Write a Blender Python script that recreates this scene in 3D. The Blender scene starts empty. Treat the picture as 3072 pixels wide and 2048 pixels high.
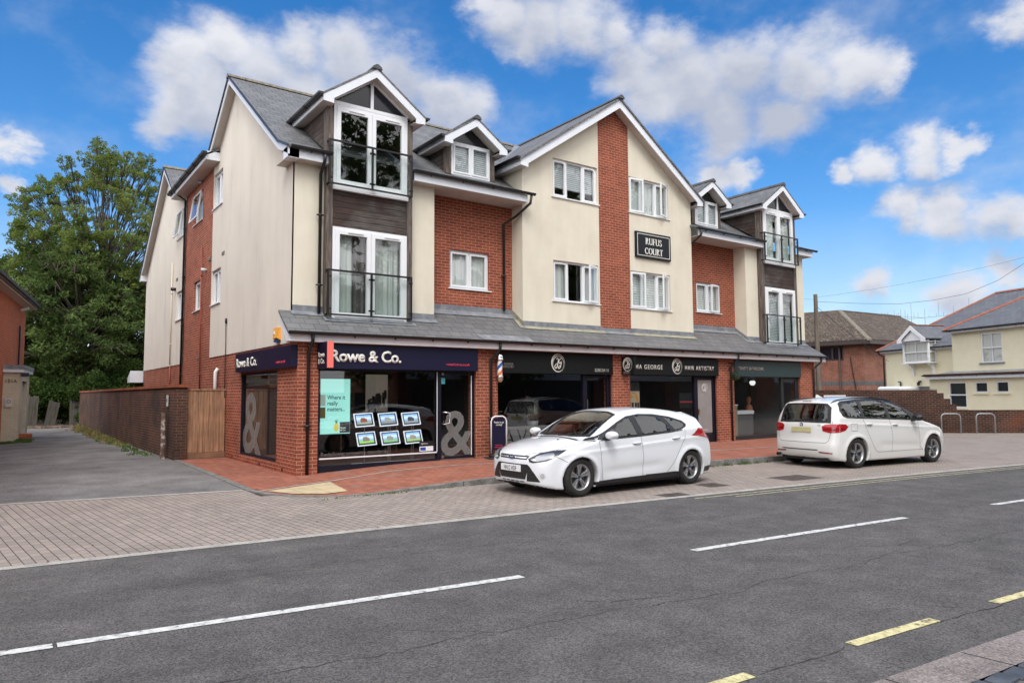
import bpy, math, random, bmesh
import numpy as np
from mathutils import Vector, Matrix
from mathutils.bvhtree import BVHTree
from mathutils.geometry import delaunay_2d_cdt, tessellate_polygon
rnd = random.Random(7)
SC = bpy.context.scene
COL = SC.collection
# ---------------------------------------------------------------- camera
cam = bpy.data.cameras.new('camera'); camo = bpy.data.objects.new('camera', cam); COL.objects.link(camo)
cr, cu, cf = Vector((0.8109,-0.5851,-0.0059)), Vector((-0.0390,-0.0641,0.9972)), Vector((0.5837,0.8085,0.0748))
M = Matrix((cr, cu, -cf)).transposed().to_4x4(); M.translation = Vector((-4.97,-14.45,1.64))
camo.matrix_world = M
cam.sensor_width = 36; cam.lens = 24.864; cam.clip_start = .05; cam.clip_end = 2500
SC.camera = camo
# ---------------------------------------------------------------- world
W = bpy.data.worlds.new('World'); SC.world = W; W.use_nodes = True
SUN_EL, SUN_AZ = math.radians(52), math.radians(215)
def node(nt, t, loc=None, **kw):
    n = nt.nodes.new(t)
    for k, v in kw.items():
        if k.startswith('i_'):
            key = k[2:]
            n.inputs[int(key) if key.isdigit() else key.replace('_', ' ')].default_value = v
        else: setattr(n, k, v)
    return n
def build_world():
    nt = W.node_tree; nt.nodes.clear(); L = nt.links.new
    out = node(nt, 'ShaderNodeOutputWorld'); bg = node(nt, 'ShaderNodeBackground'); L(bg.outputs[0], out.inputs[0])
    tc = node(nt, 'ShaderNodeTexCoord')
    sky = node(nt, 'ShaderNodeTexSky', sky_type='NISHITA', sun_disc=False, sun_elevation=SUN_EL, sun_rotation=SUN_AZ, altitude=50, air_density=1.0, dust_density=.6, ozone_density=3.0)
    hs = node(nt, 'ShaderNodeHueSaturation'); hs.inputs['Saturation'].default_value = 1.36; hs.inputs['Value'].default_value = 1.22; hs.inputs['Hue'].default_value = .503
    L(sky.outputs[0], hs.inputs['Color'])
    sk = node(nt, 'ShaderNodeVectorMath', operation='SCALE'); sk.inputs['Scale'].default_value = .1; L(hs.outputs[0], sk.inputs[0])
    nz = node(nt, 'ShaderNodeTexNoise', noise_dimensions='3D'); nz.inputs['Scale'].default_value = 9; nz.inputs['Detail'].default_value = 6; nz.inputs['Roughness'].default_value = .55
    mp = node(nt, 'ShaderNodeMapping'); mp.inputs['Scale'].default_value = (1, 1, 1.6); L(tc.outputs['Generated'], mp.inputs[0]); L(mp.outputs[0], nz.inputs['Vector'])
    blobs = [(0.168,0.901,0.400,0.053),(0.167,0.917,0.362,0.053),(0.208,0.881,0.425,0.048),(0.249,0.878,0.408,0.065),(0.294,0.850,0.437,0.049),(0.345,0.833,0.433,0.061),(0.399,0.818,0.413,0.063),(0.453,0.798,0.396,0.058),(0.487,0.788,0.377,0.047),(0.151,0.932,0.330,0.037),(0.303,0.872,0.385,0.078),(0.205,0.905,0.372,0.065),(0.501,0.715,0.488,0.045),(0.551,0.687,0.474,0.062),(0.594,0.652,0.471,0.056),(0.628,0.631,0.455,0.045),(0.676,0.587,0.445,0.050),(0.532,0.710,0.460,0.040),(0.474,0.724,0.501,0.033),(0.652,0.633,0.416,0.051),(0.707,0.586,0.396,0.073),(0.750,0.525,0.401,0.060),(0.790,0.472,0.392,0.059),(0.819,0.428,0.383,0.052),(0.836,0.400,0.377,0.031),(0.742,0.567,0.357,0.062),(0.790,0.504,0.347,0.050),(0.682,0.625,0.380,0.057),(0.880,0.380,0.285,0.036),(0.892,0.347,0.288,0.025),(0.858,0.432,0.278,0.032),(0.843,0.463,0.273,0.022),(0.886,0.406,0.223,0.037),(0.905,0.365,0.217,0.047),(0.926,0.320,0.199,0.040),(0.935,0.302,0.187,0.030),(0.872,0.282,0.400,0.033),(-0.004,0.957,0.289,0.024),(0.002,0.968,0.253,0.018),(0.935,0.326,0.140,0.030),(0.776,0.561,0.287,0.029),(0.756,0.587,0.290,0.029),(0.923,0.368,0.109,0.042),(0.882,0.450,0.137,0.033)]
    # domain-warped direction so the cloud rims billow
    nw = node(nt, 'ShaderNodeTexNoise'); nw.inputs['Scale'].default_value = 13; nw.inputs['Detail'].default_value = 5; nw.inputs['Roughness'].default_value = .6
    L(mp.outputs[0], nw.inputs['Vector'])
    sub = node(nt, 'ShaderNodeVectorMath', operation='SUBTRACT'); L(nw.outputs['Color'], sub.inputs[0]); sub.inputs[1].default_value = (.5, .5, .5)
    sc = node(nt, 'ShaderNodeVectorMath', operation='SCALE'); sc.inputs['Scale'].default_value = .085; L(sub.outputs[0], sc.inputs[0])
    ad = node(nt, 'ShaderNodeVectorMath', operation='ADD'); L(tc.outputs['Generated'], ad.inputs[0]); L(sc.outputs[0], ad.inputs[1])
    def chain(vec, tail=.2):
        prev = None
        for x, y, z, r in blobs:
            d = node(nt, 'ShaderNodeVectorMath', operation='DISTANCE'); L(vec, d.inputs[0]); d.inputs[1].default_value = (x, y, z)
            m = node(nt, 'ShaderNodeMapRange'); m.inputs['From Min'].default_value = r*1.3; m.inputs['From Max'].default_value = r*tail
            L(d.outputs['Value'], m.inputs['Value'])
            if prev:
                q = node(nt, 'ShaderNodeMath', operation='SMOOTH_MAX'); q.inputs[2].default_value = .25
                L(prev, q.inputs[0]); L(m.outputs[0], q.inputs[1]); prev = q.outputs[0]
            else: prev = m.outputs[0]
        return prev
    prev = chain(ad.outputs[0])
    ab = node(nt, 'ShaderNodeVectorMath', operation='ADD'); L(ad.outputs[0], ab.inputs[0]); ab.inputs[1].default_value = (0, 0, .036); above = chain(ab.outputs[0])
    # the rest of the sky dome (behind and above the viewer) is mostly overcast
    dt = node(nt, 'ShaderNodeVectorMath', operation='DOT_PRODUCT'); L(tc.outputs['Generated'], dt.inputs[0]); dt.inputs[1].default_value = (.56, .775, .29)
    mr = node(nt, 'ShaderNodeMapRange'); mr.inputs['From Min'].default_value = .62; mr.inputs['From Max'].default_value = .3; L(dt.outputs['Value'], mr.inputs['Value'])
    n2 = node(nt, 'ShaderNodeTexNoise'); n2.inputs['Scale'].default_value = 2.2; n2.inputs['Detail'].default_value = 5; L(tc.outputs['Generated'], n2.inputs['Vector'])
    r2 = node(nt, 'ShaderNodeMapRange'); r2.inputs['From Min'].default_value = .3; r2.inputs['From Max'].default_value = .5; L(n2.outputs[0], r2.inputs['Value'])
    m2 = node(nt, 'ShaderNodeMath', operation='MULTIPLY'); L(mr.outputs[0], m2.inputs[0]); L(r2.outputs[0], m2.inputs[1])
    # erode by noise
    e1 = node(nt, 'ShaderNodeMath', operation='MULTIPLY_ADD'); L(nz.outputs[0], e1.inputs[0]); e1.inputs[1].default_value = .95; e1.inputs[2].default_value = -.60
    e2 = node(nt, 'ShaderNodeMath', operation='ADD'); L(prev, e2.inputs[0]); L(e1.outputs[0], e2.inputs[1])
    e3 = node(nt, 'ShaderNodeMapRange', interpolation_type='SMOOTHSTEP'); e3.inputs['From Min'].default_value = .0; e3.inputs['From Max'].default_value = .80; L(e2.outputs[0], e3.inputs['Value'])
    mx = node(nt, 'ShaderNodeMath', operation='MAXIMUM'); L(e3.outputs[0], mx.inputs[0]); L(m2.outputs[0], mx.inputs[1])
    # faint veil towards the horizon
    sp = node(nt, 'ShaderNodeSeparateXYZ'); L(tc.outputs['Generated'], sp.inputs[0])
    hz = node(nt, 'ShaderNodeMapRange'); hz.inputs['From Min'].default_value = .24; hz.inputs['From Max'].default_value = .0; hz.inputs['To Max'].default_value = .62; L(sp.outputs['Z'], hz.inputs['Value'])
    mx2 = node(nt, 'ShaderNodeMath', operation='MAXIMUM'); L(mx.outputs[0], mx2.inputs[0]); L(hz.outputs[0], mx2.inputs[1])
    # cloud colour: white with grey-violet undersides
    n3 = node(nt, 'ShaderNodeTexNoise'); n3.inputs['Scale'].default_value = 7; n3.inputs['Detail'].default_value = 5; L(mp.outputs[0], n3.inputs[0])
    g1 = node(nt, 'ShaderNodeMath', operation='MULTIPLY_ADD'); L(above, g1.inputs[0]); g1.inputs[1].default_value = -.55; L(n3.outputs[0], g1.inputs[2])
    cr_ = node(nt, 'ShaderNodeValToRGB'); L(g1.outputs[0], cr_.inputs[0])
    cr_.color_ramp.elements[0].position = -.0; cr_.color_ramp.elements[0].color = (.34, .37, .45, 1)
    cr_.color_ramp.elements[1].position = .46; cr_.color_ramp.elements[1].color = (.56, .57, .61, 1)
    mix0 = node(nt, 'ShaderNodeMixRGB'); L(mx2.outputs[0], mix0.inputs[0]); L(sk.outputs[0], mix0.inputs[1]); L(cr_.outputs[0], mix0.inputs[2])
    mix = node(nt, 'ShaderNodeMixRGB'); L(m2.outputs[0], mix.inputs[0]); L(mix0.outputs[0], mix.inputs[1]); mix.inputs[2].default_value = (1.35, 1.36, 1.40, 1)
    L(mix.outputs[0], bg.inputs[0]); bg.inputs[1].default_value = 1.0
build_world()
sl = bpy.data.lights.new('sun', 'SUN'); sl.energy = 1.5; sl.angle = math.radians(25); sl.color = (1, .965, .92)
so = bpy.data.objects.new('sun', sl); COL.objects.link(so)
sd = Vector((math.sin(SUN_AZ)*math.cos(SUN_EL), math.cos(SUN_AZ)*math.cos(SUN_EL), math.sin(SUN_EL)))
so.rotation_euler = (-sd).to_track_quat('-Z', 'Y').to_euler(); so.location = (0, -20, 40)
SC.view_settings.view_transform = 'Standard'; SC.view_settings.look = 'None'; SC.view_settings.exposure = 0.55; SC.view_settings.gamma = 1
SC.cycles.max_bounces = 8; SC.cycles.transparent_max_bounces = 24; SC.cycles.caustics_reflective = False; SC.cycles.caustics_refractive = False
SC.cycles.sample_clamp_indirect = 4
# ---------------------------------------------------------------- objects
def link(o, parent=None, label=None, cat=None, group=None, kind=None):
    COL.objects.link(o)
    if parent: o.parent = parent
    if label: o['label'] = label
    if cat: o['category'] = cat
    if group: o['group'] = group
    if kind: o['kind'] = kind
    return o
def thing(name, label, cat, loc=(0,0,0), rz=0, group=None):
    o = bpy.data.objects.new(name, None); o.location = loc; o.rotation_euler = (0, 0, rz); o.empty_display_size = .2
    return link(o, None, label, cat, group)
def copy_tree(o, parent=None):
    c = o.copy(); COL.objects.link(c)
    if parent: c.parent = parent
    for ch in o.children: copy_tree(ch, c)
    return c
class MB:
    def __init__(s): s.v = []; s.f = []
    def add(s, vs, fs):
        n = len(s.v); s.v += [tuple(p) for p in vs]; s.f += [tuple(i+n for i in f) for f in fs]; return s
    def quad(s, *p): return s.add(p, [tuple(range(len(p)))])
    def box(s, x0, x1, y0, y1, z0, z1):
        return s.add([(x0,y0,z0),(x1,y0,z0),(x1,y1,z0),(x0,y1,z0),(x0,y0,z1),(x1,y0,z1),(x1,y1,z1),(x0,y1,z1)],
            [(0,3,2,1),(4,5,6,7),(0,1,5,4),(1,2,6,5),(2,3,7,6),(3,0,4,7)])
    def boxm(s, m, x0, x1, y0, y1, z0, z1):
        t = MB().box(x0,x1,y0,y1,z0,z1); return s.add([m @ Vector(p) for p in t.v], t.f)
    def prism(s, poly, vec):     # extrude a planar polygon (any winding) by vec
        vec = Vector(vec); P = [Vector(p) for p in poly]; n = len(P)
        nn = Vector((0,0,0))
        for i in range(n):
            a, b = P[i], P[(i+1) % n]; nn += a.cross(b)
        if nn.dot(vec) > 0: P = P[::-1]
        vs = P + [p+vec for p in P]
        fs = [tuple(range(n)), tuple(reversed(range(n, 2*n)))]
        for i in range(n):
            j = (i+1) % n; fs.append((j, i, i+n, j+n))
        return s.add(vs, fs)
    def tube(s, pts, r, n=8, caps=True):
        P = [Vector(p) for p in pts]; rs = r if hasattr(r, '__len__') else [r]*len(P)
        base = len(s.v); up = None
        for i, p in enumerate(P):
            t = (P[min(i+1, len(P)-1)] - P[max(i-1, 0)]).normalized()
            if up is None or abs(up.dot(t)) > .99: up = Vector((0,0,1)) if abs(t.z) < .9 else Vector((1,0,0))
            a = (up - t*up.dot(t)).normalized(); b = t.cross(a); up = a
            for k in range(n):
                q = 2*math.pi*k/n; s.v.append(tuple(p + (a*math.cos(q)+b*math.sin(q))*rs[i]))
        for i in range(len(P)-1):
            for k in range(n):
                k2 = (k+1) % n; s.f.append((base+i*n+k, base+i*n+k2, base+(i+1)*n+k2, base+(i+1)*n+k))
        if caps:
            s.f.append(tuple(base+k for k in reversed(range(n)))); e = base+(len(P)-1)*n; s.f.append(tuple(e+k for k in range(n)))
        return s
    def lathe(s, prof, m=None, n=32):   # prof: (r, h) about local z
        base = len(s.v); m = m or Matrix()
        for r, h in prof:
            for k in range(n):
                q = 2*math.pi*k/n; s.v.append(tuple(m @ Vector((r*math.cos(q), r*math.sin(q), h))))
        for i in range(len(prof)-1):
            for k in range(n):
                k2 = (k+1) % n; s.f.append((base+i*n+k, base+i*n+k2, base+(i+1)*n+k2, base+(i+1)*n+k))
        return s
    def split(s, name, mat, parent=None, **k):   # every connected piece becomes a part of its own
        par = list(range(len(s.v)))
        def find(a):
            while par[a] != a: par[a] = par[par[a]]; a = par[a]
            return a
        key = {}
        for i, p in enumerate(s.v):
            q = (round(p[0],4), round(p[1],4), round(p[2],4))
            if q in key: par[find(i)] = find(key[q])
            else: key[q] = i
        for f in s.f:
            for i in f[1:]: par[find(i)] = find(f[0])
        g = {}
        for f in s.f: g.setdefault(find(f[0]), []).append(f)
        out = []
        for fs in g.values():
            ids = sorted({i for f in fs for i in f}); mp = {a: b for b, a in enumerate(ids)}; m = MB(); m.add([s.v[i] for i in ids], [tuple(mp[i] for i in f) for f in fs]); out.append(m.build(name, mat, parent, **k))
        return out
    def build(s, name, mat, parent=None, smooth=False, bevel=0, label=None, cat=None, group=None, kind=None, uv=True, seg=2):
        me = bpy.data.meshes.new(name); me.from_pydata(s.v, [], s.f); me.update()
        o = bpy.data.objects.new(name, me); link(o, parent, label, cat, group, kind)
        if mat: me.materials.append(mat)
        if uv: box_uv(me)
        if smooth: me.polygons.foreach_set('use_smooth', [True]*len(me.polygons))
        if smooth == 'auto':
            try: me.set_sharp_from_angle(angle=math.radians(35))
            except Exception: pass
        if bevel:
            b = o.modifiers.new('b', 'BEVEL'); b.width = bevel; b.segments = seg; b.limit_method = 'ANGLE'; b.angle_limit = math.radians(40)
            me.polygons.foreach_set('use_smooth', [True]*len(me.polygons)); b.harden_normals = True
        return o
def fixn(o):
    bm = bmesh.new(); bm.from_mesh(o.data); bmesh.ops.recalc_face_normals(bm, faces=bm.faces); bm.to_mesh(o.data); bm.free(); return o
def box_uv(me):
    uv = me.uv_layers.new(name='uv'); vs = me.vertices; Z = Vector((0,0,1)); d = uv.data
    for p in me.polygons:
        n = p.normal
        if abs(n.z) > .9: u, v = Vector((1,0,0)), Vector((0,1,0))
        else: u = Z.cross(n).normalized(); v = n.cross(u)
        for li in p.loop_indices:
            c = vs[me.loops[li].vertex_index].co; d[li].uv = (c.dot(u), c.dot(v))
# ---------------------------------------------------------------- materials
MC = {}
def mat_new(name):
    m = bpy.data.materials.new(name); m.use_nodes = True; nt = m.node_tree
    return m, nt, nt.nodes['Principled BSDF']
def C3(c): return (c[0], c[1], c[2], 1)
def plain(name, col, rough=.5, metal=0, spec=.5, bump=0, bscale=60, var=0, vscale=3, coat=0, emit=None):
    if name in MC: return MC[name]
    m, nt, b = mat_new(name); L = nt.links.new
    b.inputs['Base Color'].default_value = C3(col); b.inputs['Roughness'].default_value = rough; b.inputs['Metallic'].default_value = metal
    b.inputs['Specular IOR Level'].default_value = spec; b.inputs['Coat Weight'].default_value = coat
    if emit: b.inputs['Emission Color'].default_value = C3(col); b.inputs['Emission Strength'].default_value = emit
    tc = node(nt, 'ShaderNodeTexCoord')
    if var:
        n = node(nt, 'ShaderNodeTexNoise'); n.inputs['Scale'].default_value = vscale; n.inputs['Detail'].default_value = 6; L(tc.outputs['Object'], n.inputs[0])
        r = node(nt, 'ShaderNodeMapRange'); r.inputs['From Min'].default_value = .3; r.inputs['From Max'].default_value = .7
        r.inputs['To Min'].default_value = 1-var; r.inputs['To Max'].default_value = 1+var; L(n.outputs[0], r.inputs['Value'])
        h = node(nt, 'ShaderNodeVectorMath', operation='SCALE'); h.inputs[0].default_value = col; L(r.outputs[0], h.inputs['Scale']); L(h.outputs[0], b.inputs['Base Color'])
    if bump:
        n = node(nt, 'ShaderNodeTexNoise'); n.inputs['Scale'].default_value = bscale; n.inputs['Detail'].default_value = 3; L(tc.outputs['Object'], n.inputs[0])
        bp = node(nt, 'ShaderNodeBump'); bp.inputs['Strength'].default_value = bump; bp.inputs['Distance'].default_value = .01; L(n.outputs[0], bp.inputs['Height']); L(bp.outputs[0], b.inputs['Normal'])
    MC[name] = m; return m
def bricky(name, c1, c2, mo, bw=.225, rh=.075, ms=.011, rough=.85, rot=False, var=.25, vs=1.2, stain=None, bump=.6, offset=.5, spec=.3, squash=1, streak=0, mfac=1, uvw=None):
    if name in MC: return MC[name]
    m, nt, b = mat_new(name); L = nt.links.new
    tc = node(nt, 'ShaderNodeTexCoord'); mp = node(nt, 'ShaderNodeMapping'); L(tc.outputs['UV'], mp.inputs[0])
    if rot is not False: mp.inputs['Rotation'].default_value = (0, 0, rot)
    nd = node(nt, 'ShaderNodeTexNoise'); nd.inputs['Scale'].default_value = 14; nd.inputs['Detail'].default_value = 2; L(tc.outputs['UV'], nd.inputs[0])
    sb = node(nt, 'ShaderNodeVectorMath', operation='SUBTRACT'); L(nd.outputs['Color'], sb.inputs[0]); sb.inputs[1].default_value = (.5, .5, .5)
    sc = node(nt, 'ShaderNodeVectorMath', operation='SCALE'); sc.inputs['Scale'].default_value = rh*.12; L(sb.outputs[0], sc.inputs[0])
    ad = node(nt, 'ShaderNodeVectorMath', operation='ADD'); L(mp.outputs[0], ad.inputs[0]); L(sc.outputs[0], ad.inputs[1])
    br = node(nt, 'ShaderNodeTexBrick'); L(ad.outputs[0], br.inputs['Vector']); br.offset = offset; br.squash = squash
    br.inputs['Scale'].default_value = 1; br.inputs['Brick Width'].default_value = bw; br.inputs['Row Height'].default_value = rh
    br.inputs['Mortar Size'].default_value = ms*.5; br.inputs['Mortar Smooth'].default_value = .25
    br.inputs['Color1'].default_value = C3(c1); br.inputs['Color2'].default_value = C3(c2); br.inputs['Mortar'].default_value = C3(mo)
    n = node(nt, 'ShaderNodeTexNoise'); n.inputs['Scale'].default_value = vs; n.inputs['Detail'].default_value = 8; n.inputs['Roughness'].default_value = .65; L(tc.outputs['Object'], n.inputs[0])
    r = node(nt, 'ShaderNodeMapRange'); r.inputs['From Min'].default_value = .3; r.inputs['From Max'].default_value = .7; r.inputs['To Min'].default_value = 1-var; r.inputs['To Max'].default_value = 1+var*.6; L(n.outputs[0], r.inputs['Value'])
    h = node(nt, 'ShaderNodeVectorMath', operation='SCALE'); L(br.outputs['Color'], h.inputs[0]); L(r.outputs[0], h.inputs['Scale'])
    col = h.outputs[0]
    g = node(nt, 'ShaderNodeTexNoise'); g.inputs['Scale'].default_value = 90; g.inputs['Detail'].default_value = 3; L(tc.outputs['Object'], g.inputs[0])
    gr = node(nt, 'ShaderNodeMapRange'); gr.inputs['From Min'].default_value = .25; gr.inputs['From Max'].default_value = .75; gr.inputs['To Min'].default_value = .86; gr.inputs['To Max'].default_value = 1.14; L(g.outputs[0], gr.inputs['Value'])
    h2 = node(nt, 'ShaderNodeVectorMath', operation='SCALE'); L(col, h2.inputs[0]); L(gr.outputs[0], h2.inputs['Scale']); col = h2.outputs[0]
    if stain:
        sn = node(nt, 'ShaderNodeTexNoise'); sn.inputs['Scale'].default_value = stain[1]; sn.inputs['Detail'].default_value = 7; L(tc.outputs['Object'], sn.inputs[0])
        if len(stain) > 4: mm = node(nt, 'ShaderNodeMapping'); mm.inputs['Scale'].default_value = stain[4]; L(tc.outputs['Object'], mm.inputs[0]); L(mm.outputs[0], sn.inputs[0])
        sr = node(nt, 'ShaderNodeMapRange'); sr.inputs['From Min'].default_value = stain[2]; sr.inputs['From Max'].default_value = stain[2]+.15; sr.inputs['To Max'].default_value = stain[3]; L(sn.outputs[0], sr.inputs['Value'])
        mi = node(nt, 'ShaderNodeMixRGB'); L(sr.outputs[0], mi.inputs[0]); L(col, mi.inputs[1]); mi.inputs[2].default_value = C3(stain[0]); col = mi.outputs[0]
    L(col, b.inputs['Base Color']); b.inputs['Roughness'].default_value = rough; b.inputs['Specular IOR Level'].default_value = spec
    bp = node(nt, 'ShaderNodeBump', invert=True); bp.inputs['Strength'].default_value = bump; bp.inputs['Distance'].default_value = .006; L(br.outputs['Fac'], bp.inputs['Height'])
    bp2 = node(nt, 'ShaderNodeBump'); bp2.inputs['Strength'].default_value = .25; bp2.inputs['Distance'].default_value = .004; L(g.outputs[0], bp2.inputs['Height']); L(bp.outputs[0], bp2.inputs['Normal']); L(bp2.outputs[0], b.inputs['Normal'])
    MC[name] = m; return m
def ramp(nt, fac, stops):
    r = node(nt, 'ShaderNodeValToRGB'); nt.links.new(fac, r.inputs[0]); e = r.color_ramp.elements
    e[0].position, e[0].color = stops[0][0], C3(stops[0][1]); e[1].position, e[1].color = stops[-1][0], C3(stops[-1][1])
    for p, c in stops[1:-1]: q = e.new(p); q.color = C3(c)
    return r.outputs[0]
def noisy(name, stops, scale=4, detail=8, rough=.8, stretch=(1,1,1), speck=None, bump=.3, bsc=80, bd=.004, spec=.4, big=None, coord='Object', voro=None, cracks=None):
    if name in MC: return MC[name]
    m, nt, b = mat_new(name); L = nt.links.new
    tc = node(nt, 'ShaderNodeTexCoord'); mp = node(nt, 'ShaderNodeMapping'); mp.inputs['Scale'].default_value = stretch; L(tc.outputs[coord], mp.inputs[0])
    n = node(nt, 'ShaderNodeTexNoise'); n.inputs['Scale'].default_value = scale; n.inputs['Detail'].default_value = detail; n.inputs['Roughness'].default_value = .6; L(mp.outputs[0], n.inputs[0])
    col = ramp(nt, n.outputs[0], stops)
    if big:
        k = node(nt, 'ShaderNodeTexNoise'); k.inputs['Scale'].default_value = big[0]; k.inputs['Detail'].default_value = 5; L(tc.outputs[coord], k.inputs[0])
        if len(big) > 2: mm = node(nt, 'ShaderNodeMapping'); mm.inputs['Scale'].default_value = big[2]; L(tc.outputs[coord], mm.inputs[0]); L(mm.outputs[0], k.inputs[0])
        r = node(nt, 'ShaderNodeMapRange'); r.inputs['From Min'].default_value = .3; r.inputs['From Max'].default_value = .7; r.inputs['To Min'].default_value = 1-big[1]; r.inputs['To Max'].default_value = 1+big[1]; L(k.outputs[0], r.inputs['Value'])
        h = node(nt, 'ShaderNodeVectorMath', operation='SCALE'); L(col, h.inputs[0]); L(r.outputs[0], h.inputs['Scale']); col = h.outputs[0]
    if speck:
        v = node(nt, 'ShaderNodeTexVoronoi'); v.inputs['Scale'].default_value = speck[0]; L(tc.outputs[coord], v.inputs['Vector'])
        w = node(nt, 'ShaderNodeTexWhiteNoise', noise_dimensions='3D'); L(v.outputs['Position'], w.inputs['Vector'])
        r = node(nt, 'ShaderNodeMapRange'); r.inputs['To Min'].default_value = 1-speck[1]; r.inputs['To Max'].default_value = 1+speck[1]; L(w.outputs['Value'], r.inputs['Value'])
        h = node(nt, 'ShaderNodeVectorMath', operation='SCALE'); L(col, h.inputs[0]); L(r.outputs[0], h.inputs['Scale']); col = h.outputs[0]
    if cracks:
        wn = node(nt, 'ShaderNodeTexNoise'); wn.inputs['Scale'].default_value = 1.5; wn.inputs['Detail'].default_value = 6; L(tc.outputs[coord], wn.inputs[0])
        wa = node(nt, 'ShaderNodeMixRGB', blend_type='ADD'); wa.inputs[0].default_value = cracks[2]; L(tc.outputs[coord], wa.inputs[1]); L(wn.outputs['Color'], wa.inputs[2])
        v = node(nt, 'ShaderNodeTexVoronoi', feature='DISTANCE_TO_EDGE'); v.inputs['Scale'].default_value = cracks[0]; L(wa.outputs[0], v.inputs['Vector'])
        r = node(nt, 'ShaderNodeMapRange'); r.inputs['From Min'].default_value = 0; r.inputs['From Max'].default_value = cracks[1]; r.inputs['To Min'].default_value = 1; r.inputs['To Max'].default_value = 0; L(v.outputs['Distance'], r.inputs['Value'])
        k = node(nt, 'ShaderNodeTexNoise'); k.inputs['Scale'].default_value = .7; k.inputs['Detail'].default_value = 3; L(tc.outputs[coord], k.inputs[0])
        k2 = node(nt, 'ShaderNodeMapRange'); k2.inputs['From Min'].default_value = .52; k2.inputs['From Max'].default_value = .6; L(k.outputs[0], k2.inputs['Value'])
        mu = node(nt, 'ShaderNodeMath', operation='MULTIPLY'); L(r.outputs[0], mu.inputs[0]); L(k2.outputs[0], mu.inputs[1])
        mi = node(nt, 'ShaderNodeMixRGB'); L(mu.outputs[0], mi.inputs[0]); L(col, mi.inputs[1]); mi.inputs[2].default_value = (.012, .012, .012, 1); col = mi.outputs[0]
    L(col, b.inputs['Base Color']); b.inputs['Roughness'].default_value = rough; b.inputs['Specular IOR Level'].default_value = spec
    g = node(nt, 'ShaderNodeTexNoise'); g.inputs['Scale'].default_value = bsc; g.inputs['Detail'].default_value = 4; L(mp.outputs[0], g.inputs[0])
    bp = node(nt, 'ShaderNodeBump'); bp.inputs['Strength'].default_value = bump; bp.inputs['Distance'].default_value = bd; L(g.outputs[0], bp.inputs['Height']); L(bp.outputs[0], b.inputs['Normal'])
    MC[name] = m; return m
def glassy(name, tint=(1,1,1), refl=1.0, base=.04, rough=0):
    if name in MC: return MC[name]
    m, nt, b = mat_new(name); nt.nodes.remove(b); L = nt.links.new; out = nt.nodes['Material Output']
    t = node(nt, 'ShaderNodeBsdfTransparent'); t.inputs[0].default_value = C3(tint)
    g = node(nt, 'ShaderNodeBsdfGlossy'); g.inputs['Roughness'].default_value = rough; g.inputs[0].default_value = (refl, refl, refl, 1)
    ge = node(nt, 'ShaderNodeNewGeometry'); dp = node(nt, 'ShaderNodeVectorMath', operation='DOT_PRODUCT'); L(ge.outputs['Normal'], dp.inputs[0]); L(ge.outputs['Incoming'], dp.inputs[1])
    ab = node(nt, 'ShaderNodeMath', operation='ABSOLUTE'); L(dp.outputs['Value'], ab.inputs[0]); iv = node(nt, 'ShaderNodeMath', operation='SUBTRACT'); iv.inputs[0].default_value = 1; L(ab.outputs[0], iv.inputs[1])
    pw = node(nt, 'ShaderNodeMath', operation='POWER'); L(iv.outputs[0], pw.inputs[0]); pw.inputs[1].default_value = 4.2
    ma = node(nt, 'ShaderNodeMath', operation='MULTIPLY_ADD'); L(pw.outputs[0], ma.inputs[0]); ma.inputs[1].default_value = .9-base; ma.inputs[2].default_value = .05+base; ma.use_clamp = True
    mi = node(nt, 'ShaderNodeMixShader'); L(ma.outputs[0], mi.inputs[0]); L(t.outputs[0], mi.inputs[1]); L(g.outputs[0], mi.inputs[2]); L(mi.outputs[0], out.inputs[0])
    MC[name] = m; return m
def film(name, col, alpha, rough=.6):   # frosted vinyl on glass
    if name in MC: return MC[name]
    m, nt, b = mat_new(name); b.inputs['Base Color'].default_value = C3(col); b.inputs['Roughness'].default_value = rough; b.inputs['Alpha'].default_value = alpha
    MC[name] = m; return m
BRICK = bricky('red_brick', (.33,.078,.042), (.235,.052,.030), (.52,.33,.22), var=.18, vs=2.5)
BRICK2 = bricky('red_brick_pier', (.34,.085,.048), (.23,.052,.031), (.54,.36,.24), ms=.012, var=.28, vs=1.6, stain=((.16,.085,.06), 1.1, .60, .5))
BROWNB = bricky('brown_brick', (.12,.052,.034), (.07,.036,.028), (.22,.16,.12), var=.45, vs=.8, stain=((.035,.030,.027), 1.0, .54, .75))
BROWNB2 = bricky('brown_brick_far', (.075,.030,.022), (.030,.018,.017), (.25,.165,.11), var=.45, vs=.7, stain=((.18,.055,.03), .6, .60, .6))
HOUSEB = bricky('office_brick', (.25,.08,.05), (.15,.05,.036), (.46,.32,.24), ms=.014, var=.25)
PAINTB = bricky('painted_brick', (.62,.54,.42), (.58,.50,.38), (.44,.37,.27), ms=.008, var=.12, vs=1.5, bump=.4)
RENDER = noisy('cream_render', [(.2,(.66,.60,.48)),(.5,(.72,.66,.54)),(.8,(.75,.695,.575))], scale=1.5, rough=.95, bump=.5, bsc=130, bd=.003, big=(3,.04,(1.2,1.2,.25)), spec=.2)
RENDERS = noisy('cream_render_side', [(.25,(.52,.48,.44)),(.42,(.68,.625,.55)),(.8,(.73,.68,.60))], scale=1.4, rough=.95, stretch=(1.3,1.3,.22), bump=.3, bsc=60, bd=.003, big=(.8,.05), spec=.2)
CREAMP = noisy('cream_paint', [(.3,(.76,.70,.50)),(.7,(.82,.76,.56))], scale=2, rough=.9, bump=.2)
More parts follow.
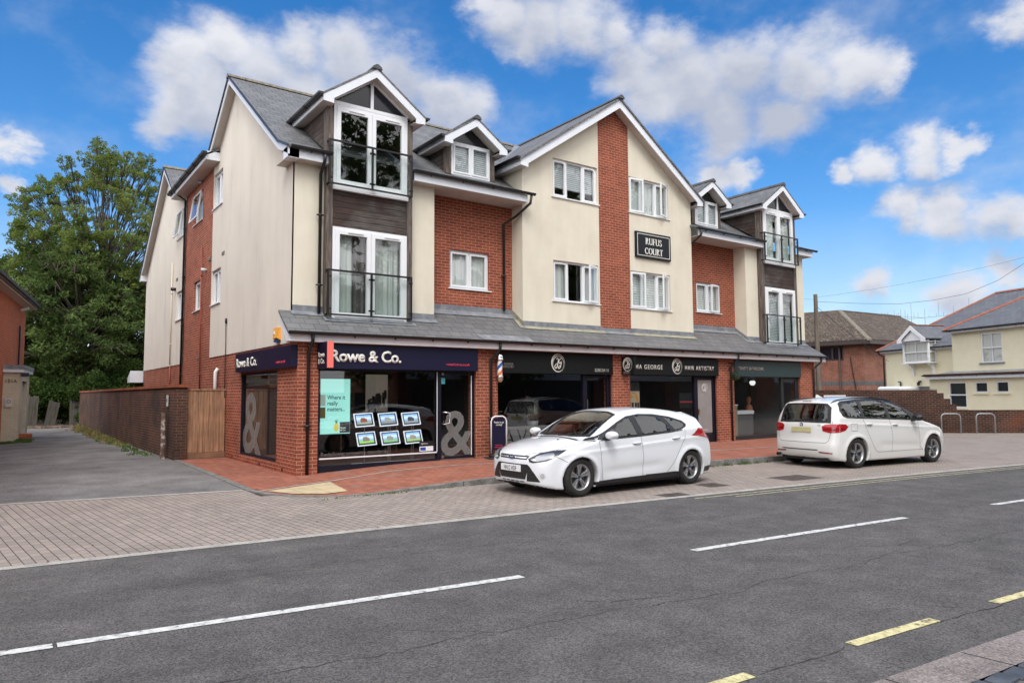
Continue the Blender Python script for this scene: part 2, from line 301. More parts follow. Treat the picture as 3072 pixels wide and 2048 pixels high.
SLATE = bricky('roof_slate', (.17,.17,.175), (.125,.125,.13), (.03,.03,.032), bw=.30, rh=.225, ms=.012, rough=.62, var=.25, vs=1.7, stain=((.15,.145,.14), 2.2, .62, .35), bump=1.0, spec=.5)
SLATEC = bricky('canopy_slate', (.155,.153,.155), (.12,.12,.125), (.03,.03,.032), bw=.30, rh=.225, ms=.010, rough=.6, var=.22, vs=1.2, stain=((.16,.145,.12), 3.0, .64, .3), bump=1.0, spec=.5)
SLATEB = bricky('blue_slate', (.15,.16,.175), (.12,.125,.14), (.06,.062,.07), bw=.28, rh=.2, ms=.010, rough=.6, var=.12, bump=.7)
TILE = bricky('clay_tile', (.14,.105,.08), (.085,.068,.055), (.02,.018,.016), bw=.28, rh=.22, ms=.04, rough=.9, var=.4, vs=2.5, stain=((.30,.27,.23), 7, .56, .55), bump=1.0)
UPVC = plain('white_upvc', (.80,.81,.83), .25, spec=.5)
FASC = plain('white_fascia', (.74,.76,.81), .35, var=.05, vscale=2)
FASCD = plain('weathered_fascia', (.66,.63,.65), .45, var=.08, vscale=3)
SOFFIT = plain('soffit_board', (.55,.50,.45), .6, var=.06)
BLACKP = plain('black_plastic', (.012,.012,.014), .35)
GUTR = plain('black_gutter', (.014,.014,.016), .4, var=.3, vscale=8)
LEAD = noisy('lead_flashing', [(.3,(.13,.14,.16)),(.55,(.22,.23,.25)),(.75,(.34,.33,.29))], scale=5, rough=.55, bump=.5, bsc=15, bd=.01)
LEADY = noisy('lichened_lead', [(.35,(.20,.20,.19)),(.5,(.30,.28,.20)),(.75,(.38,.36,.29))], scale=6, rough=.8, bump=.5, bsc=15, bd=.01)
MORTAR = noisy('ridge_mortar', [(.35,(.13,.12,.11)),(.6,(.24,.21,.16)),(.75,(.36,.26,.12))], scale=9, rough=.9)
GLASS = glassy('window_glass', (.94,.97,.96), .9, .03)
SHOPG = glassy('shop_glass', (.80,.84,.85), .95, .035)
BALG = glassy('balustrade_glass', (.93,.97,.96), .5, .0)
NAVY = plain('navy_sign', (.008,.008,.032), .45, spec=.3)
NAVYD = plain('navy_frame', (.006,.006,.016), .5, spec=.3)
BLKSIGN = plain('black_sign', (.007,.008,.012), .5)
TEAL = plain('dark_teal_sign', (.022,.045,.05), .4)
WHITEL = plain('white_lettering', (.82,.80,.74), .5)
PINKL = plain('pink_lettering', (.75,.05,.10), .5)
CORAL = plain('coral_panel', (.90,.18,.15), .5)
DARKIN = plain('interior_wall', (.10,.085,.075), .8, var=.15)
BLACKM = plain('black_metal', (.01,.01,.012), .3)
CHROME = plain('chrome', (.8,.8,.8), .12, metal=1)
STEEL = plain('brushed_steel', (.55,.56,.58), .35, metal=1)
def timber():
    m, nt, b = mat_new('timber_cladding'); L = nt.links.new
    tc = node(nt, 'ShaderNodeTexCoord')
    br = node(nt, 'ShaderNodeTexBrick'); L(tc.outputs['UV'], br.inputs['Vector']); br.inputs['Scale'].default_value = 1; br.inputs['Brick Width'].default_value = 40; br.inputs['Row Height'].default_value = .135
    br.inputs['Mortar Size'].default_value = .006; br.inputs['Color1'].default_value = (1,1,1,1); br.inputs['Color2'].default_value = (.55,.55,.55,1); br.inputs['Mortar'].default_value = (.05,.05,.05,1)
    mp = node(nt, 'ShaderNodeMapping'); mp.inputs['Scale'].default_value = (1.5, 22, 1); L(tc.outputs['UV'], mp.inputs[0])
    n = node(nt, 'ShaderNodeTexNoise'); n.inputs['Scale'].default_value = 2; n.inputs['Detail'].default_value = 7; L(mp.outputs[0], n.inputs[0])
    n2 = node(nt, 'ShaderNodeTexNoise'); n2.inputs['Scale'].default_value = 1.6; n2.inputs['Detail'].default_value = 4; L(tc.outputs['Object'], n2.inputs[0])
    c1 = ramp(nt, n.outputs[0], [(.3,(.018,.010,.008)),(.5,(.055,.028,.020)),(.7,(.10,.055,.038))])
    c2 = ramp(nt, n.outputs[0], [(.3,(.035,.028,.025)),(.5,(.10,.082,.072)),(.7,(.17,.145,.125))])
    r = node(nt, 'ShaderNodeMapRange'); r.inputs['From Min'].default_value = .42; r.inputs['From Max'].default_value = .62; L(n2.outputs[0], r.inputs['Value'])
    mi = node(nt, 'ShaderNodeMixRGB'); L(r.outputs[0], mi.inputs[0]); L(c1, mi.inputs[1]); L(c2, mi.inputs[2])
    mu = node(nt, 'ShaderNodeMixRGB', blend_type='MULTIPLY'); mu.inputs[0].default_value = 1; L(mi.outputs[0], mu.inputs[1]); L(br.outputs['Color'], mu.inputs[2]); L(mu.outputs[0], b.inputs['Base Color'])
    b.inputs['Roughness'].default_value = .75
    bp = node(nt, 'ShaderNodeBump', invert=True); bp.inputs['Strength'].default_value = 1; bp.inputs['Distance'].default_value = .012; L(br.outputs['Fac'], bp.inputs['Height']); L(bp.outputs[0], b.inputs['Normal'])
    return m
TIMBER = timber()
POST = noisy('weathered_post', [(.3,(.05,.035,.03)),(.5,(.12,.095,.08)),(.7,(.21,.18,.155))], scale=5, stretch=(6,6,.5), rough=.8)
# ---------------------------------------------------------------- text
def text(name, s, h, mat, M, parent=None, bold=.0, ext=.004, align='LEFT', sx=1.0, spacing=1.0, line=1.0, **kw):
    """flat lettering in local x (right) / y (up); h = cap height in metres"""
    cu_ = bpy.data.curves.new(name, 'FONT'); cu_.body = s; cu_.size = 1; cu_.extrude = 0; cu_.offset = bold; cu_.align_x = align; cu_.space_character = spacing; cu_.space_line = line; cu_.resolution_u = 3
    tmp = bpy.data.objects.new('tmp', cu_); COL.objects.link(tmp)
    dg = bpy.context.evaluated_depsgraph_get(); dg.update()
    me = bpy.data.meshes.new_from_object(tmp.evaluated_get(dg)); me.name = name
    bpy.data.objects.remove(tmp); bpy.data.curves.remove(cu_)
    k = h/.70
    n0 = len(me.vertices)
    bm = bmesh.new(); bm.from_mesh(me)
    if ext:
        g = bmesh.ops.extrude_face_region(bm, geom=list(bm.faces)); vs = [e for e in g['geom'] if isinstance(e, bmesh.types.BMVert)]
        bmesh.ops.translate(bm, vec=(0, 0, ext/k), verts=vs)
    bm.transform(Matrix.Diagonal((k*sx, k, k, 1))); bm.normal_update(); bm.to_mesh(me); bm.free()
    me.materials.clear(); me.materials.append(mat)
    for p in me.polygons: p.material_index = 0
    o = bpy.data.objects.new(name, me); link(o, parent, **kw); o.matrix_local = M
    return o
def frameM(o, ux, uy):    # local x->ux, y->uy, z->cross, origin o
    ux = Vector(ux).normalized(); uy = Vector(uy).normalized(); uz = ux.cross(uy)
    m = Matrix((ux, uy, uz)).transposed().to_4x4(); m.translation = Vector(o); return m
def FR(x, y, z): return frameM((x, y, z), (1,0,0), (0,0,1))       # faces -y
def SD(x, y, z): return frameM((x, y, z), (0,-1,0), (0,0,1))      # faces -x
# ================================================================ ground
ASPH = noisy('asphalt', [(.3,(.072,.067,.065)),(.5,(.094,.088,.086)),(.7,(.120,.112,.109))], scale=2.2, detail=10, rough=.88, speck=(95,.50), bump=1.0, bsc=60, bd=.012, big=(1.1,.15,(.08,.9,1)))
ASPH2 = noisy('alley_asphalt', [(.3,(.115,.105,.10)),(.5,(.165,.155,.152)),(.7,(.20,.19,.185))], scale=1.2, detail=10, rough=.9, speck=(60,.30), bump=.8, bsc=50, bd=.01, big=(.3,.25))
PAVER = bricky('block_pavers', (.34,.285,.25), (.275,.235,.21), (.085,.07,.06), bw=.20, rh=.10, ms=.011, rough=.85, rot=math.radians(-96), var=.2, vs=.8, stain=((.13,.115,.10), .8, .58, .45), bump=.8)
REDPAV = bricky('red_pavers', (.37,.135,.085), (.27,.095,.062), (.13,.065,.05), bw=.20, rh=.10, ms=.008, rough=.85, rot=math.radians(-94), var=.2, vs=1.1, stain=((.25,.19,.16), 1.6, .56, .5), bump=.6)
KERB = noisy('granite_kerb', [(.3,(.10,.097,.09)),(.5,(.17,.165,.155)),(.7,(.26,.25,.235))], scale=5, rough=.85, speck=(90,.35), bump=.7, bsc=60)
CONC = noisy('pale_concrete', [(.3,(.27,.25,.225)),(.5,(.36,.34,.31)),(.7,(.44,.42,.385))], scale=4, rough=.9, speck=(70,.2), bump=.5)
TACT = bricky('buff_tactile', (.55,.44,.27), (.50,.40,.25), (.22,.18,.12), bw=.40, rh=.40, ms=.012, rough=.85, offset=0, var=.2, vs=2, bump=.4, stain=((.33,.27,.19), 6, .55, .6))
WPAINT = noisy('white_road_paint', [(.36,(.13,.13,.13)),(.42,(.46,.46,.45)),(.55,(.60,.60,.585)),(.75,(.68,.68,.66))], scale=14, detail=9, rough=.7, speck=(85,.12), bump=.4, bsc=60)
YPAINT = noisy('yellow_road_paint', [(.36,(.13,.12,.09)),(.43,(.50,.44,.22)),(.55,(.62,.56,.31)),(.75,(.68,.62,.38))], scale=14, detail=9, rough=.7, speck=(85,.12), bump=.4, bsc=60)
PINKK = noisy('pink_granite', [(.3,(.14,.12,.112)),(.5,(.205,.175,.165)),(.7,(.27,.235,.22))], scale=3, rough=.85, speck=(90,.4), bump=.6, bsc=70)
SETT = noisy('dark_setts', [(.3,(.04,.045,.055)),(.7,(.10,.11,.13))], scale=5, rough=.6, bump=.8, bsc=20)
SOIL = noisy('verge_soil', [(.3,(.05,.04,.03)),(.5,(.10,.075,.05)),(.7,(.15,.11,.07))], scale=3, rough=1, bump=1, bsc=20, bd=.03)
def yfar(x): return -6.45-.088*x-(.0027*x*x if x > 0 else 0)
def ynear(x): return yfar(x)-5.92-(.01*x if x > 0 else 0)
def frange(a, b, s):
    n = max(1, int(round((b-a)/s))); return [a+(b-a)*i/n for i in range(n+1)]
def ribbon(xs, y0, y1, z, mb=None):
    mb = mb or MB()
    for a, b in zip(xs, xs[1:]): mb.quad((a,y1(a),z), (b,y1(b),z), (b,y0(b),z), (a,y0(a),z))
    return mb
MB().quad((-400,-300,-.03),(500,-300,-.03),(500,600,-.03),(-400,600,-.03)).build('ground', SOIL, kind='structure')
XS = frange(-40, 70, 1.0)
ribbon(XS, yfar, ynear, 0).build('road', ASPH, kind='structure')
ribbon(XS, lambda x: yfar(x)+.145, yfar, .004).build('kerb_strip', CONC, kind='structure')
# block paved forecourt, from kerb strip back
ribbon(frange(-40,-1.44,1), lambda x: -1.5-.19*(x+1.48) if x > -6 else -.64, lambda x: yfar(x)+.145, .0).build('forecourt_paving', PAVER, kind='structure')
ribbon(frange(-1.44,70,1), lambda x: (-2.5 if x < 12 else .3 if x < 19.2 else 3.5), lambda x: yfar(x)+.145, .0).build('forecourt_paving', PAVER, kind='structure')
MB().prism([(-40,-.70,.004),(-6,-.64,.004),(-1.48,-1.5,.004),(-1.48,-1.62,.004),(-6,-.76,.004),(-40,-.82,.004)], (0,0,.004)).build('edging_kerb', CONC, kind='structure')
MB().quad((-12,-.66,-.002),(-6,-.66,-.002),(-1.4,-1.52,-.002),(-1.28,4.6,-.002),(-1.05,5.8,-.002),(-1.25,31,-.002),(-5.4,31,-.002),(-12,15,-.002)).build('alley', ASPH2, kind='structure')
# kerb path round the corner
KP = [(-1.28,5.6),(-1.30,4.2),(-1.36,1.0),(-1.42,-1.3),(-1.44,-1.6),(-1.38,-1.98),(-1.27,-2.42),(-1.05,-2.86),(-.72,-3.18),(-.30,-3.38),(.2,-3.45),(1.34,-3.46),(2.64,-3.52),(5.3,-3.72),(8.06,-3.99),(10.7,-4.27),(12.6,-4.42),(13.6,-4.25),(14.6,-3.7),(16.5,-2.6),(19.2,-1.2),(19.5,-.6)]
def densify(P, s):
    o = []
    for (a, b), (c, d) in zip(P, P[1:]):
        n = max(1, int(math.hypot(c-a, d-b)/s))
        o += [(a+(c-a)*i/n, b+(d-b)*i/n) for i in range(n)]
    return o+[P[-1]]
def hz(x):
    t = min(1, max(0, (x+.4)/3.6)); return .008+.112*t*t*(3-2*t)
KD = densify(KP, .25)
def offs(P, d):
    o = []
    for i, p in enumerate(P):
        a = P[max(i-1,0)]; b = P[min(i+1,len(P)-1)]; tx, ty = b[0]-a[0], b[1]-a[1]; l = math.hypot(tx, ty); o.append((p[0]-ty/l*d, p[1]+tx/l*d))
    return o
KI = offs(KD, .13)
mb = MB(); s = 0; seglen = 0
for i in range(len(KD)-1):
    a, b, c, d = KD[i], KD[i+1], KI[i+1], KI[i]; za, zb = hz(a[0]), hz(b[0])
    if a[1] > -1.7: za = zb = .008
    seglen += math.hypot(b[0]-a[0], b[1]-a[1])
    g = 0.012 if seglen > .9 and a[1] < -2 else 0
    if g: seglen = 0
    t = 1-g/max(.05, math.hypot(b[0]-a[0], b[1]-a[1])); b2 = (a[0]+(b[0]-a[0])*t, a[1]+(b[1]-a[1])*t); c2 = (d[0]+(c[0]-d[0])*t, d[1]+(c[1]-d[1])*t)
    mb.quad((a[0],a[1],za+.002),(b2[0],b2[1],zb+.002),(c2[0],c2[1],zb+.002),(d[0],d[1],za+.002)); mb.quad((a[0],a[1],-.02),(b2[0],b2[1],-.02),(b2[0],b2[1],zb+.002),(a[0],a[1],za+.002))
mb.build('kerb', KERB, kind='structure')
# pavement surface as strips from kerb inner edge to the shop fronts
mb = MB()
front = [p for p in KI if (p[1] <= -1.6 or p[0] > 10) and p[0] < 19.4]
for p, q in zip(front, front[1:]):
    if q[0] <= p[0]: continue
    n = 5
    for j in range(n):
        yb_ = lambda x: .3 if x > -.02 else -1.6
        f = lambda P, k: (P[0], P[1]+(yb_(q[0])-P[1])*k/n, hz(P[0])*.998)
        mb.quad(f(p,j), f(q,j), f(q,j+1), f(p,j+1))
side = [p for p in KI if p[1] > -1.62]
for p, q in zip(side, side[1:]):
    mb.quad((p[0],p[1],.008),(q[0],q[1],.008),(.02,q[1],.008),(.02,p[1],.008))
mb.build('pavement', REDPAV, kind='structure')
LN = [(-1.34,-1.98),(-.58,-1.60),(1.53,-1.02),(3.29,-1.30),(4.06,-1.40),(10.3,-2.14),(13.1,-2.44),(14.8,-2.6)]
LN[3] = (3.3,-1.22)
mb = MB(); LD = densify(LN, .4); LI = offs(LD, .07)
for i in range(len(LD)-1): mb.quad(*[(p[0],p[1],hz(p[0])+.006) for p in (LD[i],LD[i+1],LI[i+1],LI[i])])
mb.build('pavement_edging', CONC, kind='structure')
mb = MB(); mb.quad(*[(x,y,hz(x)+.011) for x,y in ((-1.19,-2.02),(-.95,-2.62),(-.55,-2.96),(-.10,-2.90),(.13,-1.50))]); mb.build('tactile_paving', TACT, kind='structure')
# painted markings
mb = MB()
def dash(x0, x1, fy, w, mbx, z=.005):
    xs = frange(x0, x1, .5)
    for a, b in zip(xs, xs[1:]): mbx.quad((a,fy(a)-w/2,z),(b,fy(b)-w/2,z),(b,fy(b)+w/2,z),(a,fy(a)+w/2,z))
cy = lambda x: yfar(x)-2.72-.035*min(x+4.6, 5)/1
for a, b in ((-14.3,-10.5),(-8.4,-4.625),(-4.60,-1.08),(.98,4.72),(6.82,10.6),(12.7,16.4),(18.5,22.3),(24.4,28)): dash(a, b, cy, .10, mb)
mb.build('centre_line_markings', WPAINT, kind='structure')
mb = MB()
mb2 = MB(); dash(3.9, 60, lambda x: yfar(x)-.19, .045, mb2); dash(4.6, 60, lambda x: yfar(x)-.36, .045, mb2); mb2.build('yellow_line_markings', noisy('faded_yellow', [(.36,(.16,.15,.12)),(.5,(.42,.39,.25)),(.75,(.52,.49,.34))], scale=14, detail=9, rough=.8), kind='structure')
for a, b in ((-4.8,-3.9),(-3.1,-2.2),(-1.42-.9,-1.36),(-.40,.57),(1.38,2.35),(3.1,4.0),(4.9,5.8)):
    dash(a, b, lambda x: ynear(x)+.45, .085, mb)
mb.build('yellow_line_markings', YPAINT, kind='structure')
TAR = plain('tar_crack', (.022,.020,.020), .9)
def crack(mb, pts, w, z=.0035, jit=.02):
    P = []
    for (a, b), (c, d) in zip(pts, pts[1:]):
        n = max(2, int(math.hypot(c-a, d-b)/.07)); P += [(a+(c-a)*i/n, b+(d-b)*i/n) for i in range(n)]
    j = 0; Q = []
    for x, y in P: j = j*.8+rnd.gauss(0, jit*.5); Q.append((x, y+j, w*rnd.uniform(.25, 1.0)))
    for (a, b, u), (c, d, v) in zip(Q, Q[1:]): mb.quad((a,b-u/2,z),(c,d-v/2,z),(c,d+v/2,z),(a,b+u/2,z))
mb = MB(); F_ = lambda f, a, b, s=.6: [(x, f(x)) for x in frange(a, b, s)]
crack(mb, F_(lambda x: ynear(x)+.405, .55, 1.45), .014); crack(mb, F_(lambda x: ynear(x)+.39, 2.3, 6), .012); crack(mb, [(1.05,-11.98),(.88,-11.78),(.78,-11.62)], .014); crack(mb, F_(lambda x: ynear(x)+.42, -1.3,-.4), .008)
crack(mb, F_(lambda x: cy(x)-1.25, -5, 7), .007, jit=.04); crack(mb, F_(lambda x: cy(x)+1.3, -4, 9), .006, jit=.05); crack(mb, [(-2.6,-9.9),(-2.2,-10.2),(-2.25,-10.6)], .008); crack(mb, [(-1.2,-10.0),(-1.0,-10.25),(-.4,-10.45)], .010); crack(mb, [(2.4,-10.3),(2.9,-10.6),(3.4,-10.55)], .009); crack(mb, [(-4.62,-8.3),(-4.6,-8.75),(-4.7,-9.3),(-4.6,-10.2)], .007); crack(mb, [(5.2,-8.6),(5.8,-8.9),(6.1,-8.85)], .010); crack(mb, [(.3,-8.2),(.9,-8.5),(1.0,-8.9)], .007); crack(mb, [(-3.3,-7.3),(-2.6,-7.6),(-2.2,-7.5)], .006)
mb.build('road_cracks', TAR, kind='structure', uv=False)
mb = MB(); crack(mb, [(-5.4,13.0),(-3.6,13.2),(-2.2,12.2),(-1.6,9)], .05, z=.002, jit=.05); crack(mb, [(-6,6.6),(-3.5,6.9),(-1.2,6.3)], .03, z=.002); crack(mb, [(-4.6,8.4),(-4.1,8.6),(-3.9,8.5)], .18, z=.002); mb.build('alley_patches', TAR, kind='structure', uv=False)
# near side kerb stones, setts and footway
NX = frange(-8, 8, .8)
mb = MB()
for a, b in zip(NX, NX[1:]): mb.quad((a,ynear(a)-.30,.016),(b-.012,ynear(b)-.30,.016),(b-.012,ynear(b),.010),(a,ynear(a),.010))
mb.build('near_kerb', PINKK, kind='structure')
mb = MB()
for a, b in zip(frange(-8,8,.20), frange(-8,8,.20)[1:]):
    j = rnd.uniform(-.006,.006); z = .012+rnd.uniform(0,.012)
    mb.box(a+.008, b-.008, ynear(a)-.425+j, ynear(a)-.315+j, -.02, z)
mb.build('near_setts', SETT, kind='structure', bevel=.008)
ribbon(frange(-12,12,1), lambda x: ynear(x)-.30, lambda x: -22, .001).build('near_footway', bricky('grey_pavers', (.15,.14,.13), (.12,.115,.11), (.03,.03,.03), bw=.20, rh=.10, ms=.01, rot=.3), kind='structure')
IRON = noisy('cast_iron', [(.3,(.05,.04,.035)),(.6,(.10,.08,.07)),(.75,(.16,.12,.10))], scale=9, rough=.7, bump=.8, bsc=40)
def cover(x, y, w, d, rz, label):
    t = thing('drain_cover', label, 'drain cover', (x, y, 0), rz, 'iron covers set in the forecourt paving')
    MB().box(-w/2-.04, w/2+.04, -d/2-.04, d/2+.04, -.01, .003).build('cover_frame', plain('cover_mortar', (.12,.11,.10), .9), t)
    m_ = MB().box(-w/2, w/2, -d/2, d/2, -.01, .006)
    for i in range(6): m_.box(-w/2+.02, w/2-.02, -d/2+.03+i*(d-.06)/5-.008, -d/2+.03+i*(d-.06)/5+.008, .006, .010)
    m_.build('cover_plate', IRON, t)
cover(3.96,-6.55,.46,.30,-.1,'rusty rectangular drain cover in the paving by the double yellow line start')
cover(5.46,-6.12,.42,.38,-.1,'rusty rectangular drain cover behind the rear wheel of the hatchback')
cover(7.6,-6.40,.85,.55,-.1,'large pale access cover in the paving between the two white cars')
# ================================================================ main building
B = thing('apartment_building', 'three storey red brick and cream rendered block with slate roofs over ground floor shops', 'building')
def wall(mb, fmap, a0, a1, z0, top, ops, rev=.10, brk=(), flip=False):
    """wall sheet in plane coordinates (a,z); top is a number or function of a; ops = [(a0,a1,z0,z1)]; fmap(a,z,d) gives 3-D with d = depth inwards"""
    tf = top if callable(top) else (lambda a: top)
    xs = sorted(set([a0, a1] + [o[0] for o in ops] + [o[1] for o in ops] + [b for b in brk if a0 < b < a1]))
    def Q(*p): mb.quad(*(reversed(p) if flip else p))
    for x0, x1 in zip(xs, xs[1:]):
        if x1-x0 < 1e-6: continue
        mid = (x0+x1)/2; cut = sorted([(o[2], o[3]) for o in ops if o[0] <= mid <= o[1]]); z = z0
        for c0, c1 in cut:
            if c0 > z+1e-6: Q(fmap(x0,z,0), fmap(x1,z,0), fmap(x1,c0,0), fmap(x0,c0,0))
            z = c1
        Q(fmap(x0,z,0), fmap(x1,z,0), fmap(x1,tf(x1),0), fmap(x0,tf(x0),0))
    for x0, x1, c0, c1 in ops:
        for p, q in (((x0,c0),(x1,c0)),((x1,c0),(x1,c1)),((x1,c1),(x0,c1)),((x0,c1),(x0,c0))):
            Q(fmap(*p,0), fmap(*p,rev), fmap(*q,rev), fmap(*q,0))
    return mb
FY = lambda y: (lambda a, z, d: (a, y+d, z))          # front facing -y
FX = lambda x: (lambda a, z, d: (x+d, a, z))          # side facing -x ; a = y
WY, RY = .42, .90
# --- upper front render panels
win_op = {'ul':(7.19,8.86,7.07,8.19),'ur':(10.14,11.87,7.07,8.19),'ll':(7.18,8.85,4.17,5.32),'lr':(10.15,11.88,4.17,5.32)}
bs = lambda x: 10.12-.67*abs(x-9.53)
mb = MB()
wall(mb, FY(WY), -.02, .70, 3.42, 6.90, [])
wall(mb, FY(WY), 2.75, 3.45, 3.47, 6.80, [])
wall(mb, FY(WY), 6.13, 8.90, 3.47, bs, [win_op['ul'], win_op['ll']])
wall(mb, FY(WY), 10.13, 12.93, 3.47, bs, [win_op['ur'], win_op['lr']])
wall(mb, FY(WY), 15.72, 16.40, 3.47, 6.75, [])
wall(mb, FY(WY), 18.50, 19.20, 3.47, 6.75, [])
wall(mb, FX(3.45), WY, RY, 3.0, 6.75, [], flip=False)
for x in (6.13, 15.72): mb.quad((x,1.7,3.0),(x,WY,3.47),(x,WY,7.9 if x < 7 else 6.75),(x,1.7,7.9 if x < 7 else 6.75))
for x in (3.45, 12.93): mb.quad((x,WY,3.47),(x,1.7,3.0),(x,1.7,7.9 if x > 7 else 6.75),(x,WY,7.9 if x > 7 else 6.75))
mb.quad((.0,WY,3.47),(19.2,WY,3.47),(19.2,RY+.1,3.47),(0,RY+.1,3.47)) if False else None
mb.split('wall', RENDER, B, label='cream rendered front wall')
# --- brick strip on the gable block and recessed brick bays
mb = MB()
wall(mb, FY(WY+.004), 8.90, 10.13, 3.5, bs, [], brk=(9.53,))
wall(mb, FY(RY), 3.45, 6.13, 3.75, 6.72, [(4.18,5.38,4.33,5.35)])
wall(mb, FY(RY), 12.93, 15.72, 3.75, 6.72, [(13.70,14.93,4.33,5.36)])
mb.split('wall', BRICK, B, label='red brick bays and central brick strip')
# --- side wall
gt = lambda y: (10.17-.705*abs(y-5.2)) if y < 9.9 else (10.17-.705*abs(y-14.6))
def sidetop(y):
    if y <= 7.45: return min(gt(y), 10.17) if y > .42 else 6.7
    if y >= 12.3: return gt(y)
    return 8.52
S_ops = [(6.55,7.60,4.28,5.32),(6.55,7.60,7.15,8.22)]
mb = MB()
wall(mb, FX(-.02), WY, 7.64, 2.77, sidetop, S_ops, brk=(5.2,7.45,7.4499))
wall(mb, FX(-.02), 11.5, 19.46, 2.74, sidetop, [(11.75,12.8,4.28,5.32),(11.85,12.9,7.2,8.2)], brk=(12.3,12.2999,14.6))
mb.quad((-.02,WY,2.77),(-.02,0.0,2.77),(-.02,0.0,2.85),(-.02,WY,3.4))
mb.split('wall', RENDERS, B, label='cream rendered side wall, streaked with grey')
mb = MB()
wall(mb, FX(0), 0, 19.46, -.1, 2.78, [(1.33,4.28,.18,2.22)], rev=.10)
wall(mb, FX(0), 7.64, 11.5, 2.78, 8.52, [(9.0,10.1,4.33,5.32),(9.1,10.35,7.2,8.2)])
mb.split('wall', BRICK2, B, label='red brick side wall')
mb = MB()   # hidden faces closing the shell
mb.quad((19.2,WY,-.1),(19.2,19.46,-.1),(19.2,19.46,8.5),(19.2,10,10.2),(19.2,WY,6.7)).quad((0,19.46,-.1),(0,19.46,6.7),(19.2,19.46,6.7),(19.2,19.46,-.1))
mb.split('wall', BRICK2, B, label='rear and far side wall')
mb = MB(); mb.box(.02,19.15,.45,19.4,2.95,3.05).box(.02,19.15,.95,19.4,5.95,6.05)
for x in (3.6, 6.2, 12.9, 15.6): mb.box(x-.05,x+.05,.97,5.0,3.06,6.7)
mb.box(.1,19.1,5.0,5.1,0,9.9)
for x in (4.7,9.28,13.9): mb.box(x-.06,x+.06,.35,5.0,0,2.94)
mb.split('interior_wall', plain('room_plaster', (.42,.40,.36), .9), B)
# --- piers
def pier(x0, x1, y1=.35):
    MB().box(x0, x1, 0, y1, -.05, 2.78).build('brick_pier', BRICK2, B)
MB().quad((0,0,-.05),(.44,0,-.05),(.44,0,2.78),(0,0,2.78)).quad((.44,0,-.05),(.44,.35,-.05),(.44,.35,2.78),(.44,0,2.78)).build('brick_pier', BRICK2, B)
pier(4.38,5.02); pier(8.93,9.62); pier(13.50,14.36); pier(18.12,19.02)
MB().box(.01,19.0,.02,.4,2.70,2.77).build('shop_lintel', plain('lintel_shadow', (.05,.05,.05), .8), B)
# --- roofs (single sheets with thickness)
def sheet(pts, th=.07): return MB().prism(pts, (0,0,-th))
ZR = lambda y: 7.238+.705*(y-.8) if y >= .8 else 6.93+(y-.08)*.428
ZK = lambda y: 10.34-.705*(y-5.2)
mb = MB()
def holes_roof():
    """front slope, left of block, right of block, and above the block valley"""
    L, R = -.27, 19.47; y0 = .8
    vy = .25+(7.80-6.85)/.705
    for u0, u1 in ((L,.66),(2.76,6.18),(12.88,16.42),(18.52,R)): mb.prism([(u0,.07,ZR(.07)),(u1,.07,ZR(.07)),(u1,.8,ZR(.8)),(u0,.8,ZR(.8))], (0,0,-.05))
    for pts in ([(L,y0),(6.13,y0),(6.13,1.61),(9.53,5.2),(L,5.2)], [(12.93,y0),(R,y0),(R,5.2),(9.53,5.2),(12.93,1.61)]):
        P = [(x,y,ZR(y)) for x, y in pts]; mb.prism(P, (0,0,-.06))
holes_roof()
mb.prism([(-.27,5.2,10.34),(19.47,5.2,10.34),(19.47,7.5,ZK(7.5)),(-.27,7.5,ZK(7.5))], (0,0,-.06))
mb.split('roof', SLATE, B, label='main slate roof slope')
mb = MB(); zb = lambda x: 10.36-.685*abs(x-9.53)
for s in (-1, 1):
    mb.prism([(9.53+s*3.70,.08,zb(9.53+3.7)),(9.53,.08,10.36),(9.53,5.3,10.36),(9.53+s*3.70,1.61,zb(9.53+3.7))], (0,0,-.06))
mb.split('roof', SLATE, B, label='slate roof of the central gable')
mb = MB()
mb.prism([(-.27,14.6,10.34),(19.47,14.6,10.34),(19.47,12.2,8.65),(-.27,12.2,8.65)], (0,0,-.06)).prism([(-.27,14.6,10.34),(-.27,19.75,6.72),(19.47,19.75,6.72),(19.47,14.6,10.34)], (0,0,-.06))
mb.prism([(-.42,6.95,8.66),(-.42,12.25,8.66),(2.6,12.25,10.3),(2.6,6.95,10.3)], (0,0,-.06)); mb.box(2.0,19.3,6.8,13,8.4,8.6)
mb.split('roof', SLATE, B, label='rear slate roof')
mb = MB(); yc0 = -.29; ZC = lambda y: 2.97+.70*(y+.25)
mb.prism([(-.31,yc0,ZC(yc0)),(19.46,yc0,ZC(yc0)),(19.25,.44,ZC(.44)),(-.29,.44,ZC(.44))], (0,0,-.05)).prism([(3.35,.44,ZC(.44)),(6.2,.44,ZC(.44)),(6.2,.92,ZC(.92)),(3.35,.92,ZC(.92))], (0,0,-.05)).prism([(12.85,.44,ZC(.44)),(15.8,.44,ZC(.44)),(15.8,.92,ZC(.92)),(12.85,.92,ZC(.92))], (0,0,-.05))
mb.split('canopy_roof', SLATEC, B)
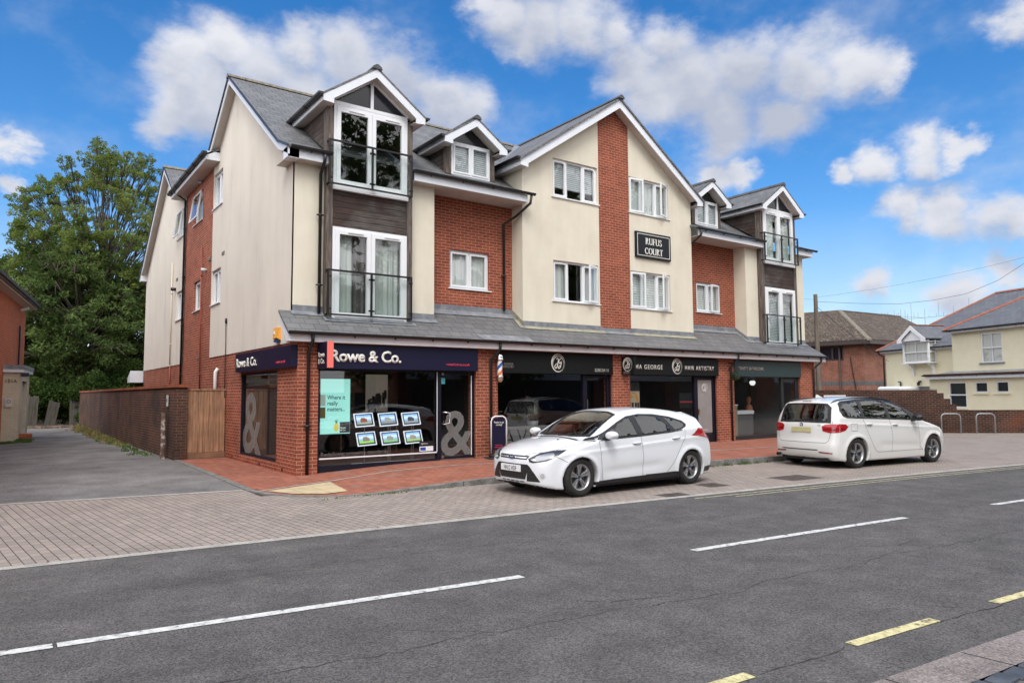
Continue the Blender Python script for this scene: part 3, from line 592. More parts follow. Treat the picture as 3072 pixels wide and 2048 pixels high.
# ridge tiles
def ridge(P, Q, name='ridge_tile', w=.12, hgt=.085, mat=MORTAR, parent=B):
    P, Q = Vector(P), Vector(Q); t = (Q-P).normalized(); s_ = Vector((0,0,1)).cross(t).normalized(); n = max(1, int((Q-P).length/.45)); m_ = MB()
    for i in range(n):
        a = P+(Q-P)*(i/n); b = P+(Q-P)*((i+1)/n)-t*.006
        z = Vector((0,0,hgt)); m_.prism([a-s_*w-z*1.25, a-s_*w*.85-z*.6, a-s_*w*.2, a+s_*w*.2, a+s_*w*.85-z*.6, a+s_*w-z*1.25], b-a)
    return m_.build(name, mat, parent)
RIDG = plain('ridge_slate', (.075,.077,.085), .6, var=.3, vscale=6)
ridge((-.30,5.2,10.40),(19.5,5.2,10.40)); ridge((9.53,.03,10.42),(9.53,5.2,10.42), mat=RIDG); ridge((-.30,14.6,10.40),(19.5,14.6,10.40))
# valley
MB().prism([(6.05,1.55,7.86),(6.25,1.5,7.86),(9.5,5.0,10.3),(9.3,5.1,10.3)], (0,0,.03)).build('valley_flashing', LEAD, B)
# fascias / soffits / gutters / barge boards
def board(P, Q, h, t, dirn, name, mat, up=0, parent=B):     # board between P and Q, height h downwards, thickness t along dirn
    P, Q, d = Vector(P), Vector(Q), Vector(dirn)*t; z = Vector((0,0,h))
    return MB().prism([P, Q, Q-z, P-z], d).build(name, mat, parent)
def gutter(P, Q, r=.050, parent=B, end=True, br=.9, drop=.02):
    P, Q = Vector(P), Vector(Q); t = (Q-P).normalized(); s_ = t.cross(Vector((0,0,1))).normalized(); m_ = MB(); n = 8
    ring = [(math.cos(math.pi+math.pi*k/n)*r, math.sin(math.pi+math.pi*k/n)*r) for k in range(n+1)]
    outer = [(-r*1.12,.012)]+ring+[(r*1.12,.012)]
    a0 = len(m_.v)
    for p in (P, Q):
        for u, w in outer: m_.v.append(tuple(p+s_*u+Vector((0,0,w))))
    k = len(outer)
    for i in range(k-1): m_.f.append((i, i+1, k+i+1, k+i))
    m_.f.append(tuple(range(k))); m_.f.append(tuple(reversed(range(k, 2*k)))); m_.f.append((0, k, 2*k-1, k-1))
    L_ = (Q-P).length; nb = int(L_/br)
    for i in range(nb):
        c = P+t*(br*(i+.5)); 
        for q in (s_*0,): m_.tube([c+s_*(-r*1.25)+Vector((0,0,.0)), c+Vector((0,0,-r*1.45)), c+s_*(r*1.25)], .016, 5)
    return m_.build('gutter', GUTR, parent)
for u0, u1 in ((-.24,.66),(2.76,6.10),(12.96,16.42),(18.52,19.45)): board((u0,.14,6.88),(u1,.14,6.88),.19,.03,(0,1,0),'fascia',FASC)
MB().box(-.24,.66,.16,.93,6.685,6.70).box(2.76,6.10,.16,.93,6.685,6.70).box(12.96,16.42,.16,.93,6.685,6.70).box(18.52,19.45,.16,.93,6.685,6.70).split('soffit', SOFFIT, B)
gutter((-.20,.075,6.915),(.72,.075,6.915)); gutter((2.72,.075,6.915),(6.30,.075,6.915)); gutter((12.80,.075,6.915),(16.45,.075,6.915)); gutter((18.5,.075,6.915),(19.62,.075,6.915))
# side verge barge boards on gables (x=-.25)
def barge_x(x, pts, h=.20, t=.03, name='barge_board'):
    m_ = MB()
    for P, Q in zip(pts, pts[1:]):
        P = Vector((x,)+P); Q = Vector((x,)+Q); z = Vector((0,0,h)); m_.prism([P,Q,Q-z,P-z], (t,0,0))
    return m_.build(name, FASC, B)
barge_x(-.25, [(.10,6.93),(.8,7.23),(5.2,10.32),(7.35,8.82)]); barge_x(-.25, [(12.45,8.80),(14.6,10.30),(19.0,7.21),(19.72,6.92)])
m_ = MB()
for y0, z0, y1, z1 in ((.5,6.86,5.2,10.17),(5.2,10.17,7.4,8.62),(12.4,8.62,14.6,10.17),(14.6,10.17,19.6,6.66)): m_.prism([(-.24,y0,z0),(.0,y0,z0),(0,y1,z1),(-.24,y1,z1)], (0,0,-.012))
m_.split('soffit', SOFFIT, B, label='sloping verge soffit')
MB().box(-.25,0,.14,.42,6.68,6.90).box(-.25,0,19.3,19.72,6.6,6.84).split('eaves_box', FASC, B)
m_ = MB()   # dark slate edge on the verges
for y0, z0, y1, z1 in ((.06,6.93,.8,7.25),(.8,7.25,5.2,10.36),(5.2,10.36,7.4,8.80),(12.3,8.70,14.6,10.36),(14.6,10.36,19.0,7.25),(19.0,7.25,19.75,6.93)): m_.prism([(-.285,y0,z0),(-.255,y0,z0),(-.255,y1,z1),(-.285,y1,z1)], (0,0,-.06))
m_.split('verge_trim', BLACKP, B)
# mid wing eaves
board((-.40,6.98,8.70),(-.40,12.15,8.70),.20,.03,(1,0,0),'fascia',FASC); MB().box(-.39,.0,6.98,12.15,8.49,8.505).split('soffit', SOFFIT, B)
MB().box(-.40,0,6.95,6.98,8.49,8.74).split('eaves_box', FASC, B)
gutter((-.46,12.25,8.68),(-.46,6.85,8.68), r=.065)
MB().tube([(-.30,9.7,8.64),(-.02,9.2,8.42)],.05,10).build('flue_pipe', plain('grey_flue', (.45,.43,.44), .5), B)
def pipe(pts, r=.036, name='downpipe', mat=BLACKP, clips=True, n=10, fix=(0,1,0), lab=None):
    m_ = MB().tube(pts, r, n)
    if clips:
        for a, b in zip(pts, pts[1:]):
            a, b = Vector(a), Vector(b); L_ = (b-a).length
            if abs((b-a).normalized().z) > .95 and L_ > 1:
                k = int(L_/1.4)
                for i in range(k):
                    c = a+(b-a)*((i+.6)/k); f = Vector(fix); q = f.cross(Vector((0,0,1)))
                    m_.tube([c-Vector((0,0,.02)), c+Vector((0,0,.02))], r*1.25, n); m_.boxm(Matrix.Translation(c), -r*2.0 if abs(q.x) > .5 else -r, r*2.0 if abs(q.x) > .5 else r, -r*2.0 if abs(q.y) > .5 else -r, r*2.0 if abs(q.y) > .5 else r, -.012, .012)
    return m_.build(name, mat, B, smooth=True, label=lab)
pipe([(-.40,11.45,8.66),(-.40,11.45,8.55),(-.07,11.45,8.35),(-.07,11.45,1.7)], fix=(1,0,0))
pipe([(.55,.07,6.86),(.55,.10,6.72),(.55,.33,6.50),(.55,.33,3.42)]); 
pipe([(6.18,.07,6.86),(6.16,.10,6.66),(6.0,.5,6.38),(5.82,.84,6.20),(5.82,.84,3.86)])
pipe([(13.03,.07,6.84),(13.03,.10,6.70),(12.99,.5,6.45),(12.99,.84,6.28),(12.99,.84,3.9)])
pipe([(.22,-.27,2.93),(.22,-.24,2.78),(.20,-.06,2.55),(.20,-.06,.0)])
pipe([(4.93,-.27,2.95),(4.93,-.24,2.75),(4.78,-.06,2.50),(4.78,-.06,.12)])
pipe([(14.30,-.27,2.95),(14.30,-.24,2.75),(14.14,-.06,2.50),(14.14,-.06,.12)])
pipe([(19.1,-.27,2.95),(19.1,-.24,2.75),(18.88,-.06,2.50),(18.88,-.06,.12)])
REDP = plain('red_painted_pipe', (.30,.06,.035), .6)
pipe([(-.06,8.84,6.30),(-.06,8.62,1.7)], .022, 'waste_pipe', REDP, fix=(1,0,0)); pipe([(-.06,13.5,6.5),(-.06,13.45,2.78)], .022, 'waste_pipe', plain('cream_pipe', (.68,.60,.46), .5), fix=(1,0,0)); pipe([(-.05,13.45,2.74),(-.05,13.45,1.7)], .022, 'waste_pipe', REDP, fix=(1,0,0))
pipe([(-.09,6.55,1.2),(-.09,6.55,2.32),(-.03,6.55,2.42)], .05, 'waste_pipe', plain('white_pipe', (.75,.74,.72), .4), clips=False)
pipe([(-.05,5.70,3.66),(-.05,5.66,1.6)], .012, 'cable', BLACKP, clips=False); pipe([(-.05,5.70,3.62),(-.05,5.70,3.76)], .028, 'cable', BLACKP, clips=False)
MB().tube([(.0,8.35,5.48),(-.16,8.35,5.48)], .055, 12).build('boiler_flue', plain('flue_white', (.6,.6,.6), .4), B, smooth=True)
MB().tube([(.0,12.95,5.46),(-.18,12.95,5.46)], .06, 12).build('boiler_flue', BLACKP, B, smooth=True)
VENT = plain('vent_grey', (.18,.16,.14), .8)
m_ = MB()
for y, z, w in ((6.15,5.62,.28),(12.6,5.75,.3),(9.13,2.80,.14),(7.85,5.72,.2)): m_.box(-.035,.0,y,y+w,z,z+.09)
m_.split('air_brick', VENT, B)
m_ = MB()
for y in (.85,2.5,4.9): m_.box(-.004,.02,y,y+.10,.03,.10)
m_.split('air_brick', plain('void', (.02,.012,.01), .9), B, label='small weep holes at the foot of the side wall')
# rear canopy end seen beyond the side wall
MB().prism([(-.5,19.6,2.75),(-.5,20.4,2.45),(-.5,20.4,2.25),(-.5,19.6,2.25)], (.5,0,0)).build('porch_canopy', FASC, B)
# --- canopy fascia, verge, soffit, gutter
board((-.24,-.22,2.93),(19.40,-.22,2.93),.175,.03,(0,1,0),'fascia',FASCD)
MB().box(-.24,19.40,-.19,.06,2.745,2.757).build('soffit', plain('canopy_soffit', (.35,.22,.16), .7), B)
MB().prism([(-.27,-.22,2.92),(-.27,.42,3.36),(-.27,.42,3.18),(-.27,.0,2.85),(-.27,-.04,2.755),(-.27,-.22,2.755)], (.03,0,0)).prism([(19.40,-.22,2.92),(19.40,.42,3.36),(19.40,.42,3.18),(19.40,.0,2.85),(19.40,-.04,2.755),(19.40,-.22,2.755)], (.03,0,0)).split('barge_board', FASC, B)
gutter((-.30,-.285,2.945),(19.50,-.285,2.945), r=.052, br=.95)
# --- lead flashings at the wall feet
def apron(x0, x1, y, mat=LEAD, mat2=None, h=.14, w=.13):
    m_ = MB().box(x0, x1, y-.012, y+.002, ZC(y)-.02, ZC(y)+h)
    m_.build('lead_flashing', LEAD, B)
    zo = lambda yy: ZC(yy)+.012
    m2 = MB(); xs = frange(x0-.05, x1+.05, .9)
    for a, b in zip(xs, xs[1:]): m2.prism([(a,y-w-rnd.uniform(0,.02),zo(y-w)),(b-.008,y-w-rnd.uniform(0,.02),zo(y-w)),(b-.008,y,zo(y)),(a,y,zo(y))], (0,0,.006))
    m2.build('lead_apron', mat2 or LEAD, B)
apron(0,.66,WY); apron(2.80,3.45,WY); apron(3.45,6.13,RY,w=.20); apron(6.13,8.95,WY,mat2=LEADY); apron(8.95,10.13,WY,mat2=LEAD,h=.10); apron(10.13,12.93,WY,mat2=LEADY); apron(12.93,15.72,RY,w=.16); apron(15.72,16.4,WY); apron(18.55,19.2,WY)
apron(.66,2.78,.25,h=.0,w=.13); apron(16.4,18.55,.25,h=.0,w=.13)
for x in (6.13, 15.72): MB().prism([(x,WY-.02,ZC(WY)-.02),(x,RY,ZC(RY)-.02),(x,RY,ZC(RY)+.14),(x,WY-.02,ZC(WY)+.12)], (-.012,0,0)).prism([(x-.16,WY-.1,ZC(WY-.1)+.012),(x,WY-.14,ZC(WY-.14)+.012),(x,RY,ZC(RY)+.012),(x-.10,RY,ZC(RY)+.012)], (0,0,.006)).build('lead_flashing', LEADY if x < 7 else LEAD, B)
MB().prism([(4.45,-.27,ZC(-.27)+.01),(6.0,-.27,ZC(-.27)+.01),(5.85,-.1,ZC(-.1)+.01),(5.3,-.07,ZC(-.07)+.01),(4.3,-.09,ZC(-.09)+.01)], (0,0,.008)).build('lead_patch', LEAD, B)
# --- windows
BLIND = bricky('slat_blind', (.62,.64,.66), (.58,.60,.62), (.22,.23,.25), bw=30, rh=.055, ms=.018, var=.03, bump=.4, rough=.6)
SHUT = bricky('shutter_blind', (.74,.75,.74), (.70,.71,.70), (.30,.32,.33), bw=30, rh=.075, ms=.016, var=.03, bump=.5, rough=.5)
VERT = noisy('curtain_cloth', [(.3,(.40,.41,.40)),(.5,(.58,.59,.58)),(.7,(.70,.71,.70))], scale=6, stretch=(3,3,.02), rough=.9)
NET = noisy('net_curtain', [(.3,(.42,.40,.37)),(.7,(.66,.63,.59))], scale=9, stretch=(3,3,.03), rough=.9)
DRAPE = noisy('dark_curtain', [(.3,(.05,.045,.045)),(.7,(.16,.14,.14))], scale=9, stretch=(3,3,.03), rough=.9)
def bars(m_, mp, a0, a1, z0, z1, w, d0, d1):
    """rectangular frame ring in plane coords"""
    def bx(p, q, r, s): # a-range p..q, z-range r..s
        P = [mp(p,r,d0), mp(q,r,d0), mp(q,s,d0), mp(p,s,d0)]; v = Vector(mp(p,r,d1))-Vector(mp(p,r,d0)); m_.prism(P, v)
    bx(a0,a1,z0,z0+w); bx(a0,a1,z1-w,z1); bx(a0,a0+w,z0+w,z1-w); bx(a1-w,a1,z0+w,z1-w)
def window(mp, op, cols, parent=B, cover=None, casement=(), vents=(), sill=.04, cd=.05, name='window', d=.075, sillmat=None, label=None, openc=None, backd=None):
    """cols = relative widths; casement = indices with a sash frame"""
    a0, a1, z0, z1 = op; m_ = MB(); bars(m_, mp, a0, a1, z0+.02, z1, .05, d-.01, d+.06)
    W_ = a1-a0-.10; tot = sum(cols); x = a0+.05; panes = MB(); edges = []
    for i, c in enumerate(cols):
        w = W_*c/tot
        if i:
            P = [mp(x-.025,z0+.07,d-.008), mp(x+.025,z0+.07,d-.008), mp(x+.025,z1-.05,d-.008), mp(x-.025,z1-.05,d-.008)]; m_.prism(P, Vector(mp(x,z0,d+.06))-Vector(mp(x,z0,d-.008)))
        l = x+(.025 if i else 0); r = x+w-(.025 if i < len(cols)-1 else 0)
        if i in casement: bars(m_, mp, l+.002, r-.002, z0+.072, z1-.052, .045, d-.028, d+.03)
        g = .03
        panes.quad(mp(l,z0+.07,d+g), mp(r,z0+.07,d+g), mp(r,z1-.05,d+g), mp(l,z1-.05,d+g)); edges.append((l, r)); x += w
    f = m_.build(name, UPVC, parent, label=label)
    panes.build('pane', GLASS, f)
    if openc is not None:      # one side-hung sash standing open
        l, r, ang = openc; 
    for i in vents:
        l, r = edges[i]; mv = MB(); P = [mp(l+.1,z1-.085,d-.045), mp(r-.1,z1-.085,d-.045), mp(r-.1,z1-.06,d-.045), mp(l+.1,z1-.06,d-.045)]; mv.prism(P, Vector(mp(0,0,.02))-Vector(mp(0,0,0))); mv.split('trickle_vent', UPVC, f)
    if sill: 
        ms = MB(); P = [mp(a0-.06,z0,-sill), mp(a1+.06,z0,-sill), mp(a1+.06,z0+.025,-sill), mp(a0-.06,z0+.025,-sill)]; ms.prism(P, Vector(mp(0,0,d+sill))-Vector(mp(0,0,0))); ms.build('sill', sillmat or UPVC, f)
    if cover:
        mat, spans = cover
        for (p, q, zt, zb_) in spans:
            mc = MB(); n = max(2, int((q-p)*14)); A = a0+p*(a1-a0); Bq = a0+q*(a1-a0)
            wav = .012 if mat in (VERT, NET, DRAPE) else 0
            pts = [(A+(Bq-A)*i/n, cd+d+.03+(wav if i % 2 else -wav)) for i in range(n+1)]
            for (u0, e0), (u1, e1) in zip(pts, pts[1:]): mc.quad(mp(u0,z0+zb_*(z1-z0),e0), mp(u1,z0+zb_*(z1-z0),e1), mp(u1,z0+zt*(z1-z0),e1), mp(u0,z0+zt*(z1-z0),e0))
            mc.build('curtain' if wav else 'blind', mat, f)
    return f
def sash_open(mp_out, l, z0, z1, w, ang, parent, side='L'):
    pass
fy = FY(WY); fr = FY(RY)
w = window(fy, win_op['ul'], [1,1.25,1], casement=(0,2), vents=(0,2), cover=(BLIND, [(.02,.98,.98,.30)]))
w = window(fy, win_op['ur'], [1,1.2,1], casement=(0,2), vents=(0,), cover=(VERT, [(.02,.98,.98,.02)]))
w = window(fy, win_op['ll'], [1,1.1,1], casement=(0,2), vents=(0,), cover=(VERT, [(.02,.30,.98,.02),(.72,.98,.98,.02)]))
w = window(fy, win_op['lr'], [1,1.2,1], casement=(0,2), vents=(0,2), cover=(SHUT, [(.02,.98,.98,.02)]))
w = window(fr, (4.18,5.38,4.33,5.35), [1,1], casement=(0,1), cover=(VERT, [(.02,.98,.98,.02)]))
w = window(fr, (13.70,14.93,4.33,5.36), [1,1], casement=(0,1), cover=(SHUT, [(.02,.98,.98,.02)]))
# open sashes: (hinge x, direction, angle)
def leaf(x, y, z0, z1, wid, ang, par, axis='z'):
    m_ = MB(); mp = lambda a, z, d: (a, d, z)
    bars(m_, mp, 0, wid, 0, z1-z0, .055, -.02, .02); o = m_.build('open_sash', UPVC, par); o.location = (x, y, z0); o.rotation_euler = (0,0,ang)
    g = MB().quad((.05,0,.05),(wid-.05,0,.05),(wid-.05,0,z1-z0-.05),(.05,0,z1-z0-.05)).build('pane', GLASS, par); g.location = o.location; g.rotation_euler = o.rotation_euler
leaf(11.84,WY+.02,7.12,8.16,.54,math.radians(180+22),B); leaf(8.83,WY+.02,4.22,5.28,.52,math.radians(180+22),B); leaf(11.84,WY+.02,4.22,5.28,.54,math.radians(180+24),B)
leaf(10.17,WY+.02,7.12,8.16,.54,math.radians(-8),B); leaf(10.17,WY+.02,4.22,5.28,.56,math.radians(-8),B); leaf(14.90,RY+.02,4.38,5.32,.56,math.radians(180+12),B)
fx = FX(-.02); fb = FX(0)
for op, mp, n in (((6.55,7.60,4.28,5.32),fx,2),((6.55,7.60,7.15,8.22),fx,2),((9.0,10.1,4.33,5.32),fb,1),((9.1,10.35,7.2,8.2),fb,1),((11.75,12.8,4.28,5.32),fx,2),((11.85,12.9,7.2,8.2),fx,2)):
    window(mp, op, [1]*n, casement=(0,) if n == 1 else (0,1), cover=(VERT, [(.02,.98,.98,.02)]), d=.085)
def top_open(y0, y1, z0, z1, x, ang):      # top-hung sash pushed outwards
    m_ = MB(); mp = lambda a, z, d: (d, a, z); h = z1-z0
    bars(m_, mp, 0, y1-y0, -h, 0, .05, -.02, .02); o = m_.build('open_sash', UPVC, B); o.location = (x, y0, z1); o.rotation_euler = (0, ang, 0)
    g = MB().quad((0,.05,-h+.05),(0,y1-y0-.05,-h+.05),(0,y1-y0-.05,-.05),(0,.05,-.05)).build('pane', GLASS, B); g.location = o.location; g.rotation_euler = o.rotation_euler
MB().box(-.02,.0,.42,.46,3.3,6.9).build('corner_bead', RENDER, B)
top_open(9.15,10.3,7.28,8.16,-.04,math.radians(8)); top_open(11.9,12.85,7.25,8.16,-.06,math.radians(8))
# --- dormer roofs
def dormer_roof(xc, hw, yf, zr, ze, par, kick=0):
    """gabled roof: ridge along y back into main slope"""
    sl = (zr-ze)/hw; m_ = MB()
    yr = .25+(zr-6.85)/.705+.15; ye = .25+(ze-6.85)/.705+.1
    for s in (-1, 1): m_.prism([(xc+s*hw,yf,ze),(xc,yf,zr),(xc,yr,zr),(xc+s*hw,ye,ze)], (0,0,-.05))
    m_.split('roof_slope', SLATE, par)
    ridge((xc,yf-.03,zr+.05),(xc,yr,zr+.05), mat=RIDG, parent=par)
    m_ = MB(); h = .20
    for s in (-1, 1):
        e = hw-.02
        m_.prism([(xc,yf+.01,zr-.045),(xc+s*(e-.24),yf+.01,ze+.24*sl-.045+.0),(xc+s*(e-.24),yf+.01,ze+.24*sl-.045-h),(xc,yf+.01,zr-.045-h)], (0,.03,0))
        m_.prism([(xc+s*(e-.24),yf+.008,ze+.24*sl-.045),(xc+s*e,yf+.008,ze-.03),(xc+s*e,yf+.008,ze-.17),(xc+s*(e-.24),yf+.008,ze-.19)], (0,.034,0))
        m_.prism([(xc+s*e,yf+.04,ze-.03),(xc+s*e,ye,ze-.03),(xc+s*e,ye,ze-.16),(xc+s*e,yf+.04,ze-.16)], (-s*.025,0,0))
    m_.build('barge_board', FASC, par)
    m_ = MB()
    for s in (-1, 1):
        e = hw-.04; m_.prism([(xc+s*e,yf+.04,ze-.16),(xc+s*(e-.26),yf+.04,ze-.16),(xc+s*(e-.26),ye-.05,ze-.16),(xc+s*e,ye-.05,ze-.16)], (0,0,-.01))
        m_.prism([(xc+s*(e-.2),yf+.04,ze+.2*sl-.20),(xc,yf+.04,zr-.215),(xc,yf+.35,zr-.215),(xc+s*(e-.2),yf+.35,ze+.2*sl-.20)], (0,0,.01))
    m_.split('soffit', SOFFIT, par)
    for s in (-1, 1):
        x = xc+s*(hw+.045); a = (x,yf-.02,ze-.015); b = (x,ye,ze-.015); gutter(*( (b,a) if s < 0 else (a,b)), r=.05, parent=par)
def oriel(xc, parent, curt):
    O = MB().box(xc-1.05,xc-.91,.25,.42,3.24,8.10).box(xc+.91,xc+1.05,.25,.42,3.24,8.10).box(xc-1.05,xc-1.0,.42,.47,6.9,8.05).build('oriel', POST, parent, label='timber clad oriel with stacked glazed doors')
    # cheeks
    m_ = MB()
    for s in (-1, 1):
        x = xc+s*1.035
        m_.prism([(x,.40,3.42),(x,.27,3.3),(x,.27,8.1),(x,.40,8.1)], (-s*.02,0,0))
        m_.prism([(x,.40,ZR(.40)),(x,.40,8.1),(x,2.03,8.1)], (-s*.02,0,0))
    m_.prism([(xc-.91,.285,5.34),(xc+.91,.285,5.34),(xc+.91,.285,6.22),(xc-.91,.285,6.22)], (0,.03,0))
    m_.split('timber_cladding', TIMBER, O)
    MB().box(xc-.92,xc+.92,.22,.30,3.22,3.31).box(xc-.92,xc+.92,.20,.33,6.18,6.27).split('door_threshold', UPVC, O)
    mp = FY(.24)
    for k, (z0, z1) in enumerate(((3.30,5.35),(6.26,8.12))):
        a0, a1 = xc-.905, xc+.905; m_ = MB(); bars(m_, mp, a0, a1, z0, z1, .06, 0, .08); mid = xc
        for l, r in ((a0+.062, mid-.004), (mid+.004, a1-.062)): bars(m_, mp, l, r, z0+.062, z1-.062, .095, -.018, .05)
        d = m_.build('french_door', UPVC, O)
        g = MB()
        for l, r in ((a0+.15, mid-.09), (mid+.09, a1-.15)): g.quad(mp(l,z0+.15,.03), mp(r,z0+.15,.03), mp(r,z1-.15,.03), mp(l,z1-.15,.03))
        g.build('pane', GLASS, O)
        v = MB()
        for l in (a0+.35, mid+.33): v.box(l, l+.36, .20, .225, z1-.115, z1-.085)
        v.split('trickle_vent', UPVC, O); MB().tube([(mid+.05,.20,(z0+z1)/2-.1),(mid+.05,.20,(z0+z1)/2+.02)], .012, 8).build('door_handle', plain('handle_white', (.7,.7,.7), .3), O)
        mat, spans = curt[k]
        for p, q, mt in spans:
            mc = MB(); A = a0+.1+p*1.6; E_ = a0+.1+q*1.6; n = max(2, int((E_-A)*16)); wv = .02 if mt is not BLIND else 0
            P = [(A+(E_-A)*i/n, .40+(wv if i % 2 else -wv)) for i in range(n+1)]
            for (u0, e0), (u1, e1) in zip(P, P[1:]): mc.quad((u0,e0,z0+.1),(u1,e1,z0+.1),(u1,e1,z1-.1),(u0,e0,z1-.1))
            mc.build('curtain' if wv else 'blind', mt, O)
    MB().box(xc-.9,xc+.9,.33,.9,5.4,6.2).build('floor_zone', DARKIN, O)
    # gable glazing
    m_ = MB(); zt = 8.12; y0, y1 = .235, .31
    def tri(m__, x0, x1, z0, apexz, ya, yb):
        pass
    m_.prism([(xc-.905,y0,zt),(xc+.905,y0,zt),(xc+.905,y0,zt+.075),(xc-.905,y0,zt+.075)], (0,y1-y0,0)); m_.prism([(xc-.035,y0-.002,zt+.07),(xc+.035,y0-.002,zt+.07),(xc+.035,y0-.002,8.80),(xc-.035,y0-.002,8.80)], (0,y1-y0,0))
    for s in (-1, 1): m_.prism([(xc+s*.905,y0,zt+.075),(xc,y0,8.82),(xc,y0,8.90),(xc+s*1.0,y0,zt+.075)], (0,y1-y0,0))
    m_.build('gable_frame', UPVC, O)
    MB().prism([(xc-.9,.275,zt+.06),(xc+.9,.275,zt+.06),(xc,.275,8.86)], (0,.02,0)).build('gable_panel', plain('dark_glazed_panel', (.02,.021,.028), .15), O)
    dormer_roof(xc, 1.27, -.02, 9.10, 8.20, O)
    # balustrades
    for z0 in (3.37, 6.25):
        r = MB(); y = .10; zt_ = z0+.98
        r.box(xc-1.07,xc+.97,y-.02,y+.02,zt_-.02,zt_+.02).box(xc-1.07,xc+.97,y-.02,y+.02,z0,z0+.035)
        for x in (xc-1.05,xc-.04,xc+.95): r.box(x-.02,x+.02,y-.022,y+.022,z0,zt_)
        for x in (xc-1.05,xc+.95):
            for z in (z0+.02,zt_): r.box(x-.018,x+.018,y,.26,z-.018,z+.018)
        rr = r.build('balustrade', BLACKM, O); q = MB()
        for x in (xc-1.03,xc-.06,xc-.02,xc+.93):
            for z in (z0+.14, zt_-.14): q.box(x-.045,x+.045,y-.03,y+.01,z-.018,z+.018)
        q.build('glass_clamp', BLACKM, O); MB().quad((xc-1.0,y,z0+.06),(xc-.07,y,z0+.06),(xc-.07,y,zt_-.05),(xc-1.0,y,zt_-.05)).quad((xc-.01,y,z0+.06),(xc+.90,y,z0+.06),(xc+.90,y,zt_-.05),(xc-.01,y,zt_-.05)).split('glass_panel', BALG, O)
    return O
LINEN = noisy('linen_curtain', [(.3,(.36,.38,.36)),(.5,(.50,.52,.50)),(.7,(.58,.60,.58))], scale=7, stretch=(3,3,.02), rough=.95)
oriel(1.71, B, [(0, [(0,.28,LINEN),(.26,.48,DRAPE),(.55,1,LINEN)]), (0, [])])
oriel(17.47, B, [(0, [(0,1,BLIND)]), (0, [(0,.45,LINEN),(.5,1,LINEN)])])
def small_dormer(xc):
    D = MB().box(xc-.75,xc-.59,.82,.95,7.28,8.12).box(xc+.59,xc+.75,.82,.95,7.28,8.12).build('dormer', POST, B, label='small gabled dormer with timber cheeks')
    m_ = MB()
    for s in (-1, 1):
        x = xc+s*.735; m_.prism([(x,.94,ZR(.94)),(x,.94,8.12),(x,2.05,8.12)], (-s*.02,0,0))
    m_.split('timber_cladding', TIMBER, D)
    window(FY(.76), (xc-.59,xc+.59,7.26,8.14), [1,1], parent=D, casement=(0,1), cover=(BLIND,[(.02,.98,.98,.02)]), sill=.0, d=.06)
    MB().prism([(xc-.62,.84,8.12),(xc+.62,.84,8.12),(xc,.84,8.62)], (0,.03,0)).build('gable_panel', plain('dark_glazed_panel', (.02,.021,.028), .15), D)
    dormer_roof(xc, .98, .50, 8.80, 8.14, D)
    MB().prism([(xc-.7,.5,ZR(.5)+.012),(xc+.7,.5,ZR(.5)+.012),(xc+.62,.82,ZR(.82)+.012),(xc-.62,.82,ZR(.82)+.012)], (0,0,.008)).build('lead_apron', LEAD, D)
small_dormer(4.76); small_dormer(14.22)
# --- front gable boards on the central block
m_ = MB(); zt = lambda x: 10.30-.685*abs(x-9.53)
for s in (-1, 1):
    m_.prism([(9.53,.12,zt(9.53)),(9.53+s*3.42,.12,zt(9.53+3.42)),(9.53+s*3.42,.12,zt(9.53+3.42)-.23),(9.53,.12,zt(9.53)-.25)], (0,.03,0))
    m_.prism([(9.53+s*3.41,.118,zt(9.53+3.41)),(9.53+s*3.66,.118,7.84),(9.53+s*3.66,.118,7.66),(9.53+s*3.41,.118,7.63)], (0,.034,0))
    m_.prism([(9.53+s*3.66,.15,7.84),(9.53+s*3.66,1.6,7.84),(9.53+s*3.66,1.6,7.66),(9.53+s*3.66,.15,7.66)], (-s*.025,0,0))
m_.split('barge_board', FASC, B, label='white barge boards of the central gable')
m_ = MB()
for s in (-1, 1):
    m_.prism([(9.53+s*3.64,.15,7.665),(9.53+s*3.40,.15,7.665),(9.53+s*3.40,1.5,7.665),(9.53+s*3.64,1.5,7.665)], (0,0,-.01))
    m_.prism([(9.53,.14,10.085),(9.53+s*3.4,.14,10.085-.67*3.4),(9.53+s*3.4,.42,10.085-.67*3.4),(9.53,.42,10.085)], (0,0,.012))
m_.split('soffit', SOFFIT, B)
gutter((5.80,1.6,7.86),(5.80,.10,7.86)); gutter((13.26,.10,7.86),(13.26,1.6,7.86))
# ================================================================ shops
def shop_frame(x0, x1, door, mat, zb=.16, riser=.14, zt=2.2, name='shopfront', door_w=None, d=.10):
    """frame filling the bay; door=(dx0,dx1) leaf"""
    m_ = MB(); z0 = hz(x0)*.9
    m_.box(x0,x1,d-.03,d+.06,zt-.03,2.72); m_.box(x0,x0+.05,d-.03,d+.06,z0,zt); m_.box(x1-.05,x1,d-.03,d+.06,z0,zt)
    m_.box(x0+.05,door[0]-.07,d-.04,d+.06,z0,z0+riser); m_.box(door[0]-.08,door[0],d-.035,d+.06,z0,zt); m_.box(door[1],door[1]+.06,d-.035,d+.06,z0,zt) if door[1]+.06 < x1-.04 else None
    f = m_.build(name, mat, B); g = MB().quad((x0+.05,d+.02,z0+riser),(door[0]-.08,d+.02,z0+riser),(door[0]-.08,d+.02,zt-.03),(x0+.05,d+.02,zt-.03)).build('pane', SHOPG, f)
    return f
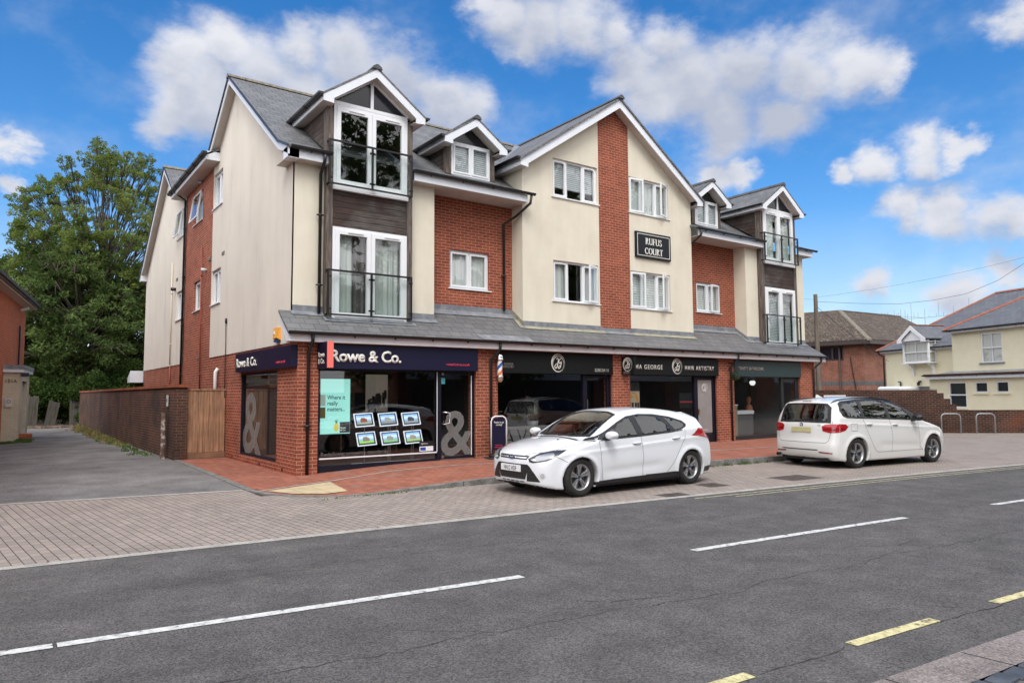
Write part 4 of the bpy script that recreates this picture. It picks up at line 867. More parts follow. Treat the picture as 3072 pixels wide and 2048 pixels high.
def door_leaf(x0, x1, z0, z1, mat, d=.10, fw=.07, parent=B, bottom=.10):
    m_ = MB(); m_.box(x0,x0+fw,d-.02,d+.03,z0,z1).box(x1-fw,x1,d-.02,d+.03,z0,z1).box(x0+fw,x1-fw,d-.02,d+.03,z0,z0+bottom).box(x0+fw,x1-fw,d-.02,d+.03,z1-fw,z1)
    o = m_.build('shop_door', mat, parent); MB().quad((x0+fw,d+.005,z0+bottom),(x1-fw,d+.005,z0+bottom),(x1-fw,d+.005,z1-fw),(x0+fw,d+.005,z1-fw)).build('pane', SHOPG, o); return o
f1 = shop_frame(.45, 4.38, (3.42,4.34), NAVYD); MB().box(.50,3.34,.055,.062,.30,.33).box(3.325,3.34,.055,.065,.3,2.17).build('trim', UPVC, f1)
d1 = door_leaf(3.42,4.34,.14,2.16,NAVYD,fw=.035,bottom=.05)
MB().box(4.28,4.30,.07,.078,.2,2.1).build('edge_trim', UPVC, d1)
MB().tube([(3.47,.08,1.24),(3.47,-.02,1.24),(3.62,-.04,1.22),(3.62,-.04,.98),(3.47,-.02,.96),(3.47,.08,.96)], .014, 8).build('handle', CHROME, d1, smooth=True)
MB().tube([(3.48,.07,2.13),(3.48,.05,2.13)], .03, 12).tube([(3.48,.07,.19),(3.48,.05,.19)], .03, 12).build('pivot', STEEL, d1)
MB().box(3.42,4.34,.05,.1,.125,.14).build('threshold', STEEL, d1)
f2 = shop_frame(5.02, 8.93, (7.98,8.86), NAVYD); d2 = door_leaf(7.98,8.86,.14,2.15,NAVYD); MB().box(8.03,8.045,.05,.07,.9,1.5).build('handle', STEEL, d2)
f3 = shop_frame(9.62, 13.50, (12.56,13.42), NAVYD); d3 = door_leaf(12.56,13.42,.14,2.15,NAVYD,bottom=.22)
f4 = shop_frame(14.36, 18.12, (17.14,18.0), plain('anthracite', (.02,.023,.026), .4)); d4 = door_leaf(17.14,18.0,.14,2.15,plain('anthracite', (.02,.023,.026), .4))
# side window
m_ = MB(); bars(m_, FX(0), 1.33, 4.28, .18, 2.22, .06, .02, .10); fs = m_.build('shopfront', NAVYD, B); MB().quad((.07,1.39,.24),(.07,4.22,.24),(.07,4.22,2.16),(.07,1.39,2.16)).build('pane', SHOPG, fs)
# shop interiors: floors, ceilings, back partitions in each shop's own finish
def interior(x0, x1, back, wallm, floorm, ceil=2.6):
    MB().box(x0,x1,.17,back,.0,.12).build('shop_floor', floorm, B)
    MB().box(x0,x1,back,back+.06,.1,2.9).box(x0,x0+.03,.45,back,.1,2.9).box(x1-.03,x1,.45,back,.1,2.9).build('shop_wall', wallm, B)
    MB().box(x0,x1,.17,back,ceil,ceil+.1).build('shop_ceiling', wallm, B)
DARKW = plain('dark_shop_wall', (.035,.028,.028), .8, var=.2); GREYW = plain('grey_shop_wall', (.26,.25,.24), .8, var=.08); FLR = plain('shop_floor_grey', (.16,.15,.14), .4)
interior(.14,4.62,4.6,DARKW,FLR); MB().quad((3.0,3.1,.12),(.15,3.1,.12),(.15,3.1,2.6),(3.0,3.1,2.6)).build('partition', plain('warm_partition', (.20,.15,.11), .8, var=.2), B) if False else None; interior(4.78,9.2,4.4,plain('black_shop_wall', (.010,.010,.012), .7),plain('dark_floor', (.03,.028,.026), .35)); interior(9.36,13.82,4.2,plain('salon_wall', (.20,.19,.185), .8, var=.1),FLR); interior(13.98,19.0,3.6,plain('showroom_wall', (.30,.29,.27), .7, var=.1),FLR)
# ---- signs
def board_sign(name, label, x0, x1, y0, z0, z1, mat, th=.10, group=None):
    t = thing(name, label, 'sign', (x0, y0, z0), 0, group); MB().box(0,x1-x0,0,th,0,z1-z0).build('sign_board', mat, t, bevel=.004); return t
G1 = 'fascia signs over the shops'
s1 = board_sign('fascia_sign', 'dark navy fascia sign reading Rowe & Co. in white over the corner shop front', .62, 4.36, -.12, 2.21, 2.735, NAVY, group=G1)
text('lettering', 'Rowe & Co.', .245, WHITEL, frameM((-.02+.03,-.012,.155),(1,0,0),(0,0,1)), s1, bold=.026, ext=.012, sx=1.0, spacing=.95)
text('web_address', 'rowehomes.co.uk', .062, PINKL, frameM((2.86,-.004,.115),(1,0,0),(0,0,1)), s1, bold=.006, ext=.003, sx=1.0)
s1b = thing('fascia_sign', 'navy fascia sign reading Rowe & Co. on the side wall above the side window', 'sign', (-.13, 4.33, 2.24), 0, G1)
MB().box(0,.13,-4.29,0,0,.46).build('sign_board', NAVY, s1b, bevel=.004)
text('lettering', 'Rowe & Co.', .215, WHITEL, frameM((-.012,-.14,.115),(0,-1,0),(0,0,1)), s1b, bold=.018, ext=.01, sx=1.15, spacing=1.0)
text('web_address', 'rowehomes.co.uk', .06, PINKL, frameM((-.004,-3.30,.10),(0,-1,0),(0,0,1)), s1b, bold=.006, ext=.003)
ps = thing('projecting_sign', 'small navy projecting sign with a coral edge on the corner pier', 'sign', (.44,-.02,2.21))
MB().box(-.04,.04,-.56,0,0,.54).build('sign_board', NAVY, ps); MB().box(-.045,.085,-.585,-.56,0,.54).build('coral_edge', CORAL, ps)
text('lettering', 'Rowe\n& Co.', .10, WHITEL, frameM((-.043,-.06,.23),(0,-1,0),(0,0,1)), ps, bold=.03, ext=.003, line=.95, sx=1.05)
MB().tube([(0,.04,.3),(0,-.03,.3)],.02,8).build('bracket', BLACKM, ps)
BLKS2 = plain('black_gloss_sign', (.005,.006,.007), .6, spec=.25)
s2 = board_sign('fascia_sign', 'black fascia sign with round white monogram in the middle and a phone number at right', 5.03, 8.92, -.04, 2.18, 2.72, BLKS2, group=G1)
def monogram(par, M_, r=.22):
    m_ = MB()
    def ell(cx_, cz, a, b_, rot, w):
        n = 40; ci = []
        for i in range(n):
            q = 2*math.pi*i/n; 
            for k, sgn in enumerate((1, -1)):
                ww = w*(.55+.45*math.cos(q-2.4)); x = (a+sgn*ww)*math.cos(q); z = (b_+sgn*ww)*math.sin(q); ci.append((cx_+x*math.cos(rot)-z*math.sin(rot), cz+x*math.sin(rot)+z*math.cos(rot), .003*(k+1)*0+.004))
        m_.add(ci, [(2*i, 2*((i+1)%n), 2*((i+1)%n)+1, 2*i+1) for i in range(n)])
    ell(0,0,r*.93,r*.98,.3,r*.06); ell(-.01,-.015*r/.2,r*.83,r*.84,-.3,r*.045); ell(.012,-.02,r*.86,r*.80,.9,r*.03)
    def stroke(pts, w):
        P = []
        for i, p in enumerate(pts):
            a = pts[max(0,i-1)]; b_ = pts[min(len(pts)-1,i+1)]; tx, ty = b_[0]-a[0], b_[1]-a[1]; l = math.hypot(tx,ty); ww = w*(.5+.5*math.sin(math.pi*(i+.5)/len(pts)))
            P += [(p[0]-ty/l*ww, p[1]+tx/l*ww, .005), (p[0]+ty/l*ww, p[1]-tx/l*ww, .005)]
        m_.add(P, [(2*i,2*i+2,2*i+3,2*i+1) for i in range(len(pts)-1)])
    s_ = r/.24
    J = [(-.06,.10),(-.03,.125),(.01,.12),(.0,.04),(-.02,-.04),(-.05,-.12),(-.10,-.135),(-.12,-.09),(-.09,-.04),(-.04,-.01)]
    G = [(.10,.10),(.08,.12),(.04,.09),(.02,.03),(.05,-.01),(.10,.03),(.11,.06),(.10,-.02),(.07,-.11),(.02,-.145),(-.005,-.11),(.04,-.07),(.08,-.07)]
    sm = lambda P: [tuple(p) for a in range(len(P)-1) for p in [((P[a][0]*(1-t)+P[a+1][0]*t), (P[a][1]*(1-t)+P[a+1][1]*t)) for t in (0,.5)]]+[P[-1]]
    stroke([(a*s_, b_*s_) for a, b_ in sm(J)], .014*s_); stroke([(a*s_, b_*s_) for a, b_ in sm(G)], .014*s_)
    o = m_.build('monogram', WHITEL, par, uv=False); o.matrix_local = M_; return o
monogram(s2, frameM((1.90,-.003,.28),(1,0,0),(0,0,1)), .24)
LGREY = plain('grey_lettering', (.34,.32,.30), .5)
text('lettering', 'EMMA GEORGE\nHAIR ARTISTRY', .052, LGREY, frameM((-.20+.12,-.003,.20),(1,0,0),(0,0,1)), s2, ext=.002, sx=.82, spacing=1.3, line=.95)
text('phone_number', '02380 254 111', .085, plain('pale_lettering', (.5,.49,.46), .5), frameM((3.20,-.003,.075),(1,0,0),(0,0,1)), s2, ext=.002, sx=.72)
s3 = board_sign('fascia_sign', 'black fascia sign reading Emma George Hair Artistry with a round monogram between the names', 9.45, 13.51, -.07, 2.19, 2.70, BLKS2, group=G1)
text('lettering', 'EMMA GEORGE', .13, WHITEL, frameM((.05,-.003,.165),(1,0,0),(0,0,1)), s3, bold=.004, ext=.004, sx=.93, spacing=1.25)
text('lettering', 'HAIR ARTISTRY', .13, WHITEL, frameM((2.44,-.003,.165),(1,0,0),(0,0,1)), s3, bold=.004, ext=.004, sx=.88, spacing=1.25)
monogram(s3, frameM((2.10,-.004,.265),(1,0,0),(0,0,1)), .23)
ps3 = thing('projecting_sign', 'small black projecting sign with a round white monogram between the salon shop fronts', 'sign', (9.30,-.02,2.17))
MB().box(-.04,.04,-.50,-.02,0,.50).build('sign_board', BLKS2, ps3); monogram(ps3, frameM((-.043,-.26,.29),(0,-1,0),(0,0,1)), .19)
text('lettering', 'EMMA GEORGE\nHAIR ARTISTRY', .026, LGREY, frameM((-.043,-.08,.07),(0,-1,0),(0,0,1)), ps3, ext=.001, sx=.9, spacing=1.1)
s4 = board_sign('fascia_sign', 'dark teal fascia sign reading Trinity Bathrooms over the end shop', 14.38, 18.14, -.03, 2.19, 2.71, TEAL, group=G1)
text('lettering', 'TRINITY BATHROOMS', .115, plain('pinkish_lettering', (.42,.34,.31), .5), frameM((.18,-.003,.205),(1,0,0),(0,0,1)), s4, bold=.002, ext=.004, sx=.80, spacing=1.05)
rc = thing('name_sign', 'black name board reading RUFUS COURT with a thin white border on the gable', 'sign', (10.33,.35,5.745))
MB().box(0,1.54,0,.06,0,.79).build('sign_board', plain('name_board_black', (.012,.014,.019), .6, spec=.25), rc, bevel=.006)
m_ = MB(); bars(m_, lambda a, z, d: (a, d, z), .06, 1.48, .06, .73, .016, -.004, 0); m_.build('border', WHITEL, rc)
def serif_text(par, s, cx_, z0, h):
    m_ = MB(); x = 0; glyph = {}
    w = .17*h; t = .06*h
    def V(x_, z_a, z_b, ww): return [((x_-ww/2), z_a), ((x_+ww/2), z_a), ((x_+ww/2), z_b), ((x_-ww/2), z_b)]
    def S(x_, z_, l): return V(x_, z_, z_+t*.8, l)
    def arc(cx2, cz, rx, rz, a0, a1, wt, wn=.4, n=14):
        o = []
        for i in range(n):
            q0 = a0+(a1-a0)*i/n; q1 = a0+(a1-a0)*(i+1)/n; P = []
            for q, sg in ((q0,1),(q1,1),(q1,-1),(q0,-1)):
                ww = wt*(wn+(1-wn)*abs(math.cos(q)))*.5; P.append((cx2+(rx+sg*ww)*math.cos(q), cz+(rz+sg*ww)*math.sin(q)))
            o.append(P)
        return o
    H = h; PI = math.pi
    def G(c):
        if c == 'R': return .72*H, [V(.14*H,0,H,w), S(.14*H,0,w*2), S(.14*H,H-t*.8,w*1.8)]+arc(.20*H,.75*H,.27*H,.22*H,-PI/2,PI/2,w)+[[(.34*H,.52*H),(.26*H,.50*H),(.56*H,0),(.76*H,0),(.76*H,t*.6),(.66*H,t*.8)]]
        if c == 'U': return .84*H, [V(.15*H,.3*H,H,w), V(.69*H,.3*H,H,w*.55), S(.15*H,H-t*.8,w*1.9), S(.69*H,H-t*.8,w*1.7)]+arc(.42*H,.3*H,.27*H,.27*H,PI,2*PI,w*.95)
        if c == 'F': return .62*H, [V(.14*H,0,H,w), S(.14*H,0,w*2), [(.0,H),(.0,H-t*.8),(.56*H,H-t*.8),(.56*H,H)], [(.54*H,H),(.50*H,H-.18*H),(.56*H,H-.18*H),(.58*H,H)], [(.2*H,.50*H),(.44*H,.50*H),(.44*H,.56*H),(.2*H,.56*H)], V(.45*H,.42*H,.64*H,t*.8)]
        if c == 'S': return .56*H, arc(.27*H,.76*H,.17*H,.20*H,PI*.1,PI*1.45,w*.85)+arc(.27*H,.25*H,.20*H,.22*H,-PI*.9,PI*.45,w*.9)+[[(.14*H,.64*H),(.20*H,.53*H),(.42*H,.36*H),(.38*H,.50*H)]]+[V(.10*H,.05*H,.28*H,t), V(.45*H,.72*H,.95*H,t)]
        if c == 'C': return .80*H, arc(.44*H,.5*H,.34*H,.45*H,PI*.22,PI*1.78,w)+[V(.70*H,.68*H,.92*H,t), V(.70*H,.08*H,.25*H,t)]
        if c == 'O': return .90*H, arc(.45*H,.5*H,.35*H,.45*H,0,2*PI,w,.35,24)
        if c == 'T': return .72*H, [V(.36*H,0,H,w), S(.36*H,0,w*2), [(.02*H,H),(.02*H,H-t*.9),(.70*H,H-t*.9),(.70*H,H)], V(.05*H,.80*H,H,t), V(.67*H,.80*H,H,t)]
    tot = sum(G(c)[0] for c in s); x = cx_-tot/2
    for c in s:
        wd, ps_ = G(c)
        for P in ps_: m_.prism([(x+a, -.006, z0+b) for a, b in P], (0,.006,0))
        x += wd
    return m_.build('lettering', WHITEL, par, uv=False)
serif_text(rc, 'RUFUS', .77, .42, .20); serif_text(rc, 'COURT', .77, .12, .20)
# ---- things on the wall
al = thing('alarm_box', 'orange burglar alarm box with a dark blue base on the side wall corner', 'alarm box', (-.02,1.22,2.86)); al.scale = (.8,.85,.85)
MB().prism([(-.11,.20,.30),(-.06,.22,.34),(-.06,-.22,.34),(-.11,-.20,.30),(-.12,-.17,.04),(-.12,.17,.04)][:0] or [(0,.20,.34),(-.09,.17,.33),(-.12,.16,.06),(0,.16,.0)], (0,-.34,0)).build('cover', plain('alarm_orange', (.85,.40,.06), .4), al)
MB().box(-.10,0,-.15,.14,-.04,.02).build('base', plain('alarm_blue', (.02,.05,.16), .4), al)
MB().box(-.128,-.10,.02,.12,.16,.24).build('label_plate', UPVC, al)
bp = thing('barber_pole', 'chrome capped barber pole with blue, white and orange spiral stripes by the drainpipe', 'barber pole', (4.97,-.17,1.95))
def stripes():
    m, nt, b = mat_new('barber_stripes'); L = nt.links.new; tc = node(nt, 'ShaderNodeTexCoord'); sp = node(nt, 'ShaderNodeSeparateXYZ'); L(tc.outputs['Object'], sp.inputs[0])
    at = node(nt, 'ShaderNodeMath', operation='ARCTAN2'); L(sp.outputs['Y'], at.inputs[0]); L(sp.outputs['X'], at.inputs[1])
    a = node(nt, 'ShaderNodeMath', operation='MULTIPLY_ADD'); L(at.outputs[0], a.inputs[0]); a.inputs[1].default_value = -1/(2*math.pi); c = node(nt, 'ShaderNodeMath', operation='MULTIPLY'); L(sp.outputs['Z'], c.inputs[0]); c.inputs[1].default_value = 2.6; L(c.outputs[0], a.inputs[2])
    f = node(nt, 'ShaderNodeMath', operation='FRACT'); L(a.outputs[0], f.inputs[0]); r = node(nt, 'ShaderNodeValToRGB'); L(f.outputs[0], r.inputs[0]); r.color_ramp.interpolation = 'CONSTANT'; e = r.color_ramp.elements
    e[0].position = 0; e[0].color = (.75,.73,.68,1); e[1].position = .25; e[1].color = (.02,.09,.40,1)
    q = e.new(.5); q.color = (.75,.73,.68,1); q = e.new(.75); q.color = (.75,.16,.05,1); L(r.outputs[0], b.inputs['Base Color']); b.inputs['Roughness'].default_value = .2; return m
MB().lathe([(0,.14),(.062,.14),(.062,.54),(0,.54)], n=24).build('striped_cylinder', stripes(), bp, smooth='auto')
for nm, pr in (('top_cap',[(.062,.53),(.085,.535),(.09,.56),(.075,.575),(.08,.60),(.07,.65),(.04,.685),(0,.695)]),('bottom_cap',[(.062,.15),(.085,.145),(.09,.12),(.075,.105),(.08,.08),(.07,.03),(.04,-.005),(0,-.015)])): MB().lathe(pr, n=24).build(nm, CHROME, bp, smooth=True)
MB().box(-.03,.03,.06,.17,.1,.58).build('bracket', STEEL, bp)
# hanging topiary ball
hb = thing('hanging_topiary_ball', 'dark green hanging topiary ball on a bracket beside the end shop', 'topiary ball', (14.06,-.28,2.18))
LEAFD = noisy('dark_leaf', [(.3,(.012,.022,.012)),(.7,(.04,.065,.032))], scale=3, rough=.7)
def leafball(mb, c, r, n, ls, rr=None, squash=1):
    c = Vector(c)
    for i in range(n):
        d = Vector((rnd.gauss(0,1), rnd.gauss(0,1), rnd.gauss(0,1))).normalized(); p = c+Vector((d.x*r,d.y*r,d.z*r*squash))*rnd.uniform(.75,1.05)
        a = Vector((rnd.gauss(0,1), rnd.gauss(0,1), rnd.gauss(0,1))).normalized(); b_ = a.cross(d).normalized()*ls*.5; a = (a*.6+d*.4)*ls
        mb.quad(p-b_, p+a*.5, p+b_, p-a*.5)
    return mb
m_ = leafball(MB(), (0,0,0), .15, 900, .03); bm_ = MB().lathe([(0,-.12),(.08,-.1),(.12,-.02),(.12,.03),(.08,.1),(0,.12)], n=16); m_.add(bm_.v, bm_.f); m_.build('foliage', LEAFD, hb, uv=False)
MB().tube([(0,0,.14),(0,-.0,.30),(0,.0,.42)], .007, 5).tube([(-.1,0,.10),(0,0,.34)], .004, 4).tube([(.1,0,.10),(0,0,.34)], .004, 4).build('chain', BLACKM, hb); MB().tube([(0,-.02,.42),(0,.27,.44)], .01, 6).tube([(0,.1,.43),(0,.27,.2)], .007, 6).build('bracket', BLACKM, hb)
# A-board
ab = thing('pavement_sign', 'white framed navy pavement sign asking Ready to get moving? in front of the first pier', 'pavement sign', (4.80,-.36,.12), math.radians(-12))
pr = [(-.20,0),( -.20,.76),(-.17,.84),(-.10,.88),(.10,.88),(.17,.84),(.20,.76),(.20,0)]
MB().tube([(x,0,z+.12) for x, z in pr], .017, 8).build('frame', UPVC, ab, smooth=True)
MB().prism([(-.165,-.01,.20),(.165,-.01,.20),(.165,-.01,.88),(.13,-.01,.945),(.09,-.01,.965),(-.09,-.01,.965),(-.13,-.01,.945),(-.165,-.01,.88)], (0,.02,0)).build('poster_panel', NAVY, ab)
text('lettering', 'Ready to get\nmoving?', .042, WHITEL, frameM((0,-.013,.84),(1,0,0),(0,0,1)), ab, align='CENTER', bold=.012, ext=.002, sx=.85)
text('lettering', 'Scan for your\nproperty report', .030, PINKL, frameM((0,-.013,.30),(1,0,0),(0,0,1)), ab, align='CENTER', ext=.002, sx=.8)
MB().prism([(-.33,-.24,0),(.33,-.24,0),(.30,.24,0),(-.30,.24,0)], (0,0,.03)).prism([(-.26,-.16,.03),(.26,-.16,.03),(.22,.12,.03),(-.22,.12,.03)], (0,0,.07)).build('rubber_base', plain('rubber_base', (.02,.02,.022), .7), ab, bevel=.02)
# ---- shop 1 window display
def emis(name, col, s):
    if name in MC: return MC[name]
    m, nt, b = mat_new(name); b.inputs['Base Color'].default_value = C3(tuple(c*.5 for c in col)); b.inputs['Emission Color'].default_value = C3(col); b.inputs['Emission Strength'].default_value = s; MC[name] = m; return m
scn = thing('display_screen', 'tall mint green advertising screen reading Where it really matters... in the shop window', 'screen', (.58,.24,.82))
MB().box(-.02,.69,.0,.05,-.02,1.20).build('bezel', BLACKM, scn)
MB().quad((0,-.003,0),(.67,-.003,0),(.67,-.003,1.18),(0,-.003,1.18)).build('screen_image', emis('mint_screen', (.36,.82,.72), .62), scn)
SB = plain('screen_black', (.01,.012,.014), .4)
text('lettering', 'Where it\nreally\nmatters...', .088, SB, frameM((.15,-.005,.74),(1,0,0),(0,0,1)), scn, bold=.010, ext=.001, line=1.0, sx=.86)
MB().box(.44,.665,-.007,-.004,.02,.25).build('logo_panel', plain('charcoal_panel', (.03,.04,.045), .4), scn); text('lettering', 'Rowe\n& Co.', .036, emis('screen_white', (.9,.9,.9), .6), frameM((.455,-.009,.11),(1,0,0),(0,0,1)), scn, bold=.01, ext=.001)
MB().box(.0,.11,-.007,-.004,.60,.84).build('photo_tile', emis('tile_pale', (.42,.5,.42), .4), scn); MB().box(.0,.11,-.008,-.004,.34,.57).build('photo_tile', emis('tile_amber', (.10,.08,.02), .5), scn)
# plain fruit graphic: yellow pineapple, no face
m_ = MB(); m_.prism([(.36+.055*math.cos(q*math.pi/8), -.006, .14+.095*math.sin(q*math.pi/8)) for q in range(16)], (0,.003,0)); m_.build('fruit_graphic', emis('fruit_yellow', (.75,.62,.08), .5), scn)
m_ = MB()
for a in (-.6,-.3,0,.3,.6): m_.prism([(.35,-.006,.22),(.37,-.006,.22),(.36+.08*math.sin(a),-.006,.22+.10*math.cos(a))], (0,.003,0))
m_.build('fruit_graphic', emis('fruit_green', (.06,.22,.08), .5), scn)
# lit property frames
def housepic(kind):
    nm = 'property_photo_%d' % kind
    m, nt, b = mat_new(nm); L = nt.links.new; tc = node(nt, 'ShaderNodeTexCoord'); sp = node(nt, 'ShaderNodeSeparateXYZ'); L(tc.outputs['Object'], sp.inputs[0])
    n = node(nt, 'ShaderNodeTexNoise'); n.inputs['Scale'].default_value = 14; n.inputs['Detail'].default_value = 5; mpn = node(nt, 'ShaderNodeMapping'); mpn.inputs['Location'].default_value = (kind*3.1, 0, kind*1.7); L(tc.outputs['Object'], mpn.inputs[0]); L(mpn.outputs[0], n.inputs[0])
    a = node(nt, 'ShaderNodeMath', operation='MULTIPLY_ADD'); L(n.outputs[0], a.inputs[0]); a.inputs[1].default_value = .06; L(sp.outputs['Z'], a.inputs[2])
    lows = [(.22,.24,.20),(.16,.17,.18),(.20,.22,.24),(.20,.40,.08),(.16,.34,.14),(.24,.34,.12)]
    lo = lows[kind % 6]
    c = ramp(nt, a.outputs[0], [(.035,(.05,.06,.07)),(.06,lo),(.13,tuple(x*1.2 for x in lo)),(.16,(.20,.35,.55)),(.22,(.55,.65,.80)),(.28,(.15,.33,.65))])
    L(c, b.inputs['Base Color']); L(c, b.inputs['Emission Color']); b.inputs['Emission Strength'].default_value = .8; b.inputs['Roughness'].default_value = .3; return m
FR_E = emis('lit_frame_edge', (.75,.80,.88), .75)
def lit_frame(x, y, z, k, wd=.46, ht=.31, tilt=-18, rz=0, label=''):
    t = thing('lit_property_frame', label, 'picture frame', (x, y, z), rz, 'lit property cards in the corner shop windows')
    m_ = MB(); mp = lambda a, z_, d: (a, d, z_); bars(m_, mp, -wd/2, wd/2, 0, ht, .022, -.008, .008); R_ = Matrix.Rotation(math.radians(tilt), 4, 'X') @ Matrix.Rotation(math.radians(-3), 4, 'Y')
    o = m_.build('acrylic_frame', FR_E, t); o.matrix_local = R_
    o = MB().box(-wd/2+.02,wd/2-.02,-.003,.003,.02,ht-.02).build('card', plain('card_black', (.015,.017,.02), .3), t); o.matrix_local = R_
    o = MB().quad((-wd/2+.05,-.006,.055),(wd/2-.055,-.006,.055),(wd/2-.055,-.006,ht-.045),(-wd/2+.05,-.006,ht-.045)).build('photograph', housepic(k), t); o.matrix_local = R_
    hc = [(.30,.09,.04),(.35,.35,.33),(.05,.06,.08),(.25,.2,.15),(.3,.3,.28),(.35,.3,.22)][k % 6]
    m_ = MB().prism([(-.09,-.008,.10),(.07,-.008,.10),(.07,-.008,.165),(.01,-.008,.20),(-.07,-.008,.20),(-.09,-.008,.165)], (0,.001,0)); o = m_.build('house_image', emis('house_img_%d' % k, hc, .7), t, uv=False); o.matrix_local = R_
    return t
pos = ['top left','top middle','top right','bottom left','bottom middle','bottom right']
for k in range(6):
    i, j = k % 3, k//3
    lit_frame(1.63+i*.585+j*.06, .28, .95-j*.42, k, label='lit property card, %s of the six in the front window' % pos[k])
for k, (y, z, lb) in enumerate(((2.42,.94,'upper'),(2.85,.52,'lower'))): lit_frame(.25, y, z, 3+k, wd=.46, rz=math.radians(-90), label='lit property card on its stand in the side window, %s of the two' % lb)
st = thing('card_stand', 'clear and steel stand holding the lit cards in the front window', 'display stand', (1.3,.36,.12)); m_ = MB()
for x in (.35,.93,.98,1.52,1.57): m_.tube([(x,0,0),(x,0,1.1)], .008, 5)
m_.build('rod', STEEL, st); MB().box(.1,1.8,-.08,.12,0,.02).build('base', UPVC, st)
WALLPIC = noisy('sepia_print', [(.35,(.03,.025,.02)),(.5,(.16,.13,.10)),(.62,(.42,.36,.29))], scale=5, rough=.6)
def pic(x, z, w, h, lab, mat, y=2.4):
    t = thing('wall_print', lab, 'picture', (x, y, z), 0, 'sepia prints inside the corner shop'); MB().box(0,w,0,.03,0,h).build('canvas', mat, t)
pic(2.55,1.22,.60,.95,'pale sepia print of rooftops hanging inside the corner shop', emis('sepia_glow', (.30,.26,.21), .25), y=2.3)  # canvas given a faint glow of its own; it is no lamp
m_ = MB()
t = [o for o in COL.objects if o.name == 'wall_print'][0]
for i in range(60):
    x = rnd.uniform(0,.54); h = .30+rnd.uniform(-.14,.06)+.22*x/.54; m_.box(x, x+rnd.uniform(.02,.06), -.004-.0003*i, -.002, max(0,h-rnd.uniform(.03,.3)), min(.62,h))
m_.build('skyline', plain('sepia_dark', (.06,.045,.035), .6, var=.4, vscale=30), t)
pic(1.75,1.25,.5,.9,'dim brown print of trees hanging inside the corner shop', noisy('sepia_trees', [(.35,(.02,.014,.01)),(.6,(.16,.10,.06))], scale=8, rough=.6), y=2.3)
# tripod lamp in side window
tl = thing('tripod_lamp', 'chrome spotlight lamp on a wooden tripod inside the side window', 'lamp', (.40,3.75,.12))
m_ = MB()
for a in (0, 2.1, 4.2): m_.tube([(0,0,1.05),(.32*math.cos(a),.32*math.sin(a),0)], .014, 6)
m_.build('leg', plain('lamp_wood', (.35,.25,.18), .5), tl); MB().lathe([(0,-.1),(.06,-.1),(.08,.08),(.085,.1)], Matrix.Translation((0,0,1.25)) @ Matrix.Rotation(1.57,4,'Y'), 20).build('lamp_head', CHROME, tl, smooth=True); MB().tube([(0,0,1.0),(0,0,1.25)],.015,8).build('stem', CHROME, tl)
FROST = film('frosted_vinyl', (.40,.40,.39), .36)
v1 = text('window_ampersand', '&', 1.05, FROST, frameM((3.43,.088,.24),(1,0,0),(0,0,1)), d1, bold=.015, ext=0, sx=.95)
v2 = text('window_ampersand', '&', 1.5, FROST, frameM((.062,4.25,.26),(0,-1,0),(0,0,1)), fs, bold=.015, ext=0, sx=1.15)
text('window_lettering', 'Redefining property standards', .085, film('grey_vinyl', (.4,.4,.4), .35), frameM((.55,.112,.36),(1,0,0),(0,0,1)), f1, ext=0, sx=1.05)
MB().box(3.44,3.56,.082,.086,1.90,2.04).build('sticker', plain('teal_sticker', (.06,.35,.36), .5), d1)
MB().box(2.90,3.26,.108,.112,.35,.46).build('sticker', UPVC, f1); MB().box(2.90,3.26,.108,.112,.48,.58).build('sticker', SB, f1); text('sticker_lettering', 'rightmove', .035, WHITEL, frameM((2.93,.106,.51),(1,0,0),(0,0,1)), f1, ext=0, sx=.9); MB().box(2.92,3.06,.104,.107,.37,.44).build('sticker', plain('blue_sticker', (.02,.06,.35), .5), f1)
# desk inside shop 1
dk = thing('desk', 'pale wooden desk inside the corner shop', 'desk', (1.9,2.4,.12)); MB().box(0,1.6,0,.7,.70,.74).build('desk_top', plain('oak', (.30,.17,.08), .5), dk); MB().box(.02,.06,0,.7,0,.7).box(1.54,1.58,0,.7,0,.7).build('leg', plain('oak', (.30,.17,.08), .5), dk)
# ---- shop 2
MB().box(5.08,7.88,.13,.14,.30,.84).build('window_panel', plain('grey_window_panel', (.17,.175,.17), .6), f2)
text('window_lettering', 'AVEDA', .42, SB, frameM((5.26,.126,.36),(1,0,0),(0,0,1)), f2, ext=.001, sx=.95, spacing=1.15, bold=-.01)
pl = thing('potted_plant', 'wispy silver leaved plant in a pot behind the salon window', 'plant', (6.45,.45,.95))
m_ = MB()
for i in range(260):
    a = rnd.uniform(0,6.28); e = rnd.uniform(.1,1.4); l = rnd.uniform(.15,.36); d = Vector((math.cos(a)*math.cos(e), math.sin(a)*math.cos(e)*.6, math.sin(e))); p = Vector((rnd.gauss(0,.05),rnd.gauss(0,.04),rnd.uniform(0,.12))); s_ = Vector((-d.y,d.x,0)).normalized()*.006
    m_.quad(p-s_, p+s_, p+d*l+s_*.3, p+d*l-s_*.3)
    for k in range(5):
        q = p+d*l*(.4+.12*k); w_ = Vector((rnd.gauss(0,1),rnd.gauss(0,1),rnd.gauss(0,1))).normalized()*.05; m_.quad(q, q+w_*.5+s_, q+w_, q+w_*.5-s_)
m_.build('foliage', noisy('silver_leaf', [(.3,(.12,.15,.10)),(.7,(.26,.29,.22))], scale=5), pl, uv=False); MB().lathe([(0,-.22),(.12,-.22),(.15,0),(.13,.0)], n=20).build('pot', plain('pot_grey', (.2,.2,.2), .6), pl, smooth=True)
